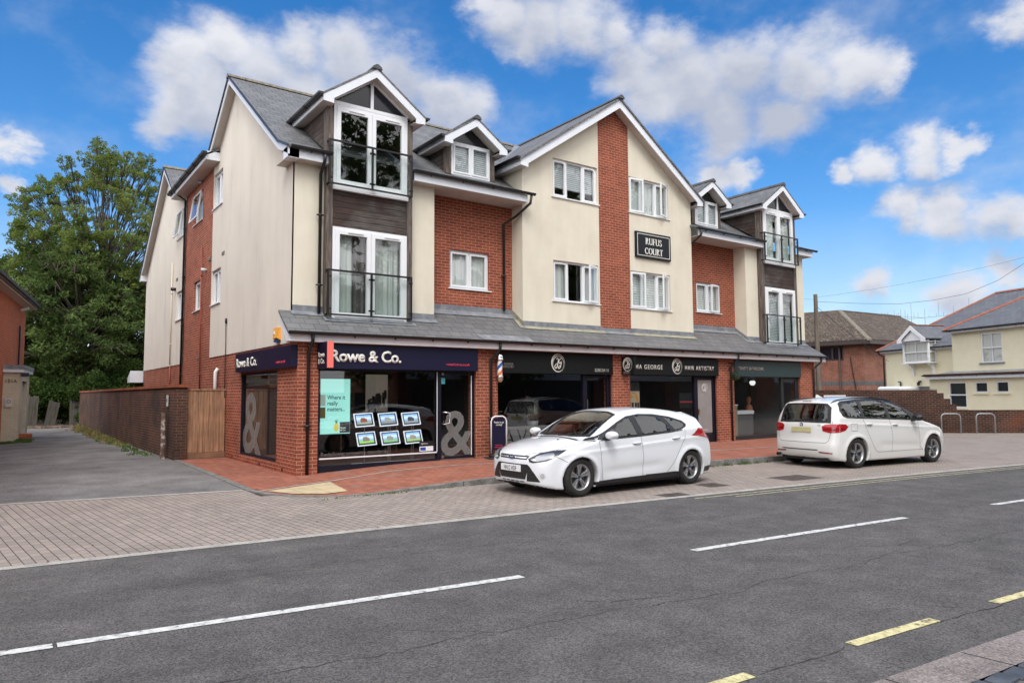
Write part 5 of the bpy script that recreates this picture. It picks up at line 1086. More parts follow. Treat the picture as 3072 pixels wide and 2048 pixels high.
sh = thing('reception_desk', 'low timber fronted reception desk inside the dark salon', 'desk', (5.9,3.0,.12)); MB().box(0,1.3,0,.5,0,1.0).build('counter', plain('reddish_wood', (.20,.06,.03), .5), sh); MB().box(-.03,1.33,-.03,.53,1.0,1.04).build('counter_top', UPVC, sh)
# ---- shop 3
po = thing('product_poster', 'poster with an orange arch over dark bottles in the salon window', 'poster', (9.72,.22,1.06))
MB().box(0,.50,0,.02,0,.66).build('poster_sheet', plain('poster_cream', (.55,.47,.33), .6), po); MB().box(0,.5,-.002,.018,.66,.92).build('header_board', plain('header_grey', (.02,.022,.024), .5), po)
m_ = MB()
n = 16; P = [(.25+.22*math.cos(math.pi*i/n), -.004, .36+.26*math.sin(math.pi*i/n)) for i in range(n+1)]+[(.25+.13*math.cos(math.pi*i/n), -.004, .34+.18*math.sin(math.pi*i/n)) for i in range(n, -1, -1)]
m_.add(P, [(i, i+1, 2*n+2-i-2, 2*n+1-i) for i in range(n)]); m_.build('arch', plain('poster_orange', (.75,.32,.05), .6), po)
m_ = MB()
for x in (.05,.17,.30,.40): m_.box(x,x+.08,-.006,-.002,.0,.33)
m_.build('bottle_image', plain('poster_brown', (.045,.03,.03), .5), po); text('lettering', 'AVEDA', .07, WHITEL, frameM((.08,-.006,.50),(1,0,0),(0,0,1)), po, ext=.001, bold=.01, sx=.8)
MB().quad((12.66,.088,.42),(13.32,.088,.42),(13.32,.088,2.06),(12.66,.088,2.06)).build('door_panel', plain('door_grey', (.26,.245,.24), .5, var=.08), d3)
monogram(d3, frameM((12.99,.082,1.80),(1,0,0),(0,0,1)), .15); text('phone_number', '02380 254 111', .065, WHITEL, frameM((12.70,.084,.47),(1,0,0),(0,0,1)), d3, ext=.001, sx=.72)
text('lettering', 'OPENING\nHOURS\nMon 9-5\nTue 9-5\nWed 9-8\nThu 9-8\nFri 9-6\nSat 9-5', .026, plain('faint_white', (.5,.49,.48), .5), frameM((12.99,.084,1.50),(1,0,0),(0,0,1)), d3, ext=.001, align='CENTER', line=1.3, sx=.8) if False else None
MB().box(12.64,12.70,.06,.075,1.0,1.16).build('handle', plain('brass', (.55,.35,.08), .3, metal=1), d3)
MB().box(11.85,12.44,.125,.13,1.20,1.66).build('window_panel', SB, f3); MB().box(11.85,12.44,.121,.129,1.36,1.41).build('window_panel', plain('poster_red', (.30,.03,.035), .5), f3)
ar = thing('round_mirror', 'large black framed round mirror on the grey salon wall', 'mirror', (10.4,.9,1.55)); MB().lathe([(0,0),(.42,0),(.42,.03),(0,.03)], Matrix.Rotation(math.pi/2,4,'X'), 40).build('disc', plain('mirror_black', (.01,.01,.012), .3), ar)
# ---- shop 4 showroom
sk = thing('vanity_unit', 'pale vanity basin unit displayed in the bathroom showroom', 'basin unit', (15.4,.7,.12)); MB().box(0,.9,0,.45,0,.78).build('cabinet', plain('vanity_grey', (.11,.10,.10), .5), sk); MB().box(-.02,.92,-.03,.47,.80,.93).build('basin', UPVC, sk, bevel=.01)
cb = thing('display_cabinet', 'low sandy display cabinet at the left of the showroom window', 'cabinet', (14.5,.6,.12)); MB().box(0,.8,0,.4,0,1.1).build('cabinet', plain('cabinet_sand', (.28,.25,.17), .6), cb); MB().box(-.02,.82,-.02,.42,1.1,1.14).build('cabinet_top', UPVC, cb)
fg = thing('flower_vase', 'white flowers in a vase on the showroom cabinet', 'vase', (15.0,.75,1.26)); MB().lathe([(0,0),(.05,0),(.07,.08),(.03,.16),(.04,.18)], n=16).build('vase', UPVC, fg, smooth=True); leafball(MB(), (0,0,.28), .13, 160, .05).build('flowers', UPVC, fg, uv=False)
mn = thing('bust_figure', 'small terracotta coloured bust standing on a showroom plinth', 'bust', (16.35,.9,.12)); MB().lathe([(0,0),(.12,0),(.12,.85),(0,.85)], n=16).build('plinth', plain('plinth_brown', (.16,.07,.05), .7), mn); MB().lathe([(0,.85),(.10,.86),(.13,1.0),(.09,1.1),(.04,1.14),(.045,1.18),(.08,1.24),(.085,1.31),(.06,1.38),(0,1.41)], n=20).build('bust', plain('terracotta', (.40,.16,.08), .7), mn, smooth=True)
lt = thing('showroom_light', 'white geometric pendant lamp glowing in the bathroom showroom', 'lamp', (16.6,.9,1.98)); MB().lathe([(0,-.07),(.07,-.05),(.11,.04),(.07,.10),(0,.10)], n=6).build('shade', emis('lamp_white', (.8,.8,.75), 1.0), lt); MB().tube([(0,0,.1),(0,0,.6)], .004, 4).build('flex', BLACKM, lt)
# ================================================================ alley side
gw = thing('garden_wall', 'long dark weathered brick wall with an orange coping along the alley', 'wall', (0,0,0))
MB().prism([(-1.0,5.55,-.05),(-1.0,5.95,-.05),(-1.25,5.95,-.05),(-1.25,30,-.05),(-1.5,30,-.05),(-1.28,5.55,-.05)], (0,0,1.93)).build('brickwork', BROWNB, gw)
MB().prism([(-.97,5.50,1.88),(-.97,5.98,1.88),(-1.20,5.98,1.88),(-1.20,30.05,1.88),(-1.54,30.05,1.88),(-1.32,5.50,1.88)], (0,0,.075)).build('coping', bricky('coping_brick', (.36,.10,.045), (.28,.075,.04), (.30,.2,.13), bw=.075, rh=.11, ms=.008, var=.3, stain=((.07,.05,.04),3,.56,.7)), gw)
MB().box(-1.175,-1.165,5.545,5.55,0,0).build('coping', BROWNB, gw) if False else None
sg = thing('wall_notice', 'small white notice plate fixed near the end of the alley wall', 'notice', (-1.315,6.35,1.38)); m_ = MB().box(-.015,0,-.0,.20,0,.30).build('plate', plain('notice_white', (.6,.6,.58), .5), sg); MB().box(-.018,-.014,.05,.15,.12,.2).build('symbol', SB, sg)
pt = thing('wooden_post', 'short rusty post with peeling white paint against the alley wall', 'post', (-1.42,6.3,0)); MB().tube([(0,0,-.05),(0,0,1.22)], .065, 10).build('shaft', noisy('peeling_post', [(.35,(.10,.06,.045)),(.52,(.16,.10,.08)),(.60,(.50,.45,.40)),(.75,(.6,.55,.5))], scale=6, rough=.9), pt, smooth='auto')
gt_ = thing('timber_gate', 'tall timber gate of vertical boards between the wall and the shop', 'gate', (-.98,5.66,.0))
WOODG = noisy('new_timber', [(.3,(.20,.105,.06)),(.5,(.34,.19,.11)),(.7,(.46,.28,.17))], scale=3, stretch=(8,8,.5), rough=.75, big=(2.5,.2))
for i in range(7):
    x = .01+i*.135; MB().box(x, x+.128, rnd.uniform(-.004,.004), .03, .17, 1.80).build('board', WOODG, gt_, bevel=.004)
MB().box(0,.965,-.02,.05,1.80,1.835).build('capping', WOODG, gt_); MB().box(0,.965,-.015,.05,.01,.165).build('gravel_board', plain('gravel_board', (.22,.12,.07), .9, var=.3), gt_)
# far canopy strip showing white above the wall
# left neighbour
def dirv(az): a = math.radians(az); return Vector((math.sin(a), math.cos(a), 0))
nb = thing('neighbour_house', 'orange red brick house with dark tiled eaves at the left edge', 'house', (0,0,0))
d = dirv(8.2); nrm = Vector((d.y,-d.x,0)); K = Vector((-4.22,21.93,0)); A_ = K-d*26
W1 = bricky('neighbour_brick', (.42,.105,.042), (.36,.085,.036), (.62,.34,.2), ms=.010, var=.15)
m_ = MB(); up = Vector((0,0,1))
m_.quad(A_-up*.1, K-up*.1, K+up*5.40, A_+up*5.40); m_.quad(K-up*.1, K-nrm*7-up*.1, K-nrm*7+up*5.4, K-nrm*3.5+up*8.2, K+up*5.4); m_.quad(A_-up*.1, A_-nrm*7-up*.1, A_-nrm*7+up*5.4, A_-nrm*3.5+up*8.2, A_+up*5.4); m_.build('wall', W1, nb)
o_ = nrm*.36; e0, e1 = A_-d*.2, K+d*.10
MB().prism([e0+o_+up*5.36, e1+o_+up*5.36, e1+o_+up*5.50, e0+o_+up*5.50], nrm*-.03).build('fascia', plain('cream_fascia', (.62,.58,.46), .5), nb); MB().prism([e0+up*5.36, e1+up*5.36, e1+o_+up*5.36, e0+o_+up*5.36], up*.012).build('soffit', SOFFIT, nb)
MB().prism([e0+nrm*.44+up*5.50, e1+nrm*.44+up*5.50, e1-nrm*3.5+up*8.5, e0-nrm*3.5+up*8.5], up*-.09).build('roof', TILE, nb)
m_ = MB(); n = 90
for i in range(n): c = e0+(e1-e0)*((i+.5)/n)+nrm*.46+up*5.53; m_.boxm(Matrix.Translation(c) @ Matrix.Rotation(-math.radians(8.2),4,'Z'), -.05,.05,-.12,.12,-.05,.05)
m_.build('eaves_tiles', plain('dark_tile', (.018,.016,.018), .6), nb)
c = K-d*1.9; MB().tube([c+nrm*.07+up*2.7, c+nrm*.07+up*4.5], .035, 8).build('downpipe', BLACKP, nb); MB().tube([c+nrm*.05+up*5.15, c+nrm*.33+up*5.22], .06, 10).build('flue', FASC, nb)
pc = thing('entrance_porch', 'cream painted brick porch numbered 101A with a lead flat roof', 'porch', (0,0,0))
q0 = Vector((-4.92,17.12,0)); q1 = Vector((-4.40,17.18,0)); 
bx = [q0-Vector((.3,0,.1)), q1-up*.1, q1-up*.1+Vector((.36,3.1,0)), q0+Vector((.1,3.1,-.1))]
m_ = MB(); m_.quad(bx[0],bx[1],bx[1]+up*2.72,bx[0]+up*2.72)
P0, P1 = bx[1], bx[2]
def on(t, z): return P0+(P1-P0)*t+up*(z+.1)
for t0, t1, z0, z1 in ((0,.22,-.1,2.62),(.78,1,-.1,2.62),(.22,.78,2.25,2.62),(.22,.78,-.1,.12)): m_.quad(on(t0,z0),on(t1,z0),on(t1,z1),on(t0,z1))
m_.quad(bx[2],bx[3],bx[3]+up*2.72,bx[2]+up*2.72); inn = Vector((-.14,.015,0)); m_.quad(on(.78,.12),on(.78,.12)+inn,on(.78,2.25)+inn,on(.78,2.25)); m_.quad(on(.22,.12),on(.22,.12)+inn,on(.22,2.25)+inn,on(.22,2.25)); m_.build('brickwork', PAINTB, pc)
MB().quad(on(.22,.12)+inn,on(.78,.12)+inn,on(.78,2.25)+inn,on(.22,2.25)+inn).build('door', plain('porch_door', (.55,.55,.55), .4), pc)
ov_ = Vector((.1,-.1,0)); MB().prism([bx[0]+up*2.66+Vector((0,-.1,0)), bx[1]+up*2.66+ov_, bx[2]+up*2.66+Vector((.12,.1,0)), bx[3]+up*2.66+Vector((0,.1,0))], up*.12).build('roof_edge', FASC, pc)
MB().prism([bx[0]+up*2.78+Vector((0,-.13,0)), bx[1]+up*2.78+ov_*1.3, bx[2]+up*2.78+Vector((.15,.13,0)), bx[3]+up*2.78+Vector((0,.13,0))], up*.14).build('roof_lead', LEAD, pc)
text('house_number', '101A', .13, plain('number_brown', (.12,.07,.04), .6), frameM(q0+Vector((.06,-.012,2.18)), q1-q0, up), pc, bold=.01, ext=.004, sx=.8, spacing=1.2)
ns = MB().box(0,.21,-.012,0,0,.32); o = ns.build('notice', plain('notice_cream', (.58,.56,.52), .5), pc); o.matrix_local = Matrix.Translation(q0+Vector((.10,-.004,1.30))); MB().lathe([(.045,0),(.06,0),(.06,.004),(.045,.004),(.045,0)], Matrix.Translation(q0+Vector((.205,-.02,1.50))) @ Matrix.Rotation(math.pi/2,4,'X'), 20).build('notice_emblem', SB, pc)
lm = MB().boxm(Matrix.Translation(q1+Vector((.06,-.05,2.48))), -.05,.20,-.06,.06,-.08,.06).build('floodlight', BLACKM, pc)
MB().box(-4.42,-3.95,17.5,18.2,-.05,.28).build('step', W1, pc)
# fence fragments and rear clutter at the end of the alley
FENW = noisy('grey_fence_wood', [(.3,(.035,.032,.026)),(.7,(.12,.11,.088))], scale=3, stretch=(6,6,.5), rough=.9)
def panel(x, y, w, h, rz, lean, label):
    t = thing('fence_panel', label, 'fence panel', (x, y, 0), rz, 'old fence pieces at the end of the alley')
    m_ = MB(); n = max(1, int(w/.13)); m_.box(-w/2,w/2,.02,.05,h*.2,h*.2+.07); m_.box(-w/2,w/2,.02,.05,h*.8,h*.8+.07); o1 = m_.build('rail', FENW, t); o1.rotation_euler = (0, lean, 0)
    for i in range(n): o = MB().box(-w/2+i*.13,-w/2+i*.13+.12,0,.02,0,h*rnd.uniform(.96,1.02)).build('board', FENW, t); o.rotation_euler = (0, lean, 0)
panel(-3.55,31.8,.55,1.75,0,.03,'upright grey boarded fence panel nearest the porch'); panel(-2.75,31.5,.55,1.45,.1,.16,'leaning pale trellis backed fence panel in the middle'); panel(-1.05-.55,31.2,.55,1.95,-.2,0,'tall grey boarded fence panel beside the ivy')
rub = MB()
for i in range(90):
    x, y = rnd.uniform(-4.2,-1.7), rnd.uniform(30.5,32); s_ = rnd.uniform(.04,.16); rub.boxm(Matrix.Translation((x,y,s_*.3)) @ Matrix.Rotation(rnd.uniform(0,3),4,'Z') @ Matrix.Rotation(rnd.uniform(-.4,.4),4,'X'), -s_,s_,-s_*.6,s_*.6,-s_*.4,s_*.4)
rub.build('rubble', noisy('rubble_mix', [(.3,(.10,.06,.04)),(.6,(.22,.16,.12)),(.8,(.4,.38,.34))], scale=2), kind='stuff', label='bricks and rubble at the end of the alley', cat='rubble')
# weeds and grasses
GRS = noisy('dry_grass', [(.3,(.10,.12,.03)),(.5,(.20,.17,.06)),(.7,(.33,.24,.11))], scale=1.2, rough=.9); WEED = noisy('weed_green', [(.3,(.04,.08,.02)),(.7,(.11,.17,.05))], scale=3, rough=.9)
def tuft(mb, x, y, z, n, h, sp):
    for i in range(n):
        a = rnd.uniform(0,6.28); l = h*rnd.uniform(.4,1); bx_, by = x+rnd.gauss(0,sp), y+rnd.gauss(0,sp); dx, dy = math.cos(a)*l*.5, math.sin(a)*l*.5; w_ = .008+.01*rnd.random()
        mb.quad((bx_-w_,by,z),(bx_+w_,by,z),(bx_+dx*.5+w_*.5,by+dy*.5,z+l*.7),(bx_+dx*.5-w_*.5,by+dy*.5,z+l*.7)); mb.quad((bx_+dx*.5-w_*.5,by+dy*.5,z+l*.7),(bx_+dx*.5+w_*.5,by+dy*.5,z+l*.7),(bx_+dx,by+dy,z+l*.9))
mb = MB()
for i in range(260): t = rnd.random()**.8; y = 12+17*t; tuft(mb, -1.42-abs(rnd.gauss(0,.22)), y, 0, 8, .10+.38*t*rnd.random(), .06)
mb.build('grass', GRS, kind='stuff', uv=False)
mb = MB()
for i in range(90): tuft(mb, -1.45-abs(rnd.gauss(0,.25)), rnd.uniform(7.5,20), 0, 7, .10, .06)
for i in range(60): tuft(mb, rnd.gauss(-4.25,.15), rnd.uniform(16.8,18.6), 0, 8, .22, .06)
for i in range(70): tuft(mb, rnd.uniform(-5.6,-4.5), rnd.uniform(16.4,17.1), 0, 6, .12, .06)
for x in [5.5,7.7,8.6,9.1,9.55,9.9,10.4,10.6]+[rnd.uniform(7.5,11) for _ in range(14)]: tuft(mb, x, -4.03-.09*(x-8)-.03, 0, 9, .05+.06*rnd.random(), .03)
for i in range(30): x = rnd.uniform(-.9,1.6); tuft(mb, x, -3.52, 0, 2, .03, .03)
mb.build('weeds', WEED, kind='stuff', uv=False)
mb = MB()
for i in range(260):
    if i < 120: x = rnd.uniform(7,11.5); y = -4.05-.09*(x-8)-abs(rnd.gauss(0,.08))
    elif i < 180: x = rnd.uniform(-.8,.6); y = -3.5-abs(rnd.gauss(0,.05))
    else: x, y = rnd.uniform(-5,14), rnd.uniform(-6.3,-3.7)
    z = .006; s_ = rnd.uniform(.006,.022); a = rnd.uniform(0,6.28); c_, n_ = math.cos(a)*s_, math.sin(a)*s_; mb.quad((x-c_,y-n_,z),(x+n_*.6,y-c_*.6,z+.008),(x+c_,y+n_,z+.004),(x-n_*.6,y+c_*.6,z+.01))
mb.build('leaf_litter', noisy('litter', [(.35,(.06,.04,.03)),(.5,(.25,.16,.09)),(.65,(.5,.45,.38))], scale=30, detail=2), kind='stuff', uv=False)
# ================================================================ right side
dh = Vector((.744,-.668,0)); nh = Vector((.668,.744,0)); q0 = Vector((25.6,-1.77,0))+nh*.45
t0 = (Vector((22.21,1.88,0))-q0).dot(dh)
def T(x, y): return (Vector((x,y,0))-q0).dot(dh)
rw = thing('boundary_wall', 'dark brown brick boundary wall stepping down to the right', 'wall', tuple(q0), math.atan2(dh.y, dh.x))
st_ = [(-14,1.75),(T(25.71,-1.27),1.73),(T(25.71,-1.27),1.59),(T(25.9,-1.43),1.59),(T(25.9,-1.43),1.36),(T(26.08,-1.6),1.36),(T(26.08,-1.6),1.13),(T(26.25,-1.75),1.13),(T(26.25,-1.75),.90),(14,.90)]
MB().prism([(-14,0,-.1)]+[(a,0,z) for a, z in st_]+[(14,0,-.1)], (0,.22,0)).build('brickwork', BROWNB2, rw)
m_ = MB(); 
for (a, za), (b, zb_) in zip(st_, st_[1:]):
    if b-a > .05: m_.box(a, b, -.012, .232, za, za+.012)
m_.build('coping', plain('coping_dark', (.07,.035,.028), .8, var=.4, vscale=6), rw)
ns = thing('name_plate', 'white name plate reading Rufus Court on the brown wall behind the estate car', 'sign', tuple(Vector((22.43,1.68,1.30))-nh*.03), math.atan2(dh.y, dh.x)); MB().box(0,.86,-.02,0,-.05,.24).build('plate', UPVC, ns); text('lettering', 'Rufus Court', .13, SB, frameM((.06,-.024,.05),(1,0,0),(0,0,1)), ns, bold=.01, ext=.002, sx=.85)
STG = plain('galvanised_steel', (.36,.38,.40), .45, metal=.6, var=.1)
hp = None
for k, (a, b) in enumerate((((25.35,-1.53),(25.88,-2.01)),((26.32,-2.40),(26.83,-2.86)))):
    A2, B2 = Vector((*a,0)), Vector((*b,0)); L_ = (B2-A2).length; dd = (B2-A2).normalized(); t = thing('bicycle_stand', 'grey steel hoop stand, %s' % ('nearer the parked car' if k == 0 else 'further right of the pair'), 'bicycle stand', tuple(A2), math.atan2(dd.y, dd.x), 'steel cycle hoops in front of the brown wall')
    R_ = .14; P = [(0,0,-.05),(0,0,.78-R_)]+[(R_-R_*math.cos(q),0,.78-R_+R_*math.sin(q)) for q in (.4,.8,1.2,1.57)]+[(L_-R_+R_*math.sin(q),0,.78-R_+R_*math.cos(q)) for q in (.0,.4,.8,1.2)]+[(L_,0,.78-R_),(L_,0,-.05)]
    MB().tube(P, .026, 10).build('hoop', STG, t, smooth=True); MB().lathe([(.0,.0),(.07,.0),(.07,.012),(0,.012)], n=12).lathe([(.0,.0),(.07,.0),(.07,.012),(0,.012)], Matrix.Translation((L_,0,0)), 12).build('foot_plate', STG, t)
# telegraph pole and wires
tp = thing('telegraph_pole', 'weathered wooden telegraph pole rising behind the right end of the shops', 'pole', (26.6,4.35,0))
MB().tube([(0,0,-.3),(.0,0,6.35)], [.125,.09], 12).build('shaft', noisy('pole_wood', [(.3,(.09,.075,.06)),(.7,(.25,.21,.175))], scale=3, stretch=(6,6,.3), rough=.9), tp, smooth='auto')
m_ = MB()
for z in (2.6,3.2,3.8,4.4,5.0,5.6): m_.tube([(.09*(1 if int(z*10) % 2 else -1),0,z),(.22*(1 if int(z*10) % 2 else -1),0,z)], .01, 5)
m_.tube([(.10,0,2.3),(.10,0,5.9)], .02, 6).build('step_iron', BLACKM, tp)
def wire(P, Q, sag, label, r=.0045):
    P, Q = Vector(P), Vector(Q); pts = [P+(Q-P)*(i/14)-Vector((0,0,sag*4*(i/14)*(1-i/14))) for i in range(15)]
    MB().tube(pts, r, 4).build('overhead_wire', BLACKM, None, label=label, cat='wire', group='wires strung from the telegraph pole', uv=False)
MB().tube([(26.6,4.35,6.0),(26.65,2.2,5.68),(26.6,.46,5.47),(26.45,-1.0,5.46),(26.2,-2.33,5.55),(25.8,-3.6,5.88),(25.36,-4.63,6.33),(24.9,-5.8,7.0),(24,-8,8.6)], .007, 5).build('overhead_wire', BLACKM, None, label='thick dark wire sweeping from the pole to the upper right', cat='wire', group='wires strung from the telegraph pole', uv=False); wire((26.6,4.35,6.2),(40,-8,10.6),.6,'thin wire from the pole top rising to the right'); wire((26.6,4.35,6.1),(19.2,6,6.4),.1,'short thin wire from the pole to the flats'); wire((26.6,4.35,5.8),(31,3.2,3.2),.1,'drooping wire running down from the pole towards the brick office', .01)
# cream cottage
HZ = math.atan2(-.93,-.368); ch = thing('cream_cottage', 'cream painted house with blue slate hipped roofs and red ridge tiles', 'house', (34.6,1.83,0), HZ)
mpy = lambda y: (lambda a, z, d_: (a, y+d_, z))
m_ = MB(); wall(m_, mpy(0), .14, 9, -.1, 4.72, [(1.80,2.94,3.05,4.49)], rev=.12); m_.quad((.14,0,-.1),(.14,4,-.1),(.14,4,4.72),(.14,0,4.72)); 
wall(m_, mpy(1.5), -6.07, .14, -.1, 4.02, [(-4.67,-2.87,-.1,1.96)], rev=.12); m_.quad((-6.07,1.5,-.1),(-6.07,9.5,-.1),(-6.07,9.5,4.02),(-6.07,1.5,4.02))
wall(m_, mpy(-1.5), .12, 9, -.1, 2.34, [(1.24,2.25,.88,2.12),(2.70,3.40,1.60,2.11),(3.80,4.45,1.60,2.12)], rev=.10); m_.quad((.12,-1.5,-.1),(.12,1.5,-.1),(.12,1.5,2.4),(.12,-1.5,2.34)); m_.build('wall', CREAMP, ch)
MB().prism([(.0,-.35,4.80),(9,-.35,4.80),(9,4.1,7.45),(4.4,4.1,7.45)], (0,0,-.06)).prism([(.0,-.35,4.80),(4.4,4.1,7.45),(0,8.5,4.8)], (0,0,-.06)).prism([(-6.5,1.2,4.14),(.2,1.2,4.14),(.2,5.6,7.22),(-2.1,5.6,7.22)], (0,0,-.06)).prism([(-6.5,1.2,4.14),(-2.1,5.6,7.22),(-6.5,10,4.14)], (0,0,-.06)).build('roof', SLATEB, ch)
RTILE = plain('red_ridge_tile', (.30,.10,.065), .7, var=.2, vscale=5)
ridge((-.02,-.37,4.86),(4.4,4.1,7.52), mat=RTILE, parent=ch); ridge((-6.5,1.2,4.2),(-2.1,5.6,7.28), mat=RTILE, parent=ch); ridge((-2.1,5.6,7.28),(3,5.6,7.28), mat=RTILE, parent=ch)
MB().box(.02,9,-.30,-.27,4.62,4.76).box(-6.3,.14,1.28,1.31,3.98,4.10).box(.1,9,-1.72,-1.69,2.28,2.42).build('fascia', FASC, ch)
gutter((-.02,-.40,4.76),(9,-.40,4.76), parent=ch); gutter((-6.5,1.15,4.12),(.14,1.15,4.12), parent=ch); gutter((-.05,-1.78,2.47),(9,-1.78,2.47), parent=ch, r=.045)
MB().prism([(.0,-1.72,2.46),(9,-1.72,2.46),(9,.0,2.68),(.0,.0,2.68)], (0,0,-.05)).build('flat_roof', LEAD, ch); MB().box(.0,9,-1.75,-1.70,2.44,2.53).build('roof_edge', plain('rusty_edge', (.16,.07,.045), .8, var=.3), ch)
def bgwin(mp, op, rows, cols, par, inside=NET, sillm=UPVC, sc=True):
    a0, a1, z0, z1 = op; m_ = MB(); bars(m_, mp, a0, a1, z0, z1, .06, .03, .10)
    for i in range(1, rows): z = z0+(z1-z0)*i/rows; m_.prism([mp(a0+.05,z-.03,.02),mp(a1-.05,z-.03,.02),mp(a1-.05,z+.03,.02),mp(a0+.05,z+.03,.02)], Vector(mp(0,0,.08))-Vector(mp(0,0,.02)))
    for i in range(1, cols): a = a0+(a1-a0)*i/cols; m_.prism([mp(a-.015,z0+.05,.04),mp(a+.015,z0+.05,.04),mp(a+.015,z1-.05,.04),mp(a-.015,z1-.05,.04)], Vector(mp(0,0,.08))-Vector(mp(0,0,.04)))
    f = m_.build('window', UPVC, par); MB().quad(mp(a0,z0,.07),mp(a1,z0,.07),mp(a1,z1,.07),mp(a0,z1,.07)).build('pane', GLASS, f); MB().quad(mp(a0,z0,.11),mp(a1,z0,.11),mp(a1,z1,.11),mp(a0,z1,.11)).build('curtain', inside, f)
    if sc: MB().prism([mp(a0-.1,z0-.07,-.06),mp(a1+.1,z0-.07,-.06),mp(a1+.1,z0,-.06),mp(a0-.1,z0,-.06)], Vector(mp(0,0,.1))-Vector(mp(0,0,0))).build('sill', sillm, f)
    return f
DKG = plain('dark_glass_backing', (.02,.02,.024), .3); bgwin(mpy(0), (1.80,2.94,3.05,4.49), 2, 2, ch, NET, plain('grey_sill', (.2,.2,.2), .8)); bgwin(mpy(-1.5), (1.24,2.25,.88,2.12), 2, 1, ch, DKG, CREAMP); bgwin(mpy(-1.5), (2.70,3.40,1.60,2.11), 1, 1, ch, DKG, CREAMP); bgwin(mpy(-1.5), (3.80,4.45,1.60,2.12), 1, 1, ch, DKG, CREAMP)
MB().box(-4.67,-2.87,1.56,1.6,0,1.96).build('garage_door', plain('grey_door', (.13,.15,.15), .5), ch)
bw_ = MB().box(-4.22,-2.28,.95,1.5,3.25,3.31).box(-4.16,-4.06,.98,1.07,3.3,4.5).box(-2.44,-2.34,.98,1.07,3.3,4.5).box(-4.16,-2.34,.98,1.05,4.42,4.55).build('oriel_bay', UPVC, ch)
bgwin(mpy(.98), (-4.10,-2.40,3.31,4.45), 2, 2, bw_, NET, sc=False); m_ = MB(); m_.quad((-2.36,1.05,3.4),(-2.36,1.5,3.4),(-2.36,1.5,4.42),(-2.36,1.05,4.42)); m_.build('pane', GLASS, bw_); MB().quad((-2.38,1.1,3.35),(-2.38,1.5,3.35),(-2.38,1.5,4.45),(-2.38,1.1,4.45)).quad((-4.13,1.1,3.35),(-4.13,1.5,3.35),(-4.13,1.5,4.45),(-4.13,1.1,4.45)).build('curtain', NET, bw_); MB().box(-2.36,-2.32,1.42,1.5,3.3,4.5).box(-2.36,-2.32,1.04,1.5,3.83,3.9).build('frame', UPVC, bw_)
m_ = MB()
for x in (-3.95,-2.55): m_.prism([(x,1.5,3.25),(x,1.05,3.25),(x,1.05,3.16),(x,1.2,3.10),(x,1.36,2.9),(x,1.38,2.66),(x,1.42,2.58),(x,1.5,2.56)], (.10,0,0))
m_.build('bracket', UPVC, bw_)
m_ = MB(); xc = -3.24
for s_ in (-1,1): m_.prism([(xc+s_*1.02,.72,4.62),(xc,.72,5.42),(xc,3.2,5.42),(xc+s_*1.02,1.9,4.62)], (0,0,-.05))
m_.build('roof_slope', SLATEB, bw_); ridge((xc,.75,5.46),(xc,3.0,5.46), mat=RTILE, parent=bw_, w=.08, hgt=.04)
m_ = MB()
for s_ in (-1,1): m_.prism([(xc,.68,5.38),(xc+s_*1.0,.68,4.60),(xc+s_*1.0,.68,4.42),(xc+s_*.68,.68,4.44),(xc+s_*.68,.68,4.62),(xc,.68,5.12)], (0,.03,0))
m_.build('barge_board', UPVC, bw_); MB().prism([(xc-.72,.80,4.52),(xc+.72,.80,4.52),(xc+.72,.80,4.64),(xc,.80,5.14),(xc-.72,.80,4.64)], (0,.04,0)).build('gable_panel', UPVC, bw_); MB().box(xc-.98,xc-.68,.7,1.9,4.44,4.46).box(xc+.68,xc+.98,.7,1.9,4.44,4.46).build('soffit', UPVC, bw_)
def gp(pts, par, mat=BLACKP, r=.045): MB().tube(pts, r, 8).build('downpipe', mat, par, smooth=True)
gp([(.02,1.15,4.08),(.02,1.15,3.9),(-.10,1.42,3.7),(-.10,1.42,2.7)], ch); gp([(-6.35,1.2,4.08),(-6.25,1.3,3.9),(-6.12,1.42,3.8),(-6.12,1.42,.5)], ch); gp([(-4.9,1.42,.5),(-4.9,1.42,2.25),(-5.05,1.42,2.25)][::-1], ch)
MB().box(-3.58,-3.46,1.38,1.5,2.2,2.28).box(-3.56,-3.48,1.28,1.42,2.02,2.2).build('security_light', BLACKM, ch)
MB().box(2.3,2.6,2.1,2.4,5.9,6.0).build('roof_vent', BLACKM, ch) if False else None
vn = thing('parked_van', 'white van roof just showing above the brown wall', 'van', (36.5,6.0,0), HZ)
MB().box(-.9,.9,0,2.6,.4,1.98).build('body', UPVC, vn, bevel=.15); MB().box(-.75,-.2,-.06,-.01,.9,1.5).build('window', DKG, vn)
# brick office
K = Vector((44.34,11.44,0)); dL, dR = dirv(-12), dirv(93); ofc = thing('brick_office', 'red brick office building with a mossy tiled hipped roof and brown windows', 'office building', (0,0,0))
Lw, Rw = 15, 12
m_ = MB()
def offp(t, z, d_): return tuple(K+dL*t+Vector((dL.y,-dL.x,0))*d_+up*z)
wall(m_, lambda a, z, d_: offp(a, z, d_), 0, Lw, -.1, 5.2, [(1.35,4.6,3.95,4.98)], rev=.12); m_.quad(K-up*.1, K+dR*Rw-up*.1, K+dR*Rw+up*5.2, K+up*5.2); m_.build('wall', HOUSEB, ofc)
MB().prism([offp(0,2.15,-.01),offp(Lw,2.15,-.01),offp(Lw,2.45,-.01),offp(0,2.45,-.01)], Vector((dL.y,-dL.x,0))*.02).prism([K+up*2.15, K+dR*Rw+up*2.15, K+dR*Rw+up*2.45, K+up*2.45], -dL*.02).build('brick_band', bricky('grey_band', (.12,.12,.125), (.09,.09,.095), (.2,.18,.16), bw=.075, rh=.3), ofc)
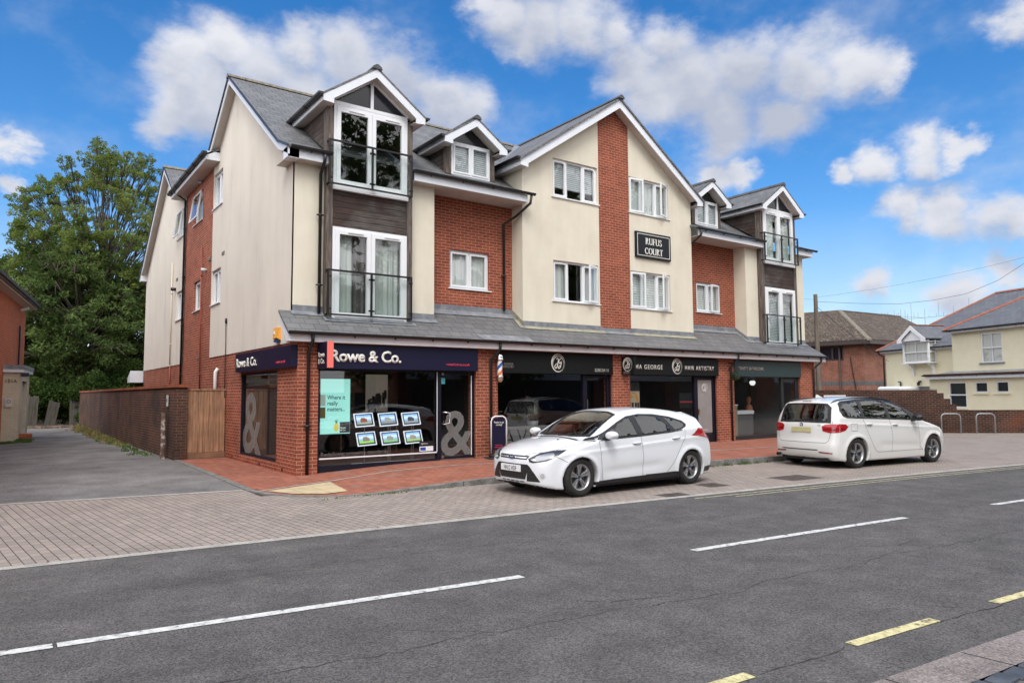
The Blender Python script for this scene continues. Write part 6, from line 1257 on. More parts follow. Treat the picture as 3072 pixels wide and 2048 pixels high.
nL = Vector((dL.y,-dL.x,0)); oc = K-nL*.6-dL*.6
c2, c3, c4 = oc+dL*(Lw+1.2), oc+dL*(Lw+1.2)+dR*(Rw+.6), oc+dR*(Rw+.6)
rz_ = 5.35; mid1 = oc+(dL+dR)*4.2+up*2.6; ze = up*rz_
m_ = MB(); m_.prism([oc+ze, c2+ze, c2+dR*4.2+ze+up*2.6, mid1+ze], up*-.08); m_.prism([oc+ze, mid1+ze, c4+dL*4.2+ze+up*2.6, c4+ze], up*-.08); m_.build('roof', TILE, ofc)
ridge(oc+ze+up*.05, mid1+ze+up*.05, mat=MORTAR, parent=ofc, w=.17, hgt=.12); ridge(mid1+ze+up*.03, c4+dL*4.2+ze+up*2.65, mat=TILE, parent=ofc); ridge(mid1+ze+up*.03, c2+dR*4.2+ze+up*2.65, mat=TILE, parent=ofc)
BRN = plain('brown_fascia', (.045,.03,.028), .5)
MB().prism([oc+up*5.02,c2+up*5.02,c2+up*5.30,oc+up*5.30], nL*.04).prism([oc+up*5.02,c4+up*5.02,c4+up*5.30,oc+up*5.30], dL*.04).build('fascia', BRN, ofc); MB().prism([oc+up*5.03,c2+up*5.03,c3+up*5.03,c4+up*5.03], up*.02).build('soffit', BRN, ofc)
m_ = MB(); mo = lambda a, z, d_: offp(a, z, d_); bars(m_, mo, 1.35, 4.6, 3.95, 4.98, .10, .02, .12)
for a in (2.1,3.0,3.8): m_.prism([mo(a-.06,4.05,.02),mo(a+.06,4.05,.02),mo(a+.06,4.88,.02),mo(a-.06,4.88,.02)], nL*-.08)
f = m_.build('window', BRN, ofc); MB().quad(mo(1.4,4.0,.08),mo(4.5,4.0,.08),mo(4.5,4.93,.08),mo(1.4,4.93,.08)).build('pane', plain('navy_glass', (.015,.018,.03), .1), f)
MB().tube([K-nL*.5-dL*-1.8+up*5.1, K-nL*.1+dL*1.6+up*4.8, K-nL*.1+dL*1.6], .06, 8).build('downpipe', plain('brown_pipe', (.10,.07,.065), .5), ofc)
MB().tube([K-nL*.06+dL*.9+up*4.2, K-nL*.06+dL*.6+up*2, K-nL*.06+dL*.5], .025, 6).build('cable', BLACKM, ofc)
# distant rooftop aerials
an = thing('aerial_array', 'far row of thin upright aerials strung on wires above the rooftops', 'aerials', (92,19,0)); dd = Vector((.55,-.83,0)); m_ = MB(); w_ = MB()
RODS = [(95.67,35.65,11.64,0.68),(96.09,35.34,11.66,0.71),(96.43,35.09,11.69,1.31),(97.15,34.56,11.78,1.42),(97.45,34.34,11.84,0.89),(97.64,34.21,11.85,1.01),(97.89,34.02,11.88,1.39),(98.38,33.66,11.93,1.26),(98.66,33.46,11.95,0.73),(99.09,33.14,12.01,2.17),(99.40,32.92,12.03,0.79),(99.85,32.59,12.08,0.81),(100.62,32.03,12.13,1.21),(101.10,31.67,12.18,0.31),(101.93,31.07,12.27,0.52),(102.22,30.85,12.38,1.99),(102.76,30.46,12.40,0.46),(103.22,30.12,12.44,0.21),(103.92,29.61,12.52,1.26),(105.71,28.30,12.72,2.20)]
O_ = Vector((95.67,35.65,0)); an.location = O_; R3 = [Vector(r[:3])-O_ for r in RODS]
for p, r in zip(R3, RODS): m_.tube([p, p+up*r[3]], .022, 4)
m_.build('rod', plain('aerial_grey', (.16,.17,.19), .5), an, uv=False)
w_.tube(R3, .022, 4).tube([R3[0]+up*1.15, R3[7]+up*.35, R3[12]], .018, 4).tube([R3[2]+up*.9, R3[6]-up*.6, R3[8]-up*2], .018, 4).tube([R3[9]+up*.1, R3[9]-up*11], .03, 4).tube([R3[12]+up*.1, R3[12]-up*11], .03, 4)
w_.build('guy_wire', plain('aerial_grey', (.16,.17,.19), .5), an, uv=False)
# ================================================================ cars
def carpaint(name, col):
    m, nt, b = mat_new(name); L = nt.links.new; b.inputs['Base Color'].default_value = C3(col); b.inputs['Roughness'].default_value = .32; b.inputs['Coat Weight'].default_value = 1; b.inputs['Coat Roughness'].default_value = .04
    dk = node(nt, 'ShaderNodeBsdfDiffuse'); dk.inputs[0].default_value = (.03,.03,.032,1); g = node(nt, 'ShaderNodeNewGeometry'); mi = node(nt, 'ShaderNodeMixShader')
    L(g.outputs['Backfacing'], mi.inputs[0]); L(b.outputs[0], mi.inputs[1]); L(dk.outputs[0], mi.inputs[2]); L(mi.outputs[0], nt.nodes['Material Output'].inputs[0]); return m
PAINT = carpaint('white_car_paint', (.72,.74,.78)); PAINT2 = carpaint('pearl_car_paint', (.68,.68,.67))
TYRE = noisy('tyre_rubber', [(.3,(.012,.012,.012)),(.7,(.028,.026,.025))], scale=8, rough=.85); RIM = plain('alloy_rim', (.42,.42,.43), .3, metal=.85); RIMD = plain('dark_alloy', (.08,.08,.085), .4, metal=.6)
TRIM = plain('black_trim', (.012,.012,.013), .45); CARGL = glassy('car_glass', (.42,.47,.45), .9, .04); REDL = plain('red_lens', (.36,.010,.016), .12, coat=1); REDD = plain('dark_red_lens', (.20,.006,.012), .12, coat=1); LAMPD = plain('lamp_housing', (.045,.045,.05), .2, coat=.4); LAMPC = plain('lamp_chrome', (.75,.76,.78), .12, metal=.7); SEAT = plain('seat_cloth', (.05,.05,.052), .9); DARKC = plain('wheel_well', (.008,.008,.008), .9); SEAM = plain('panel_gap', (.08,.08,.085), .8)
def catmull(P, n=8, closed=False):
    o = []; N = len(P); g = lambda i: P[i % N] if closed else P[max(0, min(N-1, i))]
    for i in range(N if closed else N-1):
        a, b, c, d = (np.array(g(i+k), float) for k in (-1,0,1,2))
        for k in range(n):
            t = k/n; o.append(tuple(.5*((2*b)+(c-a)*t+(2*a-5*b+4*c-d)*t*t+(-a+3*b-3*c+d)*t**3)))
    if not closed: o.append(tuple(P[-1]))
    return o
def sdf_poly(P, X, Z):
    P = np.array(P); d = np.full(X.shape, 1e9); ins = np.zeros(X.shape, bool); n = len(P)
    for i in range(n):
        a, b = P[i], P[(i+1) % n]; e = b-a; wx, wz = X-a[0], Z-a[1]; t = np.clip((wx*e[0]+wz*e[1])/(e@e+1e-12), 0, 1); d = np.minimum(d, (wx-e[0]*t)**2+(wz-e[1]*t)**2)
        c = ((a[1] > Z) != (b[1] > Z)) & (X < (b[0]-a[0])*(Z-a[1])/(b[1]-a[1]+1e-12)+a[0]); ins ^= c
    return np.where(ins, -1, 1)*np.sqrt(d)
def smax(a, b, k):
    h = np.maximum(k-np.abs(a-b), 0)/k; return np.maximum(a, b)+h*h*k*.25
class CarShape:
    def __init__(s, sp):
        if 'nose' in sp:
            n_ = sp['nose']; g_ = lambda x: n_+x*(1-n_/.7) if x < .7 else x
            sp['top'] = [(g_(x), z) for x, z in sp['top']]; sp['plan'] = [(g_(x), y) for x, y in sp['plan']]
        if 'tail' in sp:
            t_ = sp['tail']; L0 = sp['L']; k_ = lambda x: x if x < L0-.7 else (L0-.7)+(x-L0+.7)*(1-t_/.7)
            sp['top'] = [(k_(x), z) for x, z in sp['top']]; sp['plan'] = [(k_(x), y) for x, y in sp['plan']]; sp['L'] = L0-t_
        s.sp = sp; prof = catmull(sp['top'], 6); P = prof+[(sp['L']-.25, sp['zb']), (.25, sp['zb'])]
        s.g = .01; s.x0, s.z0 = -.3, 0.0; nx, nz = int((sp['L']+.6)/s.g), int(1.9/s.g); X, Z = np.meshgrid(s.x0+np.arange(nx)*s.g, s.z0+np.arange(nz)*s.g, indexing='ij'); s.D = sdf_poly(P, X, Z)
        s.wx = np.array([p[0] for p in sp['plan']]); s.wy = np.array([p[1] for p in sp['plan']]); xx = np.linspace(-.3, sp['L']+.3, 500); c = catmull(sp['plan'], 8); s.px = xx; s.pw = np.interp(xx, [q[0] for q in c], [q[1] for q in c])
    def samp(s, X, Z):
        u = np.clip((X-s.x0)/s.g, 0, s.D.shape[0]-1.001); v = np.clip((Z-s.z0)/s.g, 0, s.D.shape[1]-1.001); i, j = u.astype(int), v.astype(int); a, b = u-i, v-j; D = s.D
        return D[i,j]*(1-a)*(1-b)+D[i+1,j]*a*(1-b)+D[i,j+1]*(1-a)*b+D[i+1,j+1]*a*b
    def f(s, X, Y, Z):
        sp = s.sp; L = sp['L']; y = np.abs(Y); yn = y/.9
        wf = np.clip(1-X/2.0, 0, 1); wr = np.clip((X-(L-1.3))/1.3, 0, 1)
        xe = X-sp['bow_f']*yn**2.4*np.clip(wf*1.3, 0, 1)+sp['bow_r']*yn**2.2*wr
        crown = sp['crown']*(1+.3*np.clip((Z-1)/.5, 0, 1)); ze = Z+crown*y*y
        fa = s.samp(xe, ze)
        belt = sp['belt'][0]+(sp['belt'][1]-sp['belt'][0])*np.clip((X-1)/(L-1.6), 0, 1); w = np.interp(X, s.px, s.pw)
        low = np.clip((sp['zw']-Z)/.45, 0, 1); hi = np.clip((Z-sp['zw'])/(belt-sp['zw']), 0, 1.0)
        W_ = w-.045*low**2-.035*hi**2
        # character lines
        zc = sp['crease'][0]+(sp['crease'][1]-sp['crease'][0])*np.clip((X-.9)/(L-1.6), 0, 1); dz = Z-zc; W_ += .010*np.exp(-(dz/.05)**2)*(dz < 0)+.010*np.exp(-(dz/.018)**2)*(dz >= 0)
        zl = sp['lowline']; mask = np.clip((X-1.3)/.3, 0, 1)*np.clip((L-1.45-X)/.3, 0, 1); W_ -= .014*np.exp(-((Z-zl-.09-.04*(X-1.5))/.075)**2)*mask
        for xw in sp['wheels']:
            r = np.hypot(X-xw, Z-sp['zr']); W_ += .020*np.exp(-((r-sp['ra']-.02)/.055)**2)*np.clip((1.0-Z)/.3, 0, 1)
        up = np.clip(Z-belt, 0, 1); W_ = W_-sp['tum']*up-.25*up*up
        fb = (y-W_)*.93
        k = .05+.09*np.clip(1-X/.5, 0, 1)+.09*np.clip((X-L+.5)/.5, 0, 1)+.05*np.clip((Z-1.2)/.2, 0, 1)
        F = smax(fa, fb, k)
        for xw in sp['wheels']:
            cyl = np.maximum(np.hypot(X-xw, Z-sp['zr'])-sp['ra'], .50-y); F = smax(F, -cyl, .012)
        return F
def surface_nets(F, org, h):
    S = F < 0; nx, ny, nz = F.shape
    c = np.zeros((nx-1, ny-1, nz-1), int)
    for i in (0,1):
        for j in (0,1):
            for k in (0,1): c += S[i:nx-1+i, j:ny-1+j, k:nz-1+k]
    act = (c > 0) & (c < 8); idx = np.full(act.shape, -1); ii = np.argwhere(act); idx[act] = np.arange(len(ii))
    acc = np.zeros((len(ii), 3)); cnt = np.zeros(len(ii)); corners = [(i,j,k) for i in (0,1) for j in (0,1) for k in (0,1)]
    for a in range(8):
        for b in range(a+1, 8):
            ca, cb = np.array(corners[a]), np.array(corners[b])
            if np.abs(ca-cb).sum() != 1: continue
            fa = F[tuple((ii+ca).T)]; fb = F[tuple((ii+cb).T)]; m = (fa < 0) != (fb < 0); t = np.where(m, fa/(fa-fb+1e-12), 0)
            p = ca+(cb-ca)*t[:, None]; acc += p*m[:, None]; cnt += m
    V = (ii+acc/cnt[:, None])*h+org; Q = []
    for ax in range(3):
        o = [0,0,0]; o[ax] = 1; A_ = S[:nx-o[0], :ny-o[1], :nz-o[2]]; B_ = S[o[0]:, o[1]:, o[2]:]; e = np.argwhere(A_ != B_)
        b1, b2 = [k for k in range(3) if k != ax]; e = e[(e[:, b1] > 0) & (e[:, b2] > 0) & (e[:, b1] < F.shape[b1]-1) & (e[:, b2] < F.shape[b2]-1)]
        d1 = np.zeros(3, int); d1[b1] = 1; d2 = np.zeros(3, int); d2[b2] = 1
        q = np.stack([idx[tuple((e-d1-d2).T)], idx[tuple((e-d2).T)], idx[tuple(e.T)], idx[tuple((e-d1).T)]], 1); fl = S[tuple(e.T)]
        if ax == 1: fl = ~fl
        q[~fl] = q[~fl][:, ::-1]; Q.append(q)
    return V, np.concatenate(Q)
def inpoly(x, z, P):
    P = list(P); ins = np.zeros(np.shape(x), bool); n = len(P)
    for i in range(n):
        (ax, az), (bx_, bz) = P[i], P[(i+1) % n]; ins ^= ((az > z) != (bz > z)) & (x < (bx_-ax)*(z-az)/(bz-az+1e-12)+ax)
    return ins
def shrink(P, d):
    n = len(P); a = sum(P[i][0]*P[(i+1) % n][1]-P[(i+1) % n][0]*P[i][1] for i in range(n)); s_ = 1 if a > 0 else -1; o = []
    for i in range(n):
        p, q, r = np.array(P[i-1]), np.array(P[i]), np.array(P[(i+1) % n]); e1 = (q-p)/(np.linalg.norm(q-p)+1e-9); e2 = (r-q)/(np.linalg.norm(r-q)+1e-9); n1 = np.array((-e1[1], e1[0])); n2 = np.array((-e2[1], e2[0])); m = n1+n2; m = m/(np.linalg.norm(m)+1e-9); k = d/max(.4, m@n1); o.append(tuple(q+m*k*s_))
    return o
class Car:
    def __init__(s, root, sp, paint):
        s.root, s.sp = root, sp; C = s.C = CarShape(sp); h = .0225; L = sp['L']; x = np.arange(-.06, L+.08, h); y = np.arange(-1.0, 1.01, h)+h*.37; z = np.arange(sp['zb']-.06, sp['H']+.06, h)
        X, Y, Z = np.meshgrid(x, y, z, indexing='ij'); F = C.f(X, Y, Z); V, Q = surface_nets(F, np.array((x[0], y[0], z[0])), h)
        e = 1e-3
        for _ in range(3):
            a = [V[:, 0], V[:, 1], V[:, 2]]; f0 = C.f(*a); g = np.stack([(C.f(*[a[j]+(e if j == i else 0) for j in range(3)])-C.f(*[a[j]-(e if j == i else 0) for j in range(3)]))/(2*e) for i in range(3)], 1); gg = (g*g).sum(1); V = V-g*np.clip(f0/np.maximum(gg, .2), -.01, .01)[:, None]
        s.bvh = BVHTree.FromPolygons([tuple(v) for v in V], [tuple(int(i) for i in q) for q in Q]); cen = V[Q].mean(1); nr = np.cross(V[Q[:,2]]-V[Q[:,0]], V[Q[:,3]]-V[Q[:,1]]); nr /= np.linalg.norm(nr, axis=1)[:, None]+1e-9
        keep = np.ones(len(Q), bool); cx_, cy_, cz_ = cen.T
        for P in sp['cut_side']: keep &= ~(inpoly(cx_, cz_, shrink(P, .019)) & (np.abs(cy_) > .45))
        trimf = inpoly(cx_, cz_, shrink(sp['dlo'], .008)) & (np.abs(cy_) > .45) & (np.abs(nr[:, 1]) > .4)
        for pts, dr, outer in ((sp['ws'], sp['wd'], sp['wso']), (sp['rw'], sp['rd'], sp['rwo'])):
            dr = Vector(dr).normalized(); u = dr.cross(Vector((0,0,1))).normalized(); v = u.cross(dr).normalized(); P2 = [(Vector(p).dot(u), Vector(p).dot(v)) for p in pts]
            P3 = [(Vector(p).dot(u), Vector(p).dot(v)) for p in outer]; trimf |= inpoly(cen @ np.array(u), cen @ np.array(v), shrink(P3, .008)) & (nr @ np.array(dr) < -.5) & (cz_ > .8)
            keep &= ~(inpoly(cen @ np.array(u), cen @ np.array(v), shrink(P2, .018)) & (nr @ np.array(dr) < -.5) & (cz_ > .8))
        Q, cen, nr = Q[keep], cen[keep], nr[keep]; dark = trimf[keep]
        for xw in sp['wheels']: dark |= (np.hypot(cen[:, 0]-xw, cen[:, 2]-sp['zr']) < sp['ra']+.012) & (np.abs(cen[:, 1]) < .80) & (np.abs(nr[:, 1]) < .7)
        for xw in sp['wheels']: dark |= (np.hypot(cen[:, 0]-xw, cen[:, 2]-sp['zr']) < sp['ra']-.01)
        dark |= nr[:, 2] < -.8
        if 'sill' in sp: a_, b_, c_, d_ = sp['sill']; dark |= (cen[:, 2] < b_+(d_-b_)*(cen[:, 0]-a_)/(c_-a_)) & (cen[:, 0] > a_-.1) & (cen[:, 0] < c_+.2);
        me = bpy.data.meshes.new('body'); me.from_pydata([tuple(v) for v in V], [], [tuple(int(i) for i in q) for q in Q]); me.materials.append(paint); me.materials.append(DARKC); me.polygons.foreach_set('material_index', dark.astype(np.int32)); me.polygons.foreach_set('use_smooth', [True]*len(Q)); me.update()
        s.body = link(bpy.data.objects.new('body', me), root)
    def patch(s, name, pts, dirn, mat, off=.004, g=.035, holes=(), parent=None, smooth=False, both=False, label=None):
        dirn = Vector(dirn).normalized(); u = dirn.cross(Vector((0,0,1))); u = u.normalized() if u.length > .1 else Vector((1,0,0)); v = u.cross(dirn).normalized()
        def ring(P):
            P = [(Vector(p).dot(u), Vector(p).dot(v)) for p in P]
            if smooth: P = catmull(P, 4, True)
            o = []
            for a, b in zip(P, P[1:]+P[:1]):
                n = max(1, int(math.hypot(b[0]-a[0], b[1]-a[1])/g)); o += [(a[0]+(b[0]-a[0])*i/n, a[1]+(b[1]-a[1])*i/n) for i in range(n)]
            return o
        R = [ring(pts)]+[ring(h) for h in holes]; vs, es = [], []
        for r in R: n0 = len(vs); vs += [Vector(p) for p in r]; es += [(n0+i, n0+(i+1) % len(r)) for i in range(len(r))]
        xs = [p[0] for p in R[0]]; zs = [p[1] for p in R[0]]; gx, gz = np.meshgrid(np.arange(min(xs), max(xs), g), np.arange(min(zs), max(zs), g)); gx, gz = gx.ravel(), gz.ravel(); ok = inpoly(gx, gz, R[0])
        for r in R[1:]: ok &= ~inpoly(gx, gz, r)
        bd = np.array([p for r in R for p in r])
        for a, b in zip(gx[ok], gz[ok]):
            if ((bd-np.array((a, b)))**2).sum(1).min() > (g*.4)**2: vs.append(Vector((a, b)))
        rs = delaunay_2d_cdt(vs, es, [], 0, 1e-5); v2, f2 = rs[0], rs[2]
        c2 = np.array([[sum(v2[i].x for i in f)/len(f), sum(v2[i].y for i in f)/len(f)] for f in f2]); ok = inpoly(c2[:, 0], c2[:, 1], R[0])
        for r in R[1:]: ok &= ~inpoly(c2[:, 0], c2[:, 1], r)
        f2 = [f for f, k in zip(f2, ok) if k]; V3 = []; bad = set()
        for i, p in enumerate(v2):
            o = u*p.x+v*p.y-dirn*14; hit = s.bvh.ray_cast(o, dirn)
            if hit[0] is None:
                hit = s.bvh.find_nearest(u*p.x+v*p.y-dirn*.0)
                q = (o+dirn*(hit[0]-o).dot(dirn)); V3.append(q); continue
            nrm = hit[1] if hit[1].dot(dirn) < 0 else -hit[1]; V3.append(hit[0]+nrm*off)
        mb = MB(); mb.add(V3, f2)
        if both: MB().add([(p[0], -p[1], p[2]) for p in V3], [tuple(reversed(f)) for f in f2]).build(name, mat, parent or s.root, smooth=True, uv=False)
        o = mb.build(name, mat, parent or s.root, smooth=True, uv=False, label=label); return o
    def line(s, pts, dirn, w=.007, mat=None, name='panel_gap', parent=None, off=.0025):
        """thin strip following the body along a polyline"""
        dirn = Vector(dirn).normalized(); P = []
        for a, b in zip(pts, pts[1:]):
            a, b = Vector(a), Vector(b); n = max(1, int((b-a).length/.03)); P += [a+(b-a)*i/n for i in range(n)]
        P.append(Vector(pts[-1])); mb = MB(); VV = []
        for i, p in enumerate(P):
            t = (P[min(i+1, len(P)-1)]-P[max(0, i-1)]).normalized(); sd_ = t.cross(dirn).normalized()
            for k in (-1, 1):
                o = p+sd_*w*.5*k-dirn*9; hit = s.bvh.ray_cast(o, dirn)
                if hit[0] is None: VV.append(o+dirn*9)
                else: nrm = hit[1] if hit[1].dot(dirn) < 0 else -hit[1]; VV.append(hit[0]+nrm*off)
        mb.add(VV, [(2*i, 2*i+1, 2*i+3, 2*i+2) for i in range(len(P)-1)]); return mb.build(name, mat or SEAM, parent or s.body, smooth=True, uv=False)
    def at(s, x, z, side=-1, off=0):
        h = s.bvh.ray_cast(Vector((x, side*3, z)), Vector((0, -side, 0))); return h[0]+h[1]*off, h[1]
    def wheel(s, x, side, style, turn=0):
        sp = s.sp; R_ = sp['rt']; yc = side*sp['track']; w = thing_child = bpy.data.objects.new('wheel', None); link(w, s.root); sx_, sz_ = s.root.scale.x, s.root.scale.z; w.location = (x, yc, R_/sz_); w.scale = (1/sx_, 1, 1/sz_)
        m = Matrix.Rotation(math.pi/2*side*-1, 4, 'X'); rr = sp['rim']; hw = .105    # local z -> outwards
        m = Matrix(((1,0,0,0),(0,0,-side*-1 if False else side,0),(0,1,0,0),(0,0,0,1)))
        prof = [(rr-.012,-hw*.8),(rr+.02,-hw),(R_-.03,-hw),(R_-.006,-hw*.75),(R_,-hw*.4),(R_,hw*.4),(R_-.006,hw*.75),(R_-.03,hw*.97),(rr+.055,hw*1.03),(rr+.02,hw),(rr-.004,hw*.88)]
        MB().lathe(prof, m, 48).build('tyre', TYRE, w, smooth=True, uv=False)
        MB().lathe([(rr,hw*.86),(rr-.012,hw*.84),(rr-.03,hw*.5),(rr-.045,-hw*.6),(rr-.02,-hw*.8),(rr,-hw*.8)], m, 48).build('rim', RIM if style == 'twin' else RIM, w, smooth=True, uv=False)
        MB().lathe([(0,-.02),(rr-.06,-.02)], m, 32).build('hub_back', DARKC, w, uv=False)
        MB().lathe([(.04,.0),(rr*.78,-.0),(rr*.78,-.012),(.04,-.012)], m, 32).build('brake_disc', plain('brake_disc', (.12,.12,.12), .4, metal=.6), w, uv=False)
        sb = MB(); n = 5; z1 = hw*.80
        def spoke(q, w0, w1, z_in=.045):
            c, s2 = math.cos(q), math.sin(q); f = lambda r, t, z: m @ Vector((c*r-s2*t, s2*r+c*t, z)); A2 = [f(.05,-w0,z_in+.012), f(.05,w0,z_in+.012), f(rr*.62,w0*.8+(w1-w0)*.3,z1-.022), f(rr-.008,w1,z1-.008), f(rr-.008,-w1,z1-.008), f(rr*.62,-w0*.8-(w1-w0)*.3,z1-.022)]; B2 = [f(.05,-w0*1.3,z_in-.02), f(.05,w0*1.3,z_in-.02), f(rr*.62,w0*1.2,z1-.055), f(rr-.008,w1*1.2,z1-.035), f(rr-.008,-w1*1.2,z1-.035), f(rr*.62,-w0*1.2,z1-.055)]
            sb.add(A2+B2, [(0,1,2,5),(5,2,3,4),(0,6,7,1),(1,7,8,2),(2,8,9,3),(4,10,11,5),(5,11,6,0),(3,9,10,4)])
        for i in range(n):
            q = 2*math.pi*i/n+math.pi/2
            if style == 'fan': spoke(q-.155, .013, .030); spoke(q+.155, .013, .030)
            else: spoke(q-.10, .012, .012); spoke(q+.10, .012, .012)
        if style == 'fan': 
            for i in range(n):
                q = 2*math.pi*i/n+math.pi/2; c, s2 = math.cos(q), math.sin(q)
        sb.build('spokes', RIM, w, uv=False, bevel=.003); MB().lathe([(0,.055),(.028,.055),(.034,.045),(.062,.05),(.068,.02)], m, 20).build('hub', RIM, w, smooth='auto', uv=False); MB().lathe([(0,.0585),(.027,.0575)], m, 20).build('centre_cap', plain('cap_blue', (.02,.05,.12), .3), w, uv=False)
        bt = MB()
        for i in range(5):
            q = 2*math.pi*(i+.5)/5+math.pi/2; bt.lathe([(0,.06),(.009,.06),(.010,.03)], m @ Matrix.Translation((.05*math.cos(q)*1.05,.05*math.sin(q)*1.05,0)), 8)
        bt.build('wheel_nuts', plain('nut_dark', (.05,.05,.05), .4, metal=.5), w, uv=False)
    def handle(s, x, z, side=-1):
        p, n = s.at(x, z, side); m_ = MB(); y = p.y; P = []
        m_.tube([(x-.085,y+side*-.004,z-.004),(x-.075,y+side*.020,z-.002),(x-.03,y+side*.030,z),(x+.04,y+side*.030,z+.002),(x+.095,y+side*.018,z+.003),(x+.105,y+side*-.004,z+.003)], [.012,.015,.0165,.0165,.015,.012], 10)
        fixn(m_.build('door_handle', s.paint, s.root, smooth=True, uv=False))
        s.patch('handle_recess_shade', [(x-.045+.055*math.cos(q), side*.9, z-.012+.034*math.sin(q)) for q in np.linspace(0, 6.283, 14)[:-1]], (0,-side,0), plain('recess_shade_grey', (.50,.52,.55), .5), off=.0015, g=.02)  # flat grey ellipse; the shade of the hollow is painted on
    def side(s, P, y=-.9): return [(a, y, b) for a, b in P]
    def frt(s, P, x=0): return [(x, a, b) for a, b in P]
def seats(car, xs, zs, H=.55):
    m_ = MB()
    for x, n in zip(xs, ((-.37,.37), (-.45,0,.45), (-.4,.4))):
        for y in n:
            w_ = .24 if len(n) == 2 else .21; m_.box(x-.45,x+.05,y-w_,y+w_,zs-.1,zs+.08); m_.boxm(Matrix.Translation((x+.05,y,zs)) @ Matrix.Rotation(.28,4,'Y'), -.06,.06,-w_,w_,0,H); m_.boxm(Matrix.Translation((x+.05,y,zs)) @ Matrix.Rotation(.28,4,'Y'), -.04,.05,-.12,.12,H+.03,H+.20)
    m_.build('seats', SEAT, car.root, bevel=.03, uv=False)
# ---------------------------------------------------------------- white hatchback
hb_ = thing('hatchback_car', 'white five door hatchback facing left with front plate HN12 HDF', 'car', (1.74,-4.93,0.0), 0, 'white cars parked in front of the shops')
SPF = dict(nose=.14, sill=(1.3,.235,3.1,.285), L=4.358, H=1.50, zb=.19, rt=.316, zr=.316, ra=.352, rim=.212, track=.775, wheels=(.88,3.53), bow_f=.20, bow_r=.14, crown=.075, belt=(.955,1.06), zw=.60, crease=(.74,.90), lowline=.30, tum=.50,
    top=[(.20,.19),(.05,.235),(.015,.33),(.0,.45),(.005,.58),(.035,.67),(.10,.735),(.22,.79),(.50,.865),(.85,.935),(1.12,.985),(1.30,1.07),(1.62,1.245),(1.90,1.375),(2.15,1.445),(2.5,1.478),(2.85,1.478),(3.25,1.448),(3.6,1.395),(3.86,1.335),(3.955,1.295),(3.985,1.235),(4.06,1.13),(4.15,1.0),(4.24,.93),(4.30,.82),(4.335,.68),(4.358,.52),(4.345,.38),(4.28,.27),(4.20,.20)],
    plan=[(-.1,.56),(.0,.62),(.1,.70),(.3,.80),(.6,.875),(.95,.905),(1.6,.905),(2.6,.908),(3.4,.905),(3.8,.88),(4.1,.83),(4.3,.765),(4.45,.70)],
    ws=[(1.34,-.66,.98),(1.20,-.3,1.01),(1.20,.3,1.01),(1.34,.66,.98),(1.93,.53,1.33),(1.99,.3,1.375),(1.99,-.3,1.375),(1.93,-.53,1.33)], wd=(.5,0,-.85),
    rw=[(4.14,-.55,1.02),(4.14,.55,1.02),(4.0,.47,1.235),(4.0,.2,1.26),(4.0,-.2,1.26),(4.0,-.47,1.235)], rd=(-.9,0,-.4))
DLO = [(1.08,.925),(1.25,.943),(2.3,.983),(3.0,1.023),(3.30,1.053),(3.45,1.10),(3.485,1.15),(3.41,1.215),(3.12,1.30),(2.75,1.352),(2.4,1.362),(2.08,1.325),(1.80,1.225),(1.55,1.115),(1.30,.995)]
gA = [(1.46,.978),(2.18,1.003),(2.14,1.312),(2.04,1.282),(1.80,1.185),(1.60,1.092)]; gB = [(2.32,1.008),(3.02,1.048),(2.96,1.165),(2.80,1.30),(2.62,1.328),(2.28,1.343)]; gC = [(3.14,1.058),(3.28,1.075),(3.40,1.115),(3.425,1.155),(3.36,1.195),(3.12,1.268),(2.97,1.295),(3.06,1.17)]
SPF['cut_side'] = [gA, gB, gC]; SPF['dlo'] = DLO
wsO = [(1.28,-.68,.95),(1.13,-.33,.99),(1.13,.33,.99),(1.28,.68,.95),(1.95,.585,1.345),(2.03,.32,1.395),(2.03,-.32,1.395),(1.95,-.585,1.345)]; SPF['wso'] = wsO; SPF['rwo'] = [(4.15,-.60,.99),(4.15,.60,.99),(3.99,.52,1.25),(3.99,.2,1.285),(3.99,-.2,1.285),(3.99,-.52,1.25)]
hb_.scale = (1,1,.945)
c1 = Car(hb_, SPF, PAINT); c1.paint = PAINT; S_ = (0,1,0)
c1.patch('window_surround', c1.side(DLO), S_, TRIM, holes=[c1.side(gA), c1.side(gB), c1.side(gC)], both=True, off=.006, g=.025)
for g in (gA, gB, gC): c1.patch('side_window', c1.side(g), S_, CARGL, both=True, off=.001, g=.05)
c1.line(c1.side([(1.10,.918),(1.6,.945),(2.3,.972),(3.0,1.012),(3.32,1.042),(3.47,1.10)]), S_, .014, CHROME, 'chrome_strip', c1.root)
wsO = [(1.28,-.68,.95),(1.13,-.33,.99),(1.13,.33,.99),(1.28,.68,.95),(1.95,.585,1.345),(2.03,.32,1.395),(2.03,-.32,1.395),(1.95,-.585,1.345)]
c1.patch('windscreen_border', wsO, SPF['wd'], TRIM, holes=[SPF['ws']], off=.007, g=.02); c1.patch('windscreen', SPF['ws'], SPF['wd'], glassy('windscreen_glass', (.62,.70,.66), 1.0, .05), off=.001)
c1.patch('rear_border', [(4.15,-.60,.99),(4.15,.60,.99),(3.99,.52,1.25),(3.99,.2,1.285),(3.99,-.2,1.285),(3.99,-.52,1.25)], SPF['rd'], TRIM, holes=[SPF['rw']], off=.003); c1.patch('rear_window', SPF['rw'], SPF['rd'], CARGL, off=.001)
for x in (SPF['wheels']): 
    for sd_ in (-1, 1): c1.wheel(x, sd_, 'fan')
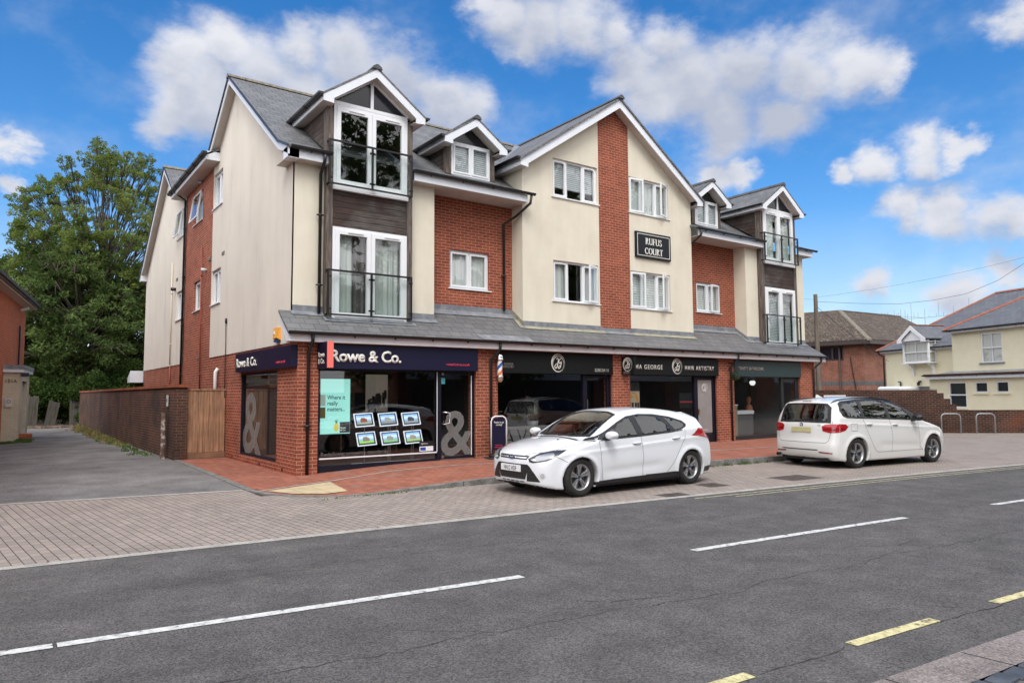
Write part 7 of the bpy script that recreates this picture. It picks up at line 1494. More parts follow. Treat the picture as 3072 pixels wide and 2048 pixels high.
# seams
for P in ([(1.28,.94),(1.30,.6),(1.33,.30),(1.36,.225)], [(2.25,.98),(2.28,.6),(2.27,.24)], [(3.40,1.07),(3.37,.90),(3.22,.70),(3.05,.45),(2.88,.28)], [(.42,.70),(.50,.66),(.60,.60)]): c1.line(c1.side(P), S_, .007)
c1.line([(.42,-.66,2),(.8,-.76,2),(1.05,-.80,2)], (0,0,-1), .007); c1.line([(.20,-.3,2),(.42,-.66,2)], (0,0,-1), .006)
# black sill and valance
c1.patch('sill_trim', c1.side([(1.27,.19),(1.24,.245),(3.12,.285),(3.14,.19)]), S_, TRIM, both=True, off=.006); c1.patch('rear_valance', [(3.95,-.9,.22),(3.95,-.9,.31),(4.5,-.2,.36),(4.5,-.2,.22)], (-.75,.66,0), TRIM, off=.005)
0 and c1.patch('front_valance', [(0,a,b) for a, b in [(-.72,.195),(.72,.195),(.72,.215),(-.72,.215)]], (1,0,0), TRIM, off=.006)
MB().box(.5,1.2,-.5,.5,.15,.21).box(3.2,4.2,-.65,.65,.16,.23).box(.4,4.0,-.6,.6,.15,.22).build('underbody', DARKC, hb_, uv=False)
# front face: slim upper grille with badge, trapezoid lower grille, side scoops, plate
FD = (1,0,0); fd = lambda P: c1.frt(P)
c1.patch('upper_grille', fd([(-.40,.695),(.40,.695),(.36,.632),(-.36,.632)]), FD, TRIM, off=.004, g=.03); c1.patch('grille_bar', fd([(-.37,.668),(.37,.668),(.355,.650),(-.355,.650)]), FD, LAMPC, off=.012, g=.03)
m_ = MB(); hp_ = c1.bvh.ray_cast(Vector((-2,0,.665)), Vector((1,0,0)))[0]; bdm = frameM(hp_+Vector((-.014,0,0)), (0,-1,0), (0,0,1)); el = lambda a, b_: [(a*math.cos(q), b_*math.sin(q), 0) for q in np.linspace(0, 6.283, 25)[:-1]]
m_.prism(el(.086,.040), (0,0,.008)); o = m_.build('badge_ring', CHROME, hb_); o.matrix_local = bdm; m_ = MB().prism(el(.076,.032), (0,0,.011)); o = m_.build('badge', plain('badge_blue', (.015,.04,.13), .2), hb_); o.matrix_local = bdm
m_ = MB(); m_.tube([(-.05,-.004,.012),(-.03,.012,.012),(-.015,-.006,.012),(0,.006,.012),(.018,-.008,.012),(.03,.012,.012),(.05,-.004,.012)], .0035, 5); o = m_.build('badge_script', CHROME, hb_, uv=False); o.matrix_local = bdm
c1.patch('lower_grille', fd([(-.40,.555),(.40,.555),(.42,.50),(.33,.30),(-.33,.30),(-.42,.50)]), FD, TRIM, off=.004, g=.03)
for z in (.33,.36,.39,.42): c1.line([(0,-.35-.0*z,z),(0,.35,z)], FD, .012, plain('grille_slat', (.04,.04,.042), .4), 'grille_slat', hb_, off=.012)
for i in range(5): c1.patch('lower_slot', fd([(-.30+i*.125,.268),(-.20+i*.125,.268),(-.20+i*.125,.250),(-.30+i*.125,.250)]), FD, TRIM, off=.003, g=.03)
for s_ in (-1, 1):
    D2 = Vector((.92,-.40*s_,0)); P = [(.0,s_*.475,.545),(.0,s_*.51,.53),(0,s_*.63,.41),(0,s_*.735,.285),(0,s_*.735,.275),(0,s_*.44,.275)]; c1.patch('side_scoop', P, D2, TRIM, off=.004, g=.03)
    for k in range(4): z = .31+k*.05; c1.line([(0,s_*.46,z),(0,s_*(.70-k*.055),z)], D2, .010, plain('grille_slat', (.04,.04,.042), .4), 'grille_slat', hb_, off=.010)
    D3 = Vector((.80,-.60*s_,0)); hl = [(.10,s_*.46,.650),(.06,s_*.52,.600),(.06,s_*.60,.585),(.30,s_*.74,.630),(.46,s_*.80,.700),(.60,s_*.83,.785),(.64,s_*.82,.800),(.40,s_*.74,.790),(.20,s_*.62,.745)]
    c1.patch('headlight', hl, D3, LAMPD, off=.005, g=.025)
    c1.patch('headlight_reflector', [(.12,s_*.60,.625),(.22,s_*.66,.625),(.40,s_*.76,.68),(.42,s_*.76,.745),(.30,s_*.68,.735),(.16,s_*.60,.69)], D3, plain('lamp_reflector', (.42,.43,.45), .2, metal=.6), off=.008, g=.02, smooth=True)
    c1.patch('indicator', [(.10,s_*.52,.635),(.12,s_*.58,.612),(.20,s_*.64,.615),(.14,s_*.57,.655)], D3, plain('lens_white', (.6,.6,.6), .1, coat=1), off=.009, g=.02)
    c1.patch('foglight_bezel', [(.2+.0*q, s_*(.70)+.085*math.cos(q)*s_, .385+.050*math.sin(q)) for q in np.linspace(0,6.283,18)[:-1]], D3, plain('bezel_white', (.62,.64,.67), .35), off=.004, g=.02)
    c1.patch('foglight', [(.2, s_*.715+.045*math.cos(q)*s_, .385+.036*math.sin(q)) for q in np.linspace(0,6.283,18)[:-1]], D3, LAMPC, off=.010, g=.015)
    c1.patch('tail_light', [(3.56,s_*.9,.935),(3.66,s_*.9,.97),(3.80,s_*.88,1.065),(3.93,s_*.84,1.055),(4.10,s_*.8,.98),(4.24,s_*.74,.86),(4.27,s_*.72,.76),(4.17,s_*.8,.77),(4.05,s_*.84,.875),(3.80,s_*.88,.905)], Vector((-.35,-.93*s_,0)), REDL, off=.006, g=.03)
    mp_, n_ = c1.at(1.38, .965, s_); mm = MB(); rows = [(-.0,.085,.050),(.03,.11,.070),(.08,.115,.078),(.14,.105,.072),(.17,.07,.05)]
    mb = MB(); base = len(mb.v); nn = 14
    for (dx, a, b_) in [(0,.02,.02)]+[(r[0]+.0, r[1], r[2]) for r in rows]+[(.185,.02,.02)]:
        for k in range(nn): q = 2*math.pi*k/nn; mb.v.append((mp_.x-.03+dx, mp_.y+s_*(.155+a*math.cos(q)*1.0), mp_.z+.055+b_*math.sin(q)*1.0))
    ns_ = len(mb.v)//nn
    for i in range(ns_-1):
        for k in range(nn): mb.f.append((i*nn+k, i*nn+(k+1) % nn, (i+1)*nn+(k+1) % nn, (i+1)*nn+k))
    mb.f.append(tuple(range(nn))); mb.f.append(tuple(range((ns_-1)*nn, ns_*nn))); o = fixn(mb.build('door_mirror', PAINT, hb_, smooth=True, uv=False)); sb = o.modifiers.new('s', 'SUBSURF'); sb.levels = sb.render_levels = 1
    MB().tube([(mp_.x+.05, mp_.y-s_*.03, mp_.z-.01),(mp_.x+.05, mp_.y+s_*.10, mp_.z+.005)], [.045,.035], 10).build('mirror_arm', TRIM, hb_, smooth=True, uv=False)
    for x, z in ((2.13,.855),(3.12,.905)): c1.handle(x, z, s_)
c1.patch('fuel_cap', c1.side([(3.9,1),(3.9,1.0),(3.9,1.0)]), S_, PAINT) if False else None
c1.line([(1.05,-.60,2),(1.08,.60,2)], (0,0,-1), .05, TRIM, 'scuttle', hb_, off=.004)
for y in (-.05,.42): MB().tube([(1.10,y,1.0),(1.16,y-.2,1.03),(1.26,y-.52,1.07)], .009, 5).build('wiper', TRIM, hb_, uv=False)
for y in (-.28,.22): p = c1.bvh.ray_cast(Vector((.90,y,3)), Vector((0,0,-1)))[0]; MB().boxm(Matrix.Translation(p), -.015,.02,-.012,.012,-.004,.010).build('washer_jet', TRIM, hb_, uv=False)
seats(c1, (2.25,3.1), .50, .52)
MB().box(1.25,1.62,-.72,.72,.55,.92).build('dashboard', plain('dash_grey', (.045,.045,.045), .8), hb_, bevel=.05, uv=False)
MB().lathe([(.175+.014*math.cos(q), .014*math.sin(q)) for q in np.linspace(0,6.283,9)], Matrix.Translation((1.68,.37,.93)) @ Matrix.Rotation(math.radians(-66),4,'Y'), 28).build('steering_wheel', TRIM, hb_, smooth=True, uv=False)
MB().box(1.80,1.83,-.12,.12,1.27,1.33).build('rear_view_mirror', TRIM, hb_, uv=False)
pm = thing_plate = None
pq = c1.bvh.ray_cast(Vector((-2,0,.48)), Vector((1,0,0)))[0]; Mp = frameM(pq+Vector((-.03,0,0)), (0,-1,0), (0,0,1))
o = MB().box(-.26,.26,-.055,.055,-.03,.0).build('number_plate', plain('plate_white', (.72,.72,.74), .3), hb_, bevel=.004); o.matrix_local = Mp
text('plate_lettering', 'HN12 HDF', .078, SB, Mp @ Matrix.Translation((0,-.038,.001)), hb_, align='CENTER', bold=.004, ext=.001, sx=.66, spacing=1.0)
# rear spoiler
MB().prism([(3.74,-.50,1.372),(3.74,.50,1.372),(4.03,.46,1.30),(4.03,-.46,1.30)], (0,0,-.035)).build('rear_spoiler', PAINT, hb_, bevel=.012, uv=False)
# ---------------------------------------------------------------- white people carrier seen from the rear
HB = math.radians(180-8.5); rwp = Vector((10.20,-6.25,0)); fw = rwp+Vector((math.cos(math.radians(8.5)),-math.sin(math.radians(8.5)),0))*2.68; hx = (fw-rwp).normalized()
SPB = dict(tail=.15, nose=.06, L=4.556, H=1.65, zb=.20, rt=.330, zr=.330, ra=.365, rim=.225, track=.78, wheels=(.87,3.65), bow_f=.20, bow_r=.15, crown=.07, belt=(1.02,1.12), zw=.62, crease=(.86,1.0), lowline=.36, tum=.42,
    top=[(.20,.20),(.05,.25),(.01,.36),(.0,.48),(.01,.62),(.05,.73),(.15,.82),(.35,.90),(.70,.985),(1.0,1.05),(1.15,1.10),(1.35,1.215),(1.70,1.40),(2.0,1.52),(2.3,1.585),(2.7,1.61),(3.2,1.605),(3.7,1.572),(4.1,1.525),(4.25,1.495),(4.285,1.43),(4.36,1.25),(4.43,1.08),(4.475,1.0),(4.50,.90),(4.52,.70),(4.556,.55),(4.55,.40),(4.50,.28),(4.40,.21)],
    plan=[(-.1,.56),(.0,.62),(.1,.70),(.3,.80),(.6,.865),(.95,.892),(1.6,.895),(2.6,.9),(3.6,.9),(4.0,.885),(4.3,.845),(4.5,.79),(4.65,.74)],
    ws=[(1.34,-.62,1.13),(1.24,-.3,1.13),(1.24,.3,1.13),(1.34,.62,1.13),(1.93,.52,1.45),(2.0,.3,1.51),(2.0,-.3,1.51),(1.93,-.52,1.45)], wd=(.55,0,-.83),
    rw=[(4.33,-.60,1.09),(4.33,-.3,1.07),(4.33,.3,1.07),(4.33,.60,1.09),(4.2,.57,1.36),(4.2,.49,1.44),(4.2,-.49,1.44),(4.2,-.57,1.36)], rd=(-.95,0,-.3))
hA = [(1.62,1.065),(2.42,1.10),(2.30,1.50),(2.10,1.475),(1.84,1.36)]; hA0 = [(1.30,1.05),(1.52,1.062),(1.72,1.31),(1.60,1.25)]; hB = [(2.53,1.105),(3.33,1.135),(3.22,1.51),(2.80,1.52),(2.42,1.51)]; hC = [(3.43,1.14),(3.88,1.16),(3.985,1.20),(4.00,1.30),(3.94,1.42),(3.80,1.475),(3.33,1.505)]
DL2 = [(1.16,1.02),(1.6,1.04),(2.5,1.075),(3.4,1.108),(3.92,1.13),(4.02,1.17),(4.045,1.30),(3.98,1.45),(3.84,1.505),(3.3,1.545),(2.8,1.557),(2.4,1.55),(2.08,1.515),(1.78,1.38),(1.45,1.20)]
SPB['cut_side'] = [hA, hB, hC]; SPB['dlo'] = DL2; SPB['wso'] = [(1.3,-.69,1.08),(1.2,-.32,1.10),(1.2,.32,1.10),(1.3,.69,1.08),(1.95,.58,1.47),(2.04,.32,1.535),(2.04,-.32,1.535),(1.95,-.58,1.47)]; SPB['rwo'] = [(4.35,-.69,1.05),(4.35,-.4,1.03),(4.35,.4,1.03),(4.35,.69,1.05),(4.2,.64,1.39),(4.2,.54,1.475),(4.2,-.54,1.475),(4.2,-.64,1.39)]
pcx = thing('people_carrier_car', 'white people carrier seen from behind at the right with red tail lights', 'car', (0,0,0), HB, 'white cars parked in front of the shops')
# place so that the near side wheels stand at their measured spots
nside = Vector((-hx.y, hx.x, 0)); mid = (fw+rwp)/2+nside*.87; xm = (.87+3.65)/2; pcx.location = mid+hx*xm*.965; pcx.scale = (.965,1,.962)
c2_ = Car(pcx, SPB, PAINT2); c2_.paint = PAINT2; S2 = (0,-1,0); sid = lambda P: [(a, .9, b) for a, b in P]; rr_ = lambda P: [(5, a, b) for a, b in P]
c2_.patch('window_surround', sid(DL2), S2, TRIM, holes=[sid(hA), sid(hB), sid(hC)], both=True, off=.006, g=.025)
for g in (hA, hB, hC): c2_.patch('side_window', sid(g), S2, CARGL, both=True, off=.001, g=.05)
c2_.patch('rear_border', [(4.35,-.69,1.05),(4.35,-.4,1.03),(4.35,.4,1.03),(4.35,.69,1.05),(4.2,.64,1.39),(4.2,.54,1.475),(4.2,-.54,1.475),(4.2,-.64,1.39)], SPB['rd'], TRIM, holes=[SPB['rw']], off=.004); c2_.patch('rear_window', SPB['rw'], SPB['rd'], CARGL, off=.001)
c2_.patch('windscreen_border', [(1.3,-.69,1.08),(1.2,-.32,1.10),(1.2,.32,1.10),(1.3,.69,1.08),(1.95,.58,1.47),(2.04,.32,1.535),(2.04,-.32,1.535),(1.95,-.58,1.47)], SPB['wd'], TRIM, holes=[SPB['ws']], off=.007, g=.02); c2_.patch('windscreen', SPB['ws'], SPB['wd'], CARGL, off=.001)
for x in SPB['wheels']:
    for sd_ in (-1, 1): c2_.wheel(x, sd_, 'twin', 0)
for P in ([(1.42,1.02),(1.42,.7),(1.40,.42),(1.30,.33)], [(2.47,1.08),(2.42,.7),(2.44,.34)], [(3.40,1.11),(3.36,.95),(3.26,.75),(3.12,.50),(3.02,.37),(2.92,.34),(1.30,.34)]): c2_.line(sid(P), S2, .007)
c2_.line(sid([(3.62,1.0),(3.64,.84),(3.84,.84),(3.84,1.0),(3.62,1.0)]), S2, .006)
RD = (-1,0,0)
c2_.line(rr_([(-.72,1.06),(-.705,.80),(-.66,.62),(-.60,.575),(.60,.575),(.66,.62),(.705,.80),(.72,1.06)]), RD, .008)
for s_ in (-1, 1):
    D3 = Vector((-.82,-.57*s_,0))
    c2_.patch('tail_light', [(4.3,s_*.50,.945),(4.3,s_*.58,.985),(4.3,s_*.70,1.0),(4.1,s_*.82,1.005),(3.98,s_*.86,.995),(3.93,s_*.88,.94),(4.0,s_*.87,.86),(4.15,s_*.83,.815),(4.35,s_*.72,.80),(4.4,s_*.58,.84)], D3, REDL, off=.006, g=.03)
    c2_.patch('tail_light_band', [(4.4,s_*.60,.905),(4.3,s_*.70,.895),(4.05,s_*.86,.915),(4.02,s_*.865,.880),(4.25,s_*.75,.855),(4.4,s_*.62,.870)], D3, REDD, off=.009, g=.03)
    c2_.patch('bumper_reflector', [(4.5,s_*.52,.38),(4.3,s_*.74,.36),(4.3,s_*.74,.335),(4.5,s_*.56,.345)], D3, REDD, off=.006, g=.03)
    for x, z in ((2.30,.955),(3.22,.985)): c2_.handle(x, z, s_)
    mp_, n_ = c2_.at(1.62, 1.05, s_); mb = MB(); nn = 14
    for (dx, a, b_) in ((0,.02,.02),(.0,.10,.065),(.03,.12,.08),(.08,.12,.08),(.13,.10,.07),(.155,.02,.02)):
        for k in range(nn): q = 2*math.pi*k/nn; mb.v.append((mp_.x-.05+dx, mp_.y+s_*(.16+a*math.cos(q)), mp_.z+.06+b_*math.sin(q)))
    for i in range(5):
        for k in range(nn): mb.f.append((i*nn+k, i*nn+(k+1) % nn, (i+1)*nn+(k+1) % nn, (i+1)*nn+k))
    mb.build('door_mirror', TRIM, pcx, smooth=True, uv=False); MB().tube([(mp_.x+.03, mp_.y-s_*.03, mp_.z),(mp_.x+.03, mp_.y+s_*.1, mp_.z+.01)], .035, 8).build('mirror_arm', TRIM, pcx, uv=False)
    P = [Vector((x, s_*.585, 3)) for x in frange(1.95,4.1,.12)]; pts = []
    for p in P: h_ = c2_.bvh.ray_cast(p, Vector((0,0,-1)))[0]; pts.append(h_+Vector((0,0,.022)))
    pts[0].z -= .03; pts[-1].z -= .03; MB().tube(pts, .013, 6).build('roof_rail', TRIM, pcx, smooth=True, uv=False)
pr_ = c2_.bvh.ray_cast(Vector((7,0,.86)), Vector((-1,0,0)))[0]; Mr = frameM(pr_+Vector((.012,0,0)), (0,1,0), (0,0,1))
o = MB().box(-.26,.26,-.055,.055,-.01,.006).build('number_plate', plain('plate_pale_yellow', (.55,.50,.26), .4), pcx, bevel=.004); o.matrix_local = Mr
br_ = c2_.bvh.ray_cast(Vector((7,0,.975)), Vector((-1,0,0)))[0]; Mb = frameM(br_+Vector((.006,0,0)), (0,1,0), (0,0,1)); o = MB().lathe([(0,.0),(.040,.0),(.041,.006),(0,.008)], n=24).build('badge', SB, pcx, uv=False); o.matrix_local = Mb
m_ = MB()
for q0_ in (0, math.pi): m_.add([(0,0,.0095)]+[(.026*math.cos(q0_+k*math.pi/16), .026*math.sin(q0_+k*math.pi/16), .0095) for k in range(9)], [tuple(range(10))])
o = m_.build('badge_quarter', plain('badge_light_blue', (.05,.25,.65), .3), pcx, uv=False); o.matrix_local = Mb; m_ = MB()
for q0_ in (math.pi/2, 3*math.pi/2): m_.add([(0,0,.0095)]+[(.026*math.cos(q0_+k*math.pi/16), .026*math.sin(q0_+k*math.pi/16), .0095) for k in range(9)], [tuple(range(10))])
o = m_.build('badge_quarter', UPVC, pcx, uv=False); o.matrix_local = Mb
text('badge_lettering', '218d', .03, STEEL, frameM(c2_.bvh.ray_cast(Vector((7,.40,.955)), Vector((-1,0,0)))[0]+Vector((.004,0,0)), (0,1,0), (0,0,1)), pcx, ext=.002)
c2_.line(rr_([(-.55,.41),(.42,.41)]), RD, .022, TRIM, 'bumper_strip', pcx, off=.004); c2_.line(rr_([(-.12,1.505),(.12,1.505)]), RD, .014, REDD, 'brake_light', pcx, off=.006)
MB().lathe([(.034,0),(.038,.10),(.030,.10),(.028,0)], Matrix.Translation((4.42,-.56,.27)) @ Matrix.Rotation(math.pi/2,4,'Y'), 16).build('exhaust', TRIM, pcx, uv=False)
MB().tube([(4.50,-.05,1.07),(4.44,.18,1.09),(4.43,.42,1.10)], .011, 6).tube([(4.50,-.05,1.05),(4.47,-.05,1.08)], .03, 8).build('rear_wiper', TRIM, pcx, uv=False)
MB().prism([(3.62,0,1.585),(3.80,0,1.66),(3.84,0,1.66),(3.86,0,1.58)], (0,.03,0)).build('roof_fin', PAINT2, pcx, bevel=.01, uv=False)
MB().box(.3,4.3,-.62,.62,.17,.24).build('underbody', DARKC, pcx, uv=False)
seats(c2_, (2.30,3.15,3.9), .55, .55); MB().box(1.3,1.7,-.72,.72,.6,.98).build('dashboard', plain('dash_grey', (.045,.045,.045), .8), pcx, bevel=.05, uv=False)
MB().lathe([(.175+.014*math.cos(q), .014*math.sin(q)) for q in np.linspace(0,6.283,9)], Matrix.Translation((1.78,.37,1.02)) @ Matrix.Rotation(math.radians(-66),4,'Y'), 28).build('steering_wheel', TRIM, pcx, smooth=True, uv=False)
# ================================================================ trees
def leafmat(name, cols, trans=.35, sc=.5):
    m, nt, b = mat_new(name); L = nt.links.new; tc = node(nt, 'ShaderNodeTexCoord'); n = node(nt, 'ShaderNodeTexNoise'); n.inputs['Scale'].default_value = sc; n.inputs['Detail'].default_value = 5; L(tc.outputs['Object'], n.inputs[0])
    n2 = node(nt, 'ShaderNodeTexNoise'); n2.inputs['Scale'].default_value = 9; n2.inputs['Detail'].default_value = 1; L(tc.outputs['Object'], n2.inputs[0]); ad = node(nt, 'ShaderNodeMath', operation='MULTIPLY_ADD'); L(n2.outputs[0], ad.inputs[0]); ad.inputs[1].default_value = .35; sb = node(nt, 'ShaderNodeMath', operation='SUBTRACT'); L(n.outputs[0], sb.inputs[0]); sb.inputs[1].default_value = .17; L(sb.outputs[0], ad.inputs[2])
    c = ramp(nt, ad.outputs[0], [(.32,cols[0]),(.5,cols[1]),(.68,cols[2])]); d = node(nt, 'ShaderNodeBsdfDiffuse'); t = node(nt, 'ShaderNodeBsdfTranslucent'); L(c, d.inputs[0]); L(c, t.inputs[0]); mi = node(nt, 'ShaderNodeMixShader'); mi.inputs[0].default_value = trans; L(d.outputs[0], mi.inputs[1]); L(t.outputs[0], mi.inputs[2]); L(mi.outputs[0], nt.nodes['Material Output'].inputs[0]); return m
ASHL = leafmat('ash_leaf', [(.10,.145,.035),(.18,.235,.06),(.28,.32,.11)], .5); DARKL = leafmat('dark_tree_leaf', [(.045,.072,.024),(.095,.14,.045),(.17,.23,.075)], .35); SHRL = leafmat('shrub_leaf', [(.02,.04,.012),(.045,.075,.02),(.09,.13,.035)], .2)
BARK = noisy('tree_bark', [(.3,(.05,.042,.033)),(.7,(.15,.13,.10))], scale=3, stretch=(5,5,1), rough=.95, bump=.8)
NR = np.random.RandomState(5)
def leaf_quads(centres, radii, n, ls, squash=.75, droop=.4):
    C_ = np.asarray(centres, float); R_ = np.asarray(radii, float); k = NR.randint(0, len(C_), n) if True else None
    w = R_**2.2; k = NR.choice(len(C_), n, p=w/w.sum()); d = NR.normal(size=(n, 3)); d /= np.linalg.norm(d, axis=1)[:, None]; r = R_[k]*NR.uniform(.25, 1, n)**.5
    p = C_[k]+d*r[:, None]*np.array((1,1,squash)); a = NR.normal(size=(n, 3)); a[:, 2] -= droop; a /= np.linalg.norm(a, axis=1)[:, None]; b_ = np.cross(a, NR.normal(size=(n, 3))); b_ /= np.linalg.norm(b_, axis=1)[:, None]
    s_ = ls*NR.uniform(.6, 1.3, n)[:, None]; a = a*s_; b_ = b_*s_*.36
    V = np.stack([p-a*.5, p+b_*.5-a*.05, p+a*.5, p-b_*.5-a*.05], 1).reshape(-1, 3); return V
def leaf_mesh(name, V, mat, parent):
    n = len(V)//4; me = bpy.data.meshes.new(name); me.vertices.add(len(V)); me.vertices.foreach_set('co', V.ravel()); me.loops.add(len(V)); me.loops.foreach_set('vertex_index', np.arange(len(V), dtype=np.int32)); me.polygons.add(n); me.polygons.foreach_set('loop_start', np.arange(0, len(V), 4, dtype=np.int32)); me.polygons.foreach_set('loop_total', np.full(n, 4, np.int32)); me.update(calc_edges=True); me.materials.append(mat); return link(bpy.data.objects.new(name, me), parent)
def tree(name, label, cat, loc, h, tr, crown, nl, ls, mat, group=None, nclump=60, clr=(.9,1.6), branches=True, dens_low=True, droop=.4, lobes=None, seed=1, thin=1):
    """crown = (radius, z0, z1); clumps scattered in the crown volume, limbs reach each of them"""
    rs = np.random.RandomState(seed); t = thing(name, label, cat, loc, 0, group); R_, z0, z1 = crown; cs = []; rr = []
    tries = 0
    while len(cs) < nclump and tries < 9000:
        tries += 1; d = rs.normal(size=3); d /= np.linalg.norm(d); q = rs.uniform(.35, 1)**.5; z = (z0+z1)/2+d[2]*q*(z1-z0)/2; bul = 1-.18*((z-z0)/(z1-z0)-.35)**2*4
        p = np.array((d[0]*q*R_*bul, d[1]*q*R_*bul, z)); r = rs.uniform(*clr)*(1.15 if z < (z0+z1)/2 else .85)
        if all(np.linalg.norm((p-c)*np.array((1,1,1.2))) > (r+r2)*.48 for c, r2 in zip(cs, rr)): cs.append(p); rr.append(r)
    m_ = MB(); top = z0+(z1-z0)*.55; lean = rs.uniform(-.4,.4,2)
    tp_ = [(0,0,-.3),(lean[0]*.2,lean[1]*.2,top*.35),(lean[0],lean[1],top*.7),(lean[0]*1.5,lean[1]*1.5,top)]; m_.tube(tp_, [tr, tr*.8, tr*.6, tr*.3], 10); m_.build('trunk', BARK, t, smooth=True, uv=False)
    if branches:
        m_ = MB()
        for c, r in zip(cs, rr):
            hb0 = min(max(c[2]*.55, z0*.6), top); a = Vector((lean[0]*hb0/top, lean[1]*hb0/top, hb0)); b_ = Vector(c); md = a.lerp(b_, .5)+Vector((rs.uniform(-.4,.4), rs.uniform(-.4,.4), .5)); m_.tube([a, md, b_], [tr*.28*thin, tr*.15*thin, .025*thin], 5)
            for _ in range(5):
                e = b_+Vector(rs.normal(size=3)).normalized()*r*.9; m_.tube([md.lerp(b_, .6), b_.lerp(e, .5)+Vector((0,0,.1)), e], [.035*thin,.022*thin,.010], 4)
        m_.build('branches', BARK, t, smooth=True, uv=False)
    # twigs of foliage: each clump broken into several sprays so gaps show
    sc_, sr_ = [], []
    for c, r in zip(cs, rr):
        for _ in range(10): d = rs.normal(size=3); d /= np.linalg.norm(d); sc_.append(c+d*r*rs.uniform(.35,1.0)); sr_.append(r*rs.uniform(.22,.42))
    leaf_mesh('crown', leaf_quads(sc_, sr_, nl, ls, droop=droop), mat, t); return t
tree('ash_tree', 'tall airy ash tree with fine light green leaves and sky showing between its limbs', 'tree', (.6,40,0), 19, .38, (6.1,5.0,19.0), 120000, .185, ASHL, nclump=240, clr=(.55,1.0), seed=3, thin=.5)
tree('dense_tree', 'dense dark green tree filling the end of the alley below the ash', 'tree', (-1.2,36.5,0), 12, .30, (4.3,1.6,11.8), 46000, .26, DARKL, nclump=60, clr=(1.0,1.6), seed=5, branches=True)
tree('dense_tree', 'broad bushy tree with brighter leaves just above the neighbouring house roof', 'tree', (-5.0,41,0), 11.5, .30, (3.8,2.0,11.6), 40000, .27, leafmat('bushy_leaf', [(.06,.10,.025),(.12,.18,.045),(.20,.27,.075)], .4), nclump=55, clr=(1.0,1.6), seed=8)
tree('dense_tree', 'dark tree half hidden behind the rear corner of the brick flats', 'tree', (3.9,39,0), 12, .28, (3.6,1.2,11.0), 32000, .26, DARKL, nclump=50, clr=(1.0,1.6), seed=11)
def bush(name, label, loc, r, h, n, mat, ls=.14, seed=1, group=None):
    rs = np.random.RandomState(seed); t = thing(name, label, 'bush', loc, 0, group); cs = [np.array((rs.uniform(-r,r)*.7, rs.uniform(-r,r)*.7, rs.uniform(.2,1)*h*.8)) for _ in range(16)]; rr = [rs.uniform(.3,.55)*min(r,h) for _ in cs]
    leaf_mesh('foliage', leaf_quads(cs, rr, n, ls, squash=.9), mat, t); m_ = MB()
    for c in cs[:8]: m_.tube([(0,0,-.1), tuple(c*.5+np.array((0,0,.1))), tuple(c)], [.05,.03,.01], 4)
    m_.build('stems', BARK, t, uv=False); return t
bush('ivy_bush', 'dark ivy covered bush at the far end of the alley wall', (-1.0-.1,31.6,0), .9, 2.6, 9000, SHRL, .16, 1); bush('ivy_bush', 'tall dark shrub behind the leaning fence panel', (-2.6,33.6,0), 1.6, 3.2, 12000, SHRL, .18, 2); bush('ivy_bush', 'dark shrub behind the porch corner', (-4.6,33.4,0), 1.6, 3.0, 12000, SHRL, .18, 3); bush('ivy_bush', 'shrub rising just above the brick coping of the alley wall', (.2,34,0), 1.9, 4.2, 14000, SHRL, .18, 4)
# beyond: a closed line of hedge so no bare horizon shows
hd = thing('hedge', 'dark continuous hedge closing the view behind the alley trees', 'hedge', (-4,50,0)); rs = np.random.RandomState(9); cs = [np.array((rs.uniform(-22,16), rs.uniform(-1.5,1.5), rs.uniform(.5,5.5))) for _ in range(150)]; leaf_mesh('foliage', leaf_quads(cs, [1.5]*150, 26000, .5, squash=.9), DARKL, hd); MB().box(-22,16,-.3,.3,0,4.6).build('stems', plain('hedge_core', (.015,.02,.01), 1), hd)
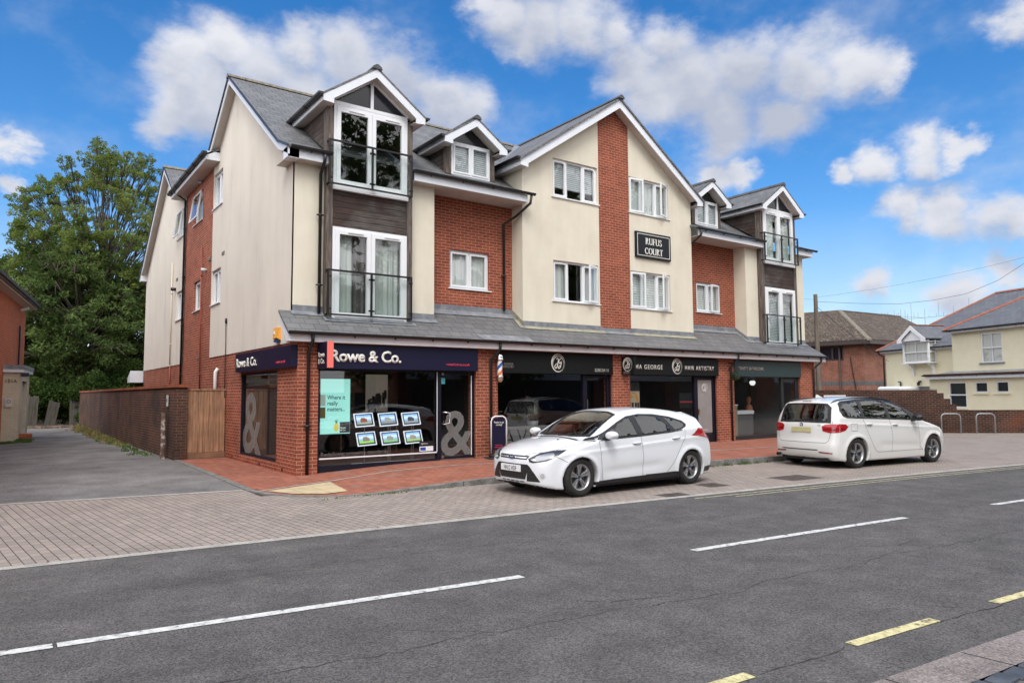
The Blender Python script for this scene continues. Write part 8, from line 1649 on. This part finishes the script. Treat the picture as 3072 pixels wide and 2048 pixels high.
# ---- the other side of the street, seen only in the glass
for i, (x, y, r, h_, sd_) in enumerate(((-13,-31,4.8,13,21),(1.5,-35,6,17,22),(-26,-30,5,13,23),(13.5,-26,6.5,20,24),(38,-40,8.5,25,25),(24,-25,7,21,26),(45,-24,8,24,27))):
    tree('street_tree', ['dark tree across the street reflected low in the side of the flats','large tree across the street behind the viewer','tree across the street far to the left of the viewer','tallest tree across the street, mirrored in the left oriel doors','tall tree across the street, mirrored in the gable windows','smaller tree between the two tallest across the street','tree across the street at the far right'][i], 'tree', (x,y,0), h_, .45, (r,2.6,h_), 9000, .75, DARKL, 'trees across the street', nclump=60, clr=(1.2,2.3), seed=sd_, branches=False)
op = thing('opposite_shops', 'red brick shops across the street mirrored in the shop windows', 'building', (16,-27,0)); m_ = MB(); wall(m_, lambda a, z, d_: (a, -d_, z), 0, 18, 0, 6.2, [(1,5,.5,2.6),(6,10,.5,2.6),(11,17,.5,2.6),(2,3.5,3.8,5.2),(7,8.5,3.8,5.2),(12,13.5,3.8,5.2)]); m_.quad((0,0,0),(0,-9,0),(0,-9,6.2),(0,0,6.2)).quad((18,0,0),(18,-9,0),(18,-9,6.2),(18,0,6.2)); m_.build('wall', HOUSEB, op); MB().prism([(-.4,.4,6.1),(18.4,.4,6.1),(18.4,-4.5,9),(-.4,-4.5,9)], (0,0,-.1)).build('roof', SLATE, op); MB().box(0,18,-.2,-.14,0,6).build('window', DKG, op); MB().box(.5,17.5,.02,.1,2.7,3.3).build('shop_fascia', UPVC, op)
oh = thing('opposite_house', 'cream rendered house across the street mirrored in the glass', 'house', (-10,-27,0)); MB().box(0,9,-8,0,0,5.6).build('wall', RENDER, oh); MB().prism([(-.4,.5,5.5),(9.4,.5,5.5),(9.4,-4,8.5),(-.4,-4,8.5)], (0,0,-.1)).build('roof', TILE, oh); MB().box(1,2.3,.01,.03,1,2.4).box(6,7.3,.01,.03,1,2.4).box(1,2.3,.01,.03,3.4,4.7).box(6,7.3,.01,.03,3.4,4.7).build('window', DKG, oh)
op2 = copy_tree(op); op2.location = (37,-27.5,0); op2['label'] = 'second block of red brick shops across the street, further right'; op3 = copy_tree(op); op3.location = (58,-28,0); op3['label'] = 'farthest block of red brick shops across the street'
for o in (op, op2, op3): o['group'] = 'shop blocks across the street'
fwl = thing('opposite_fence', 'long dark timber fence behind the far footway across the street', 'fence', (-45,-24.5,0)); MB().box(0,34,-.05,.05,0,1.8).box(45+6,45+14,-.05,.05,0,1.8).build('boards', FENW, fwl)
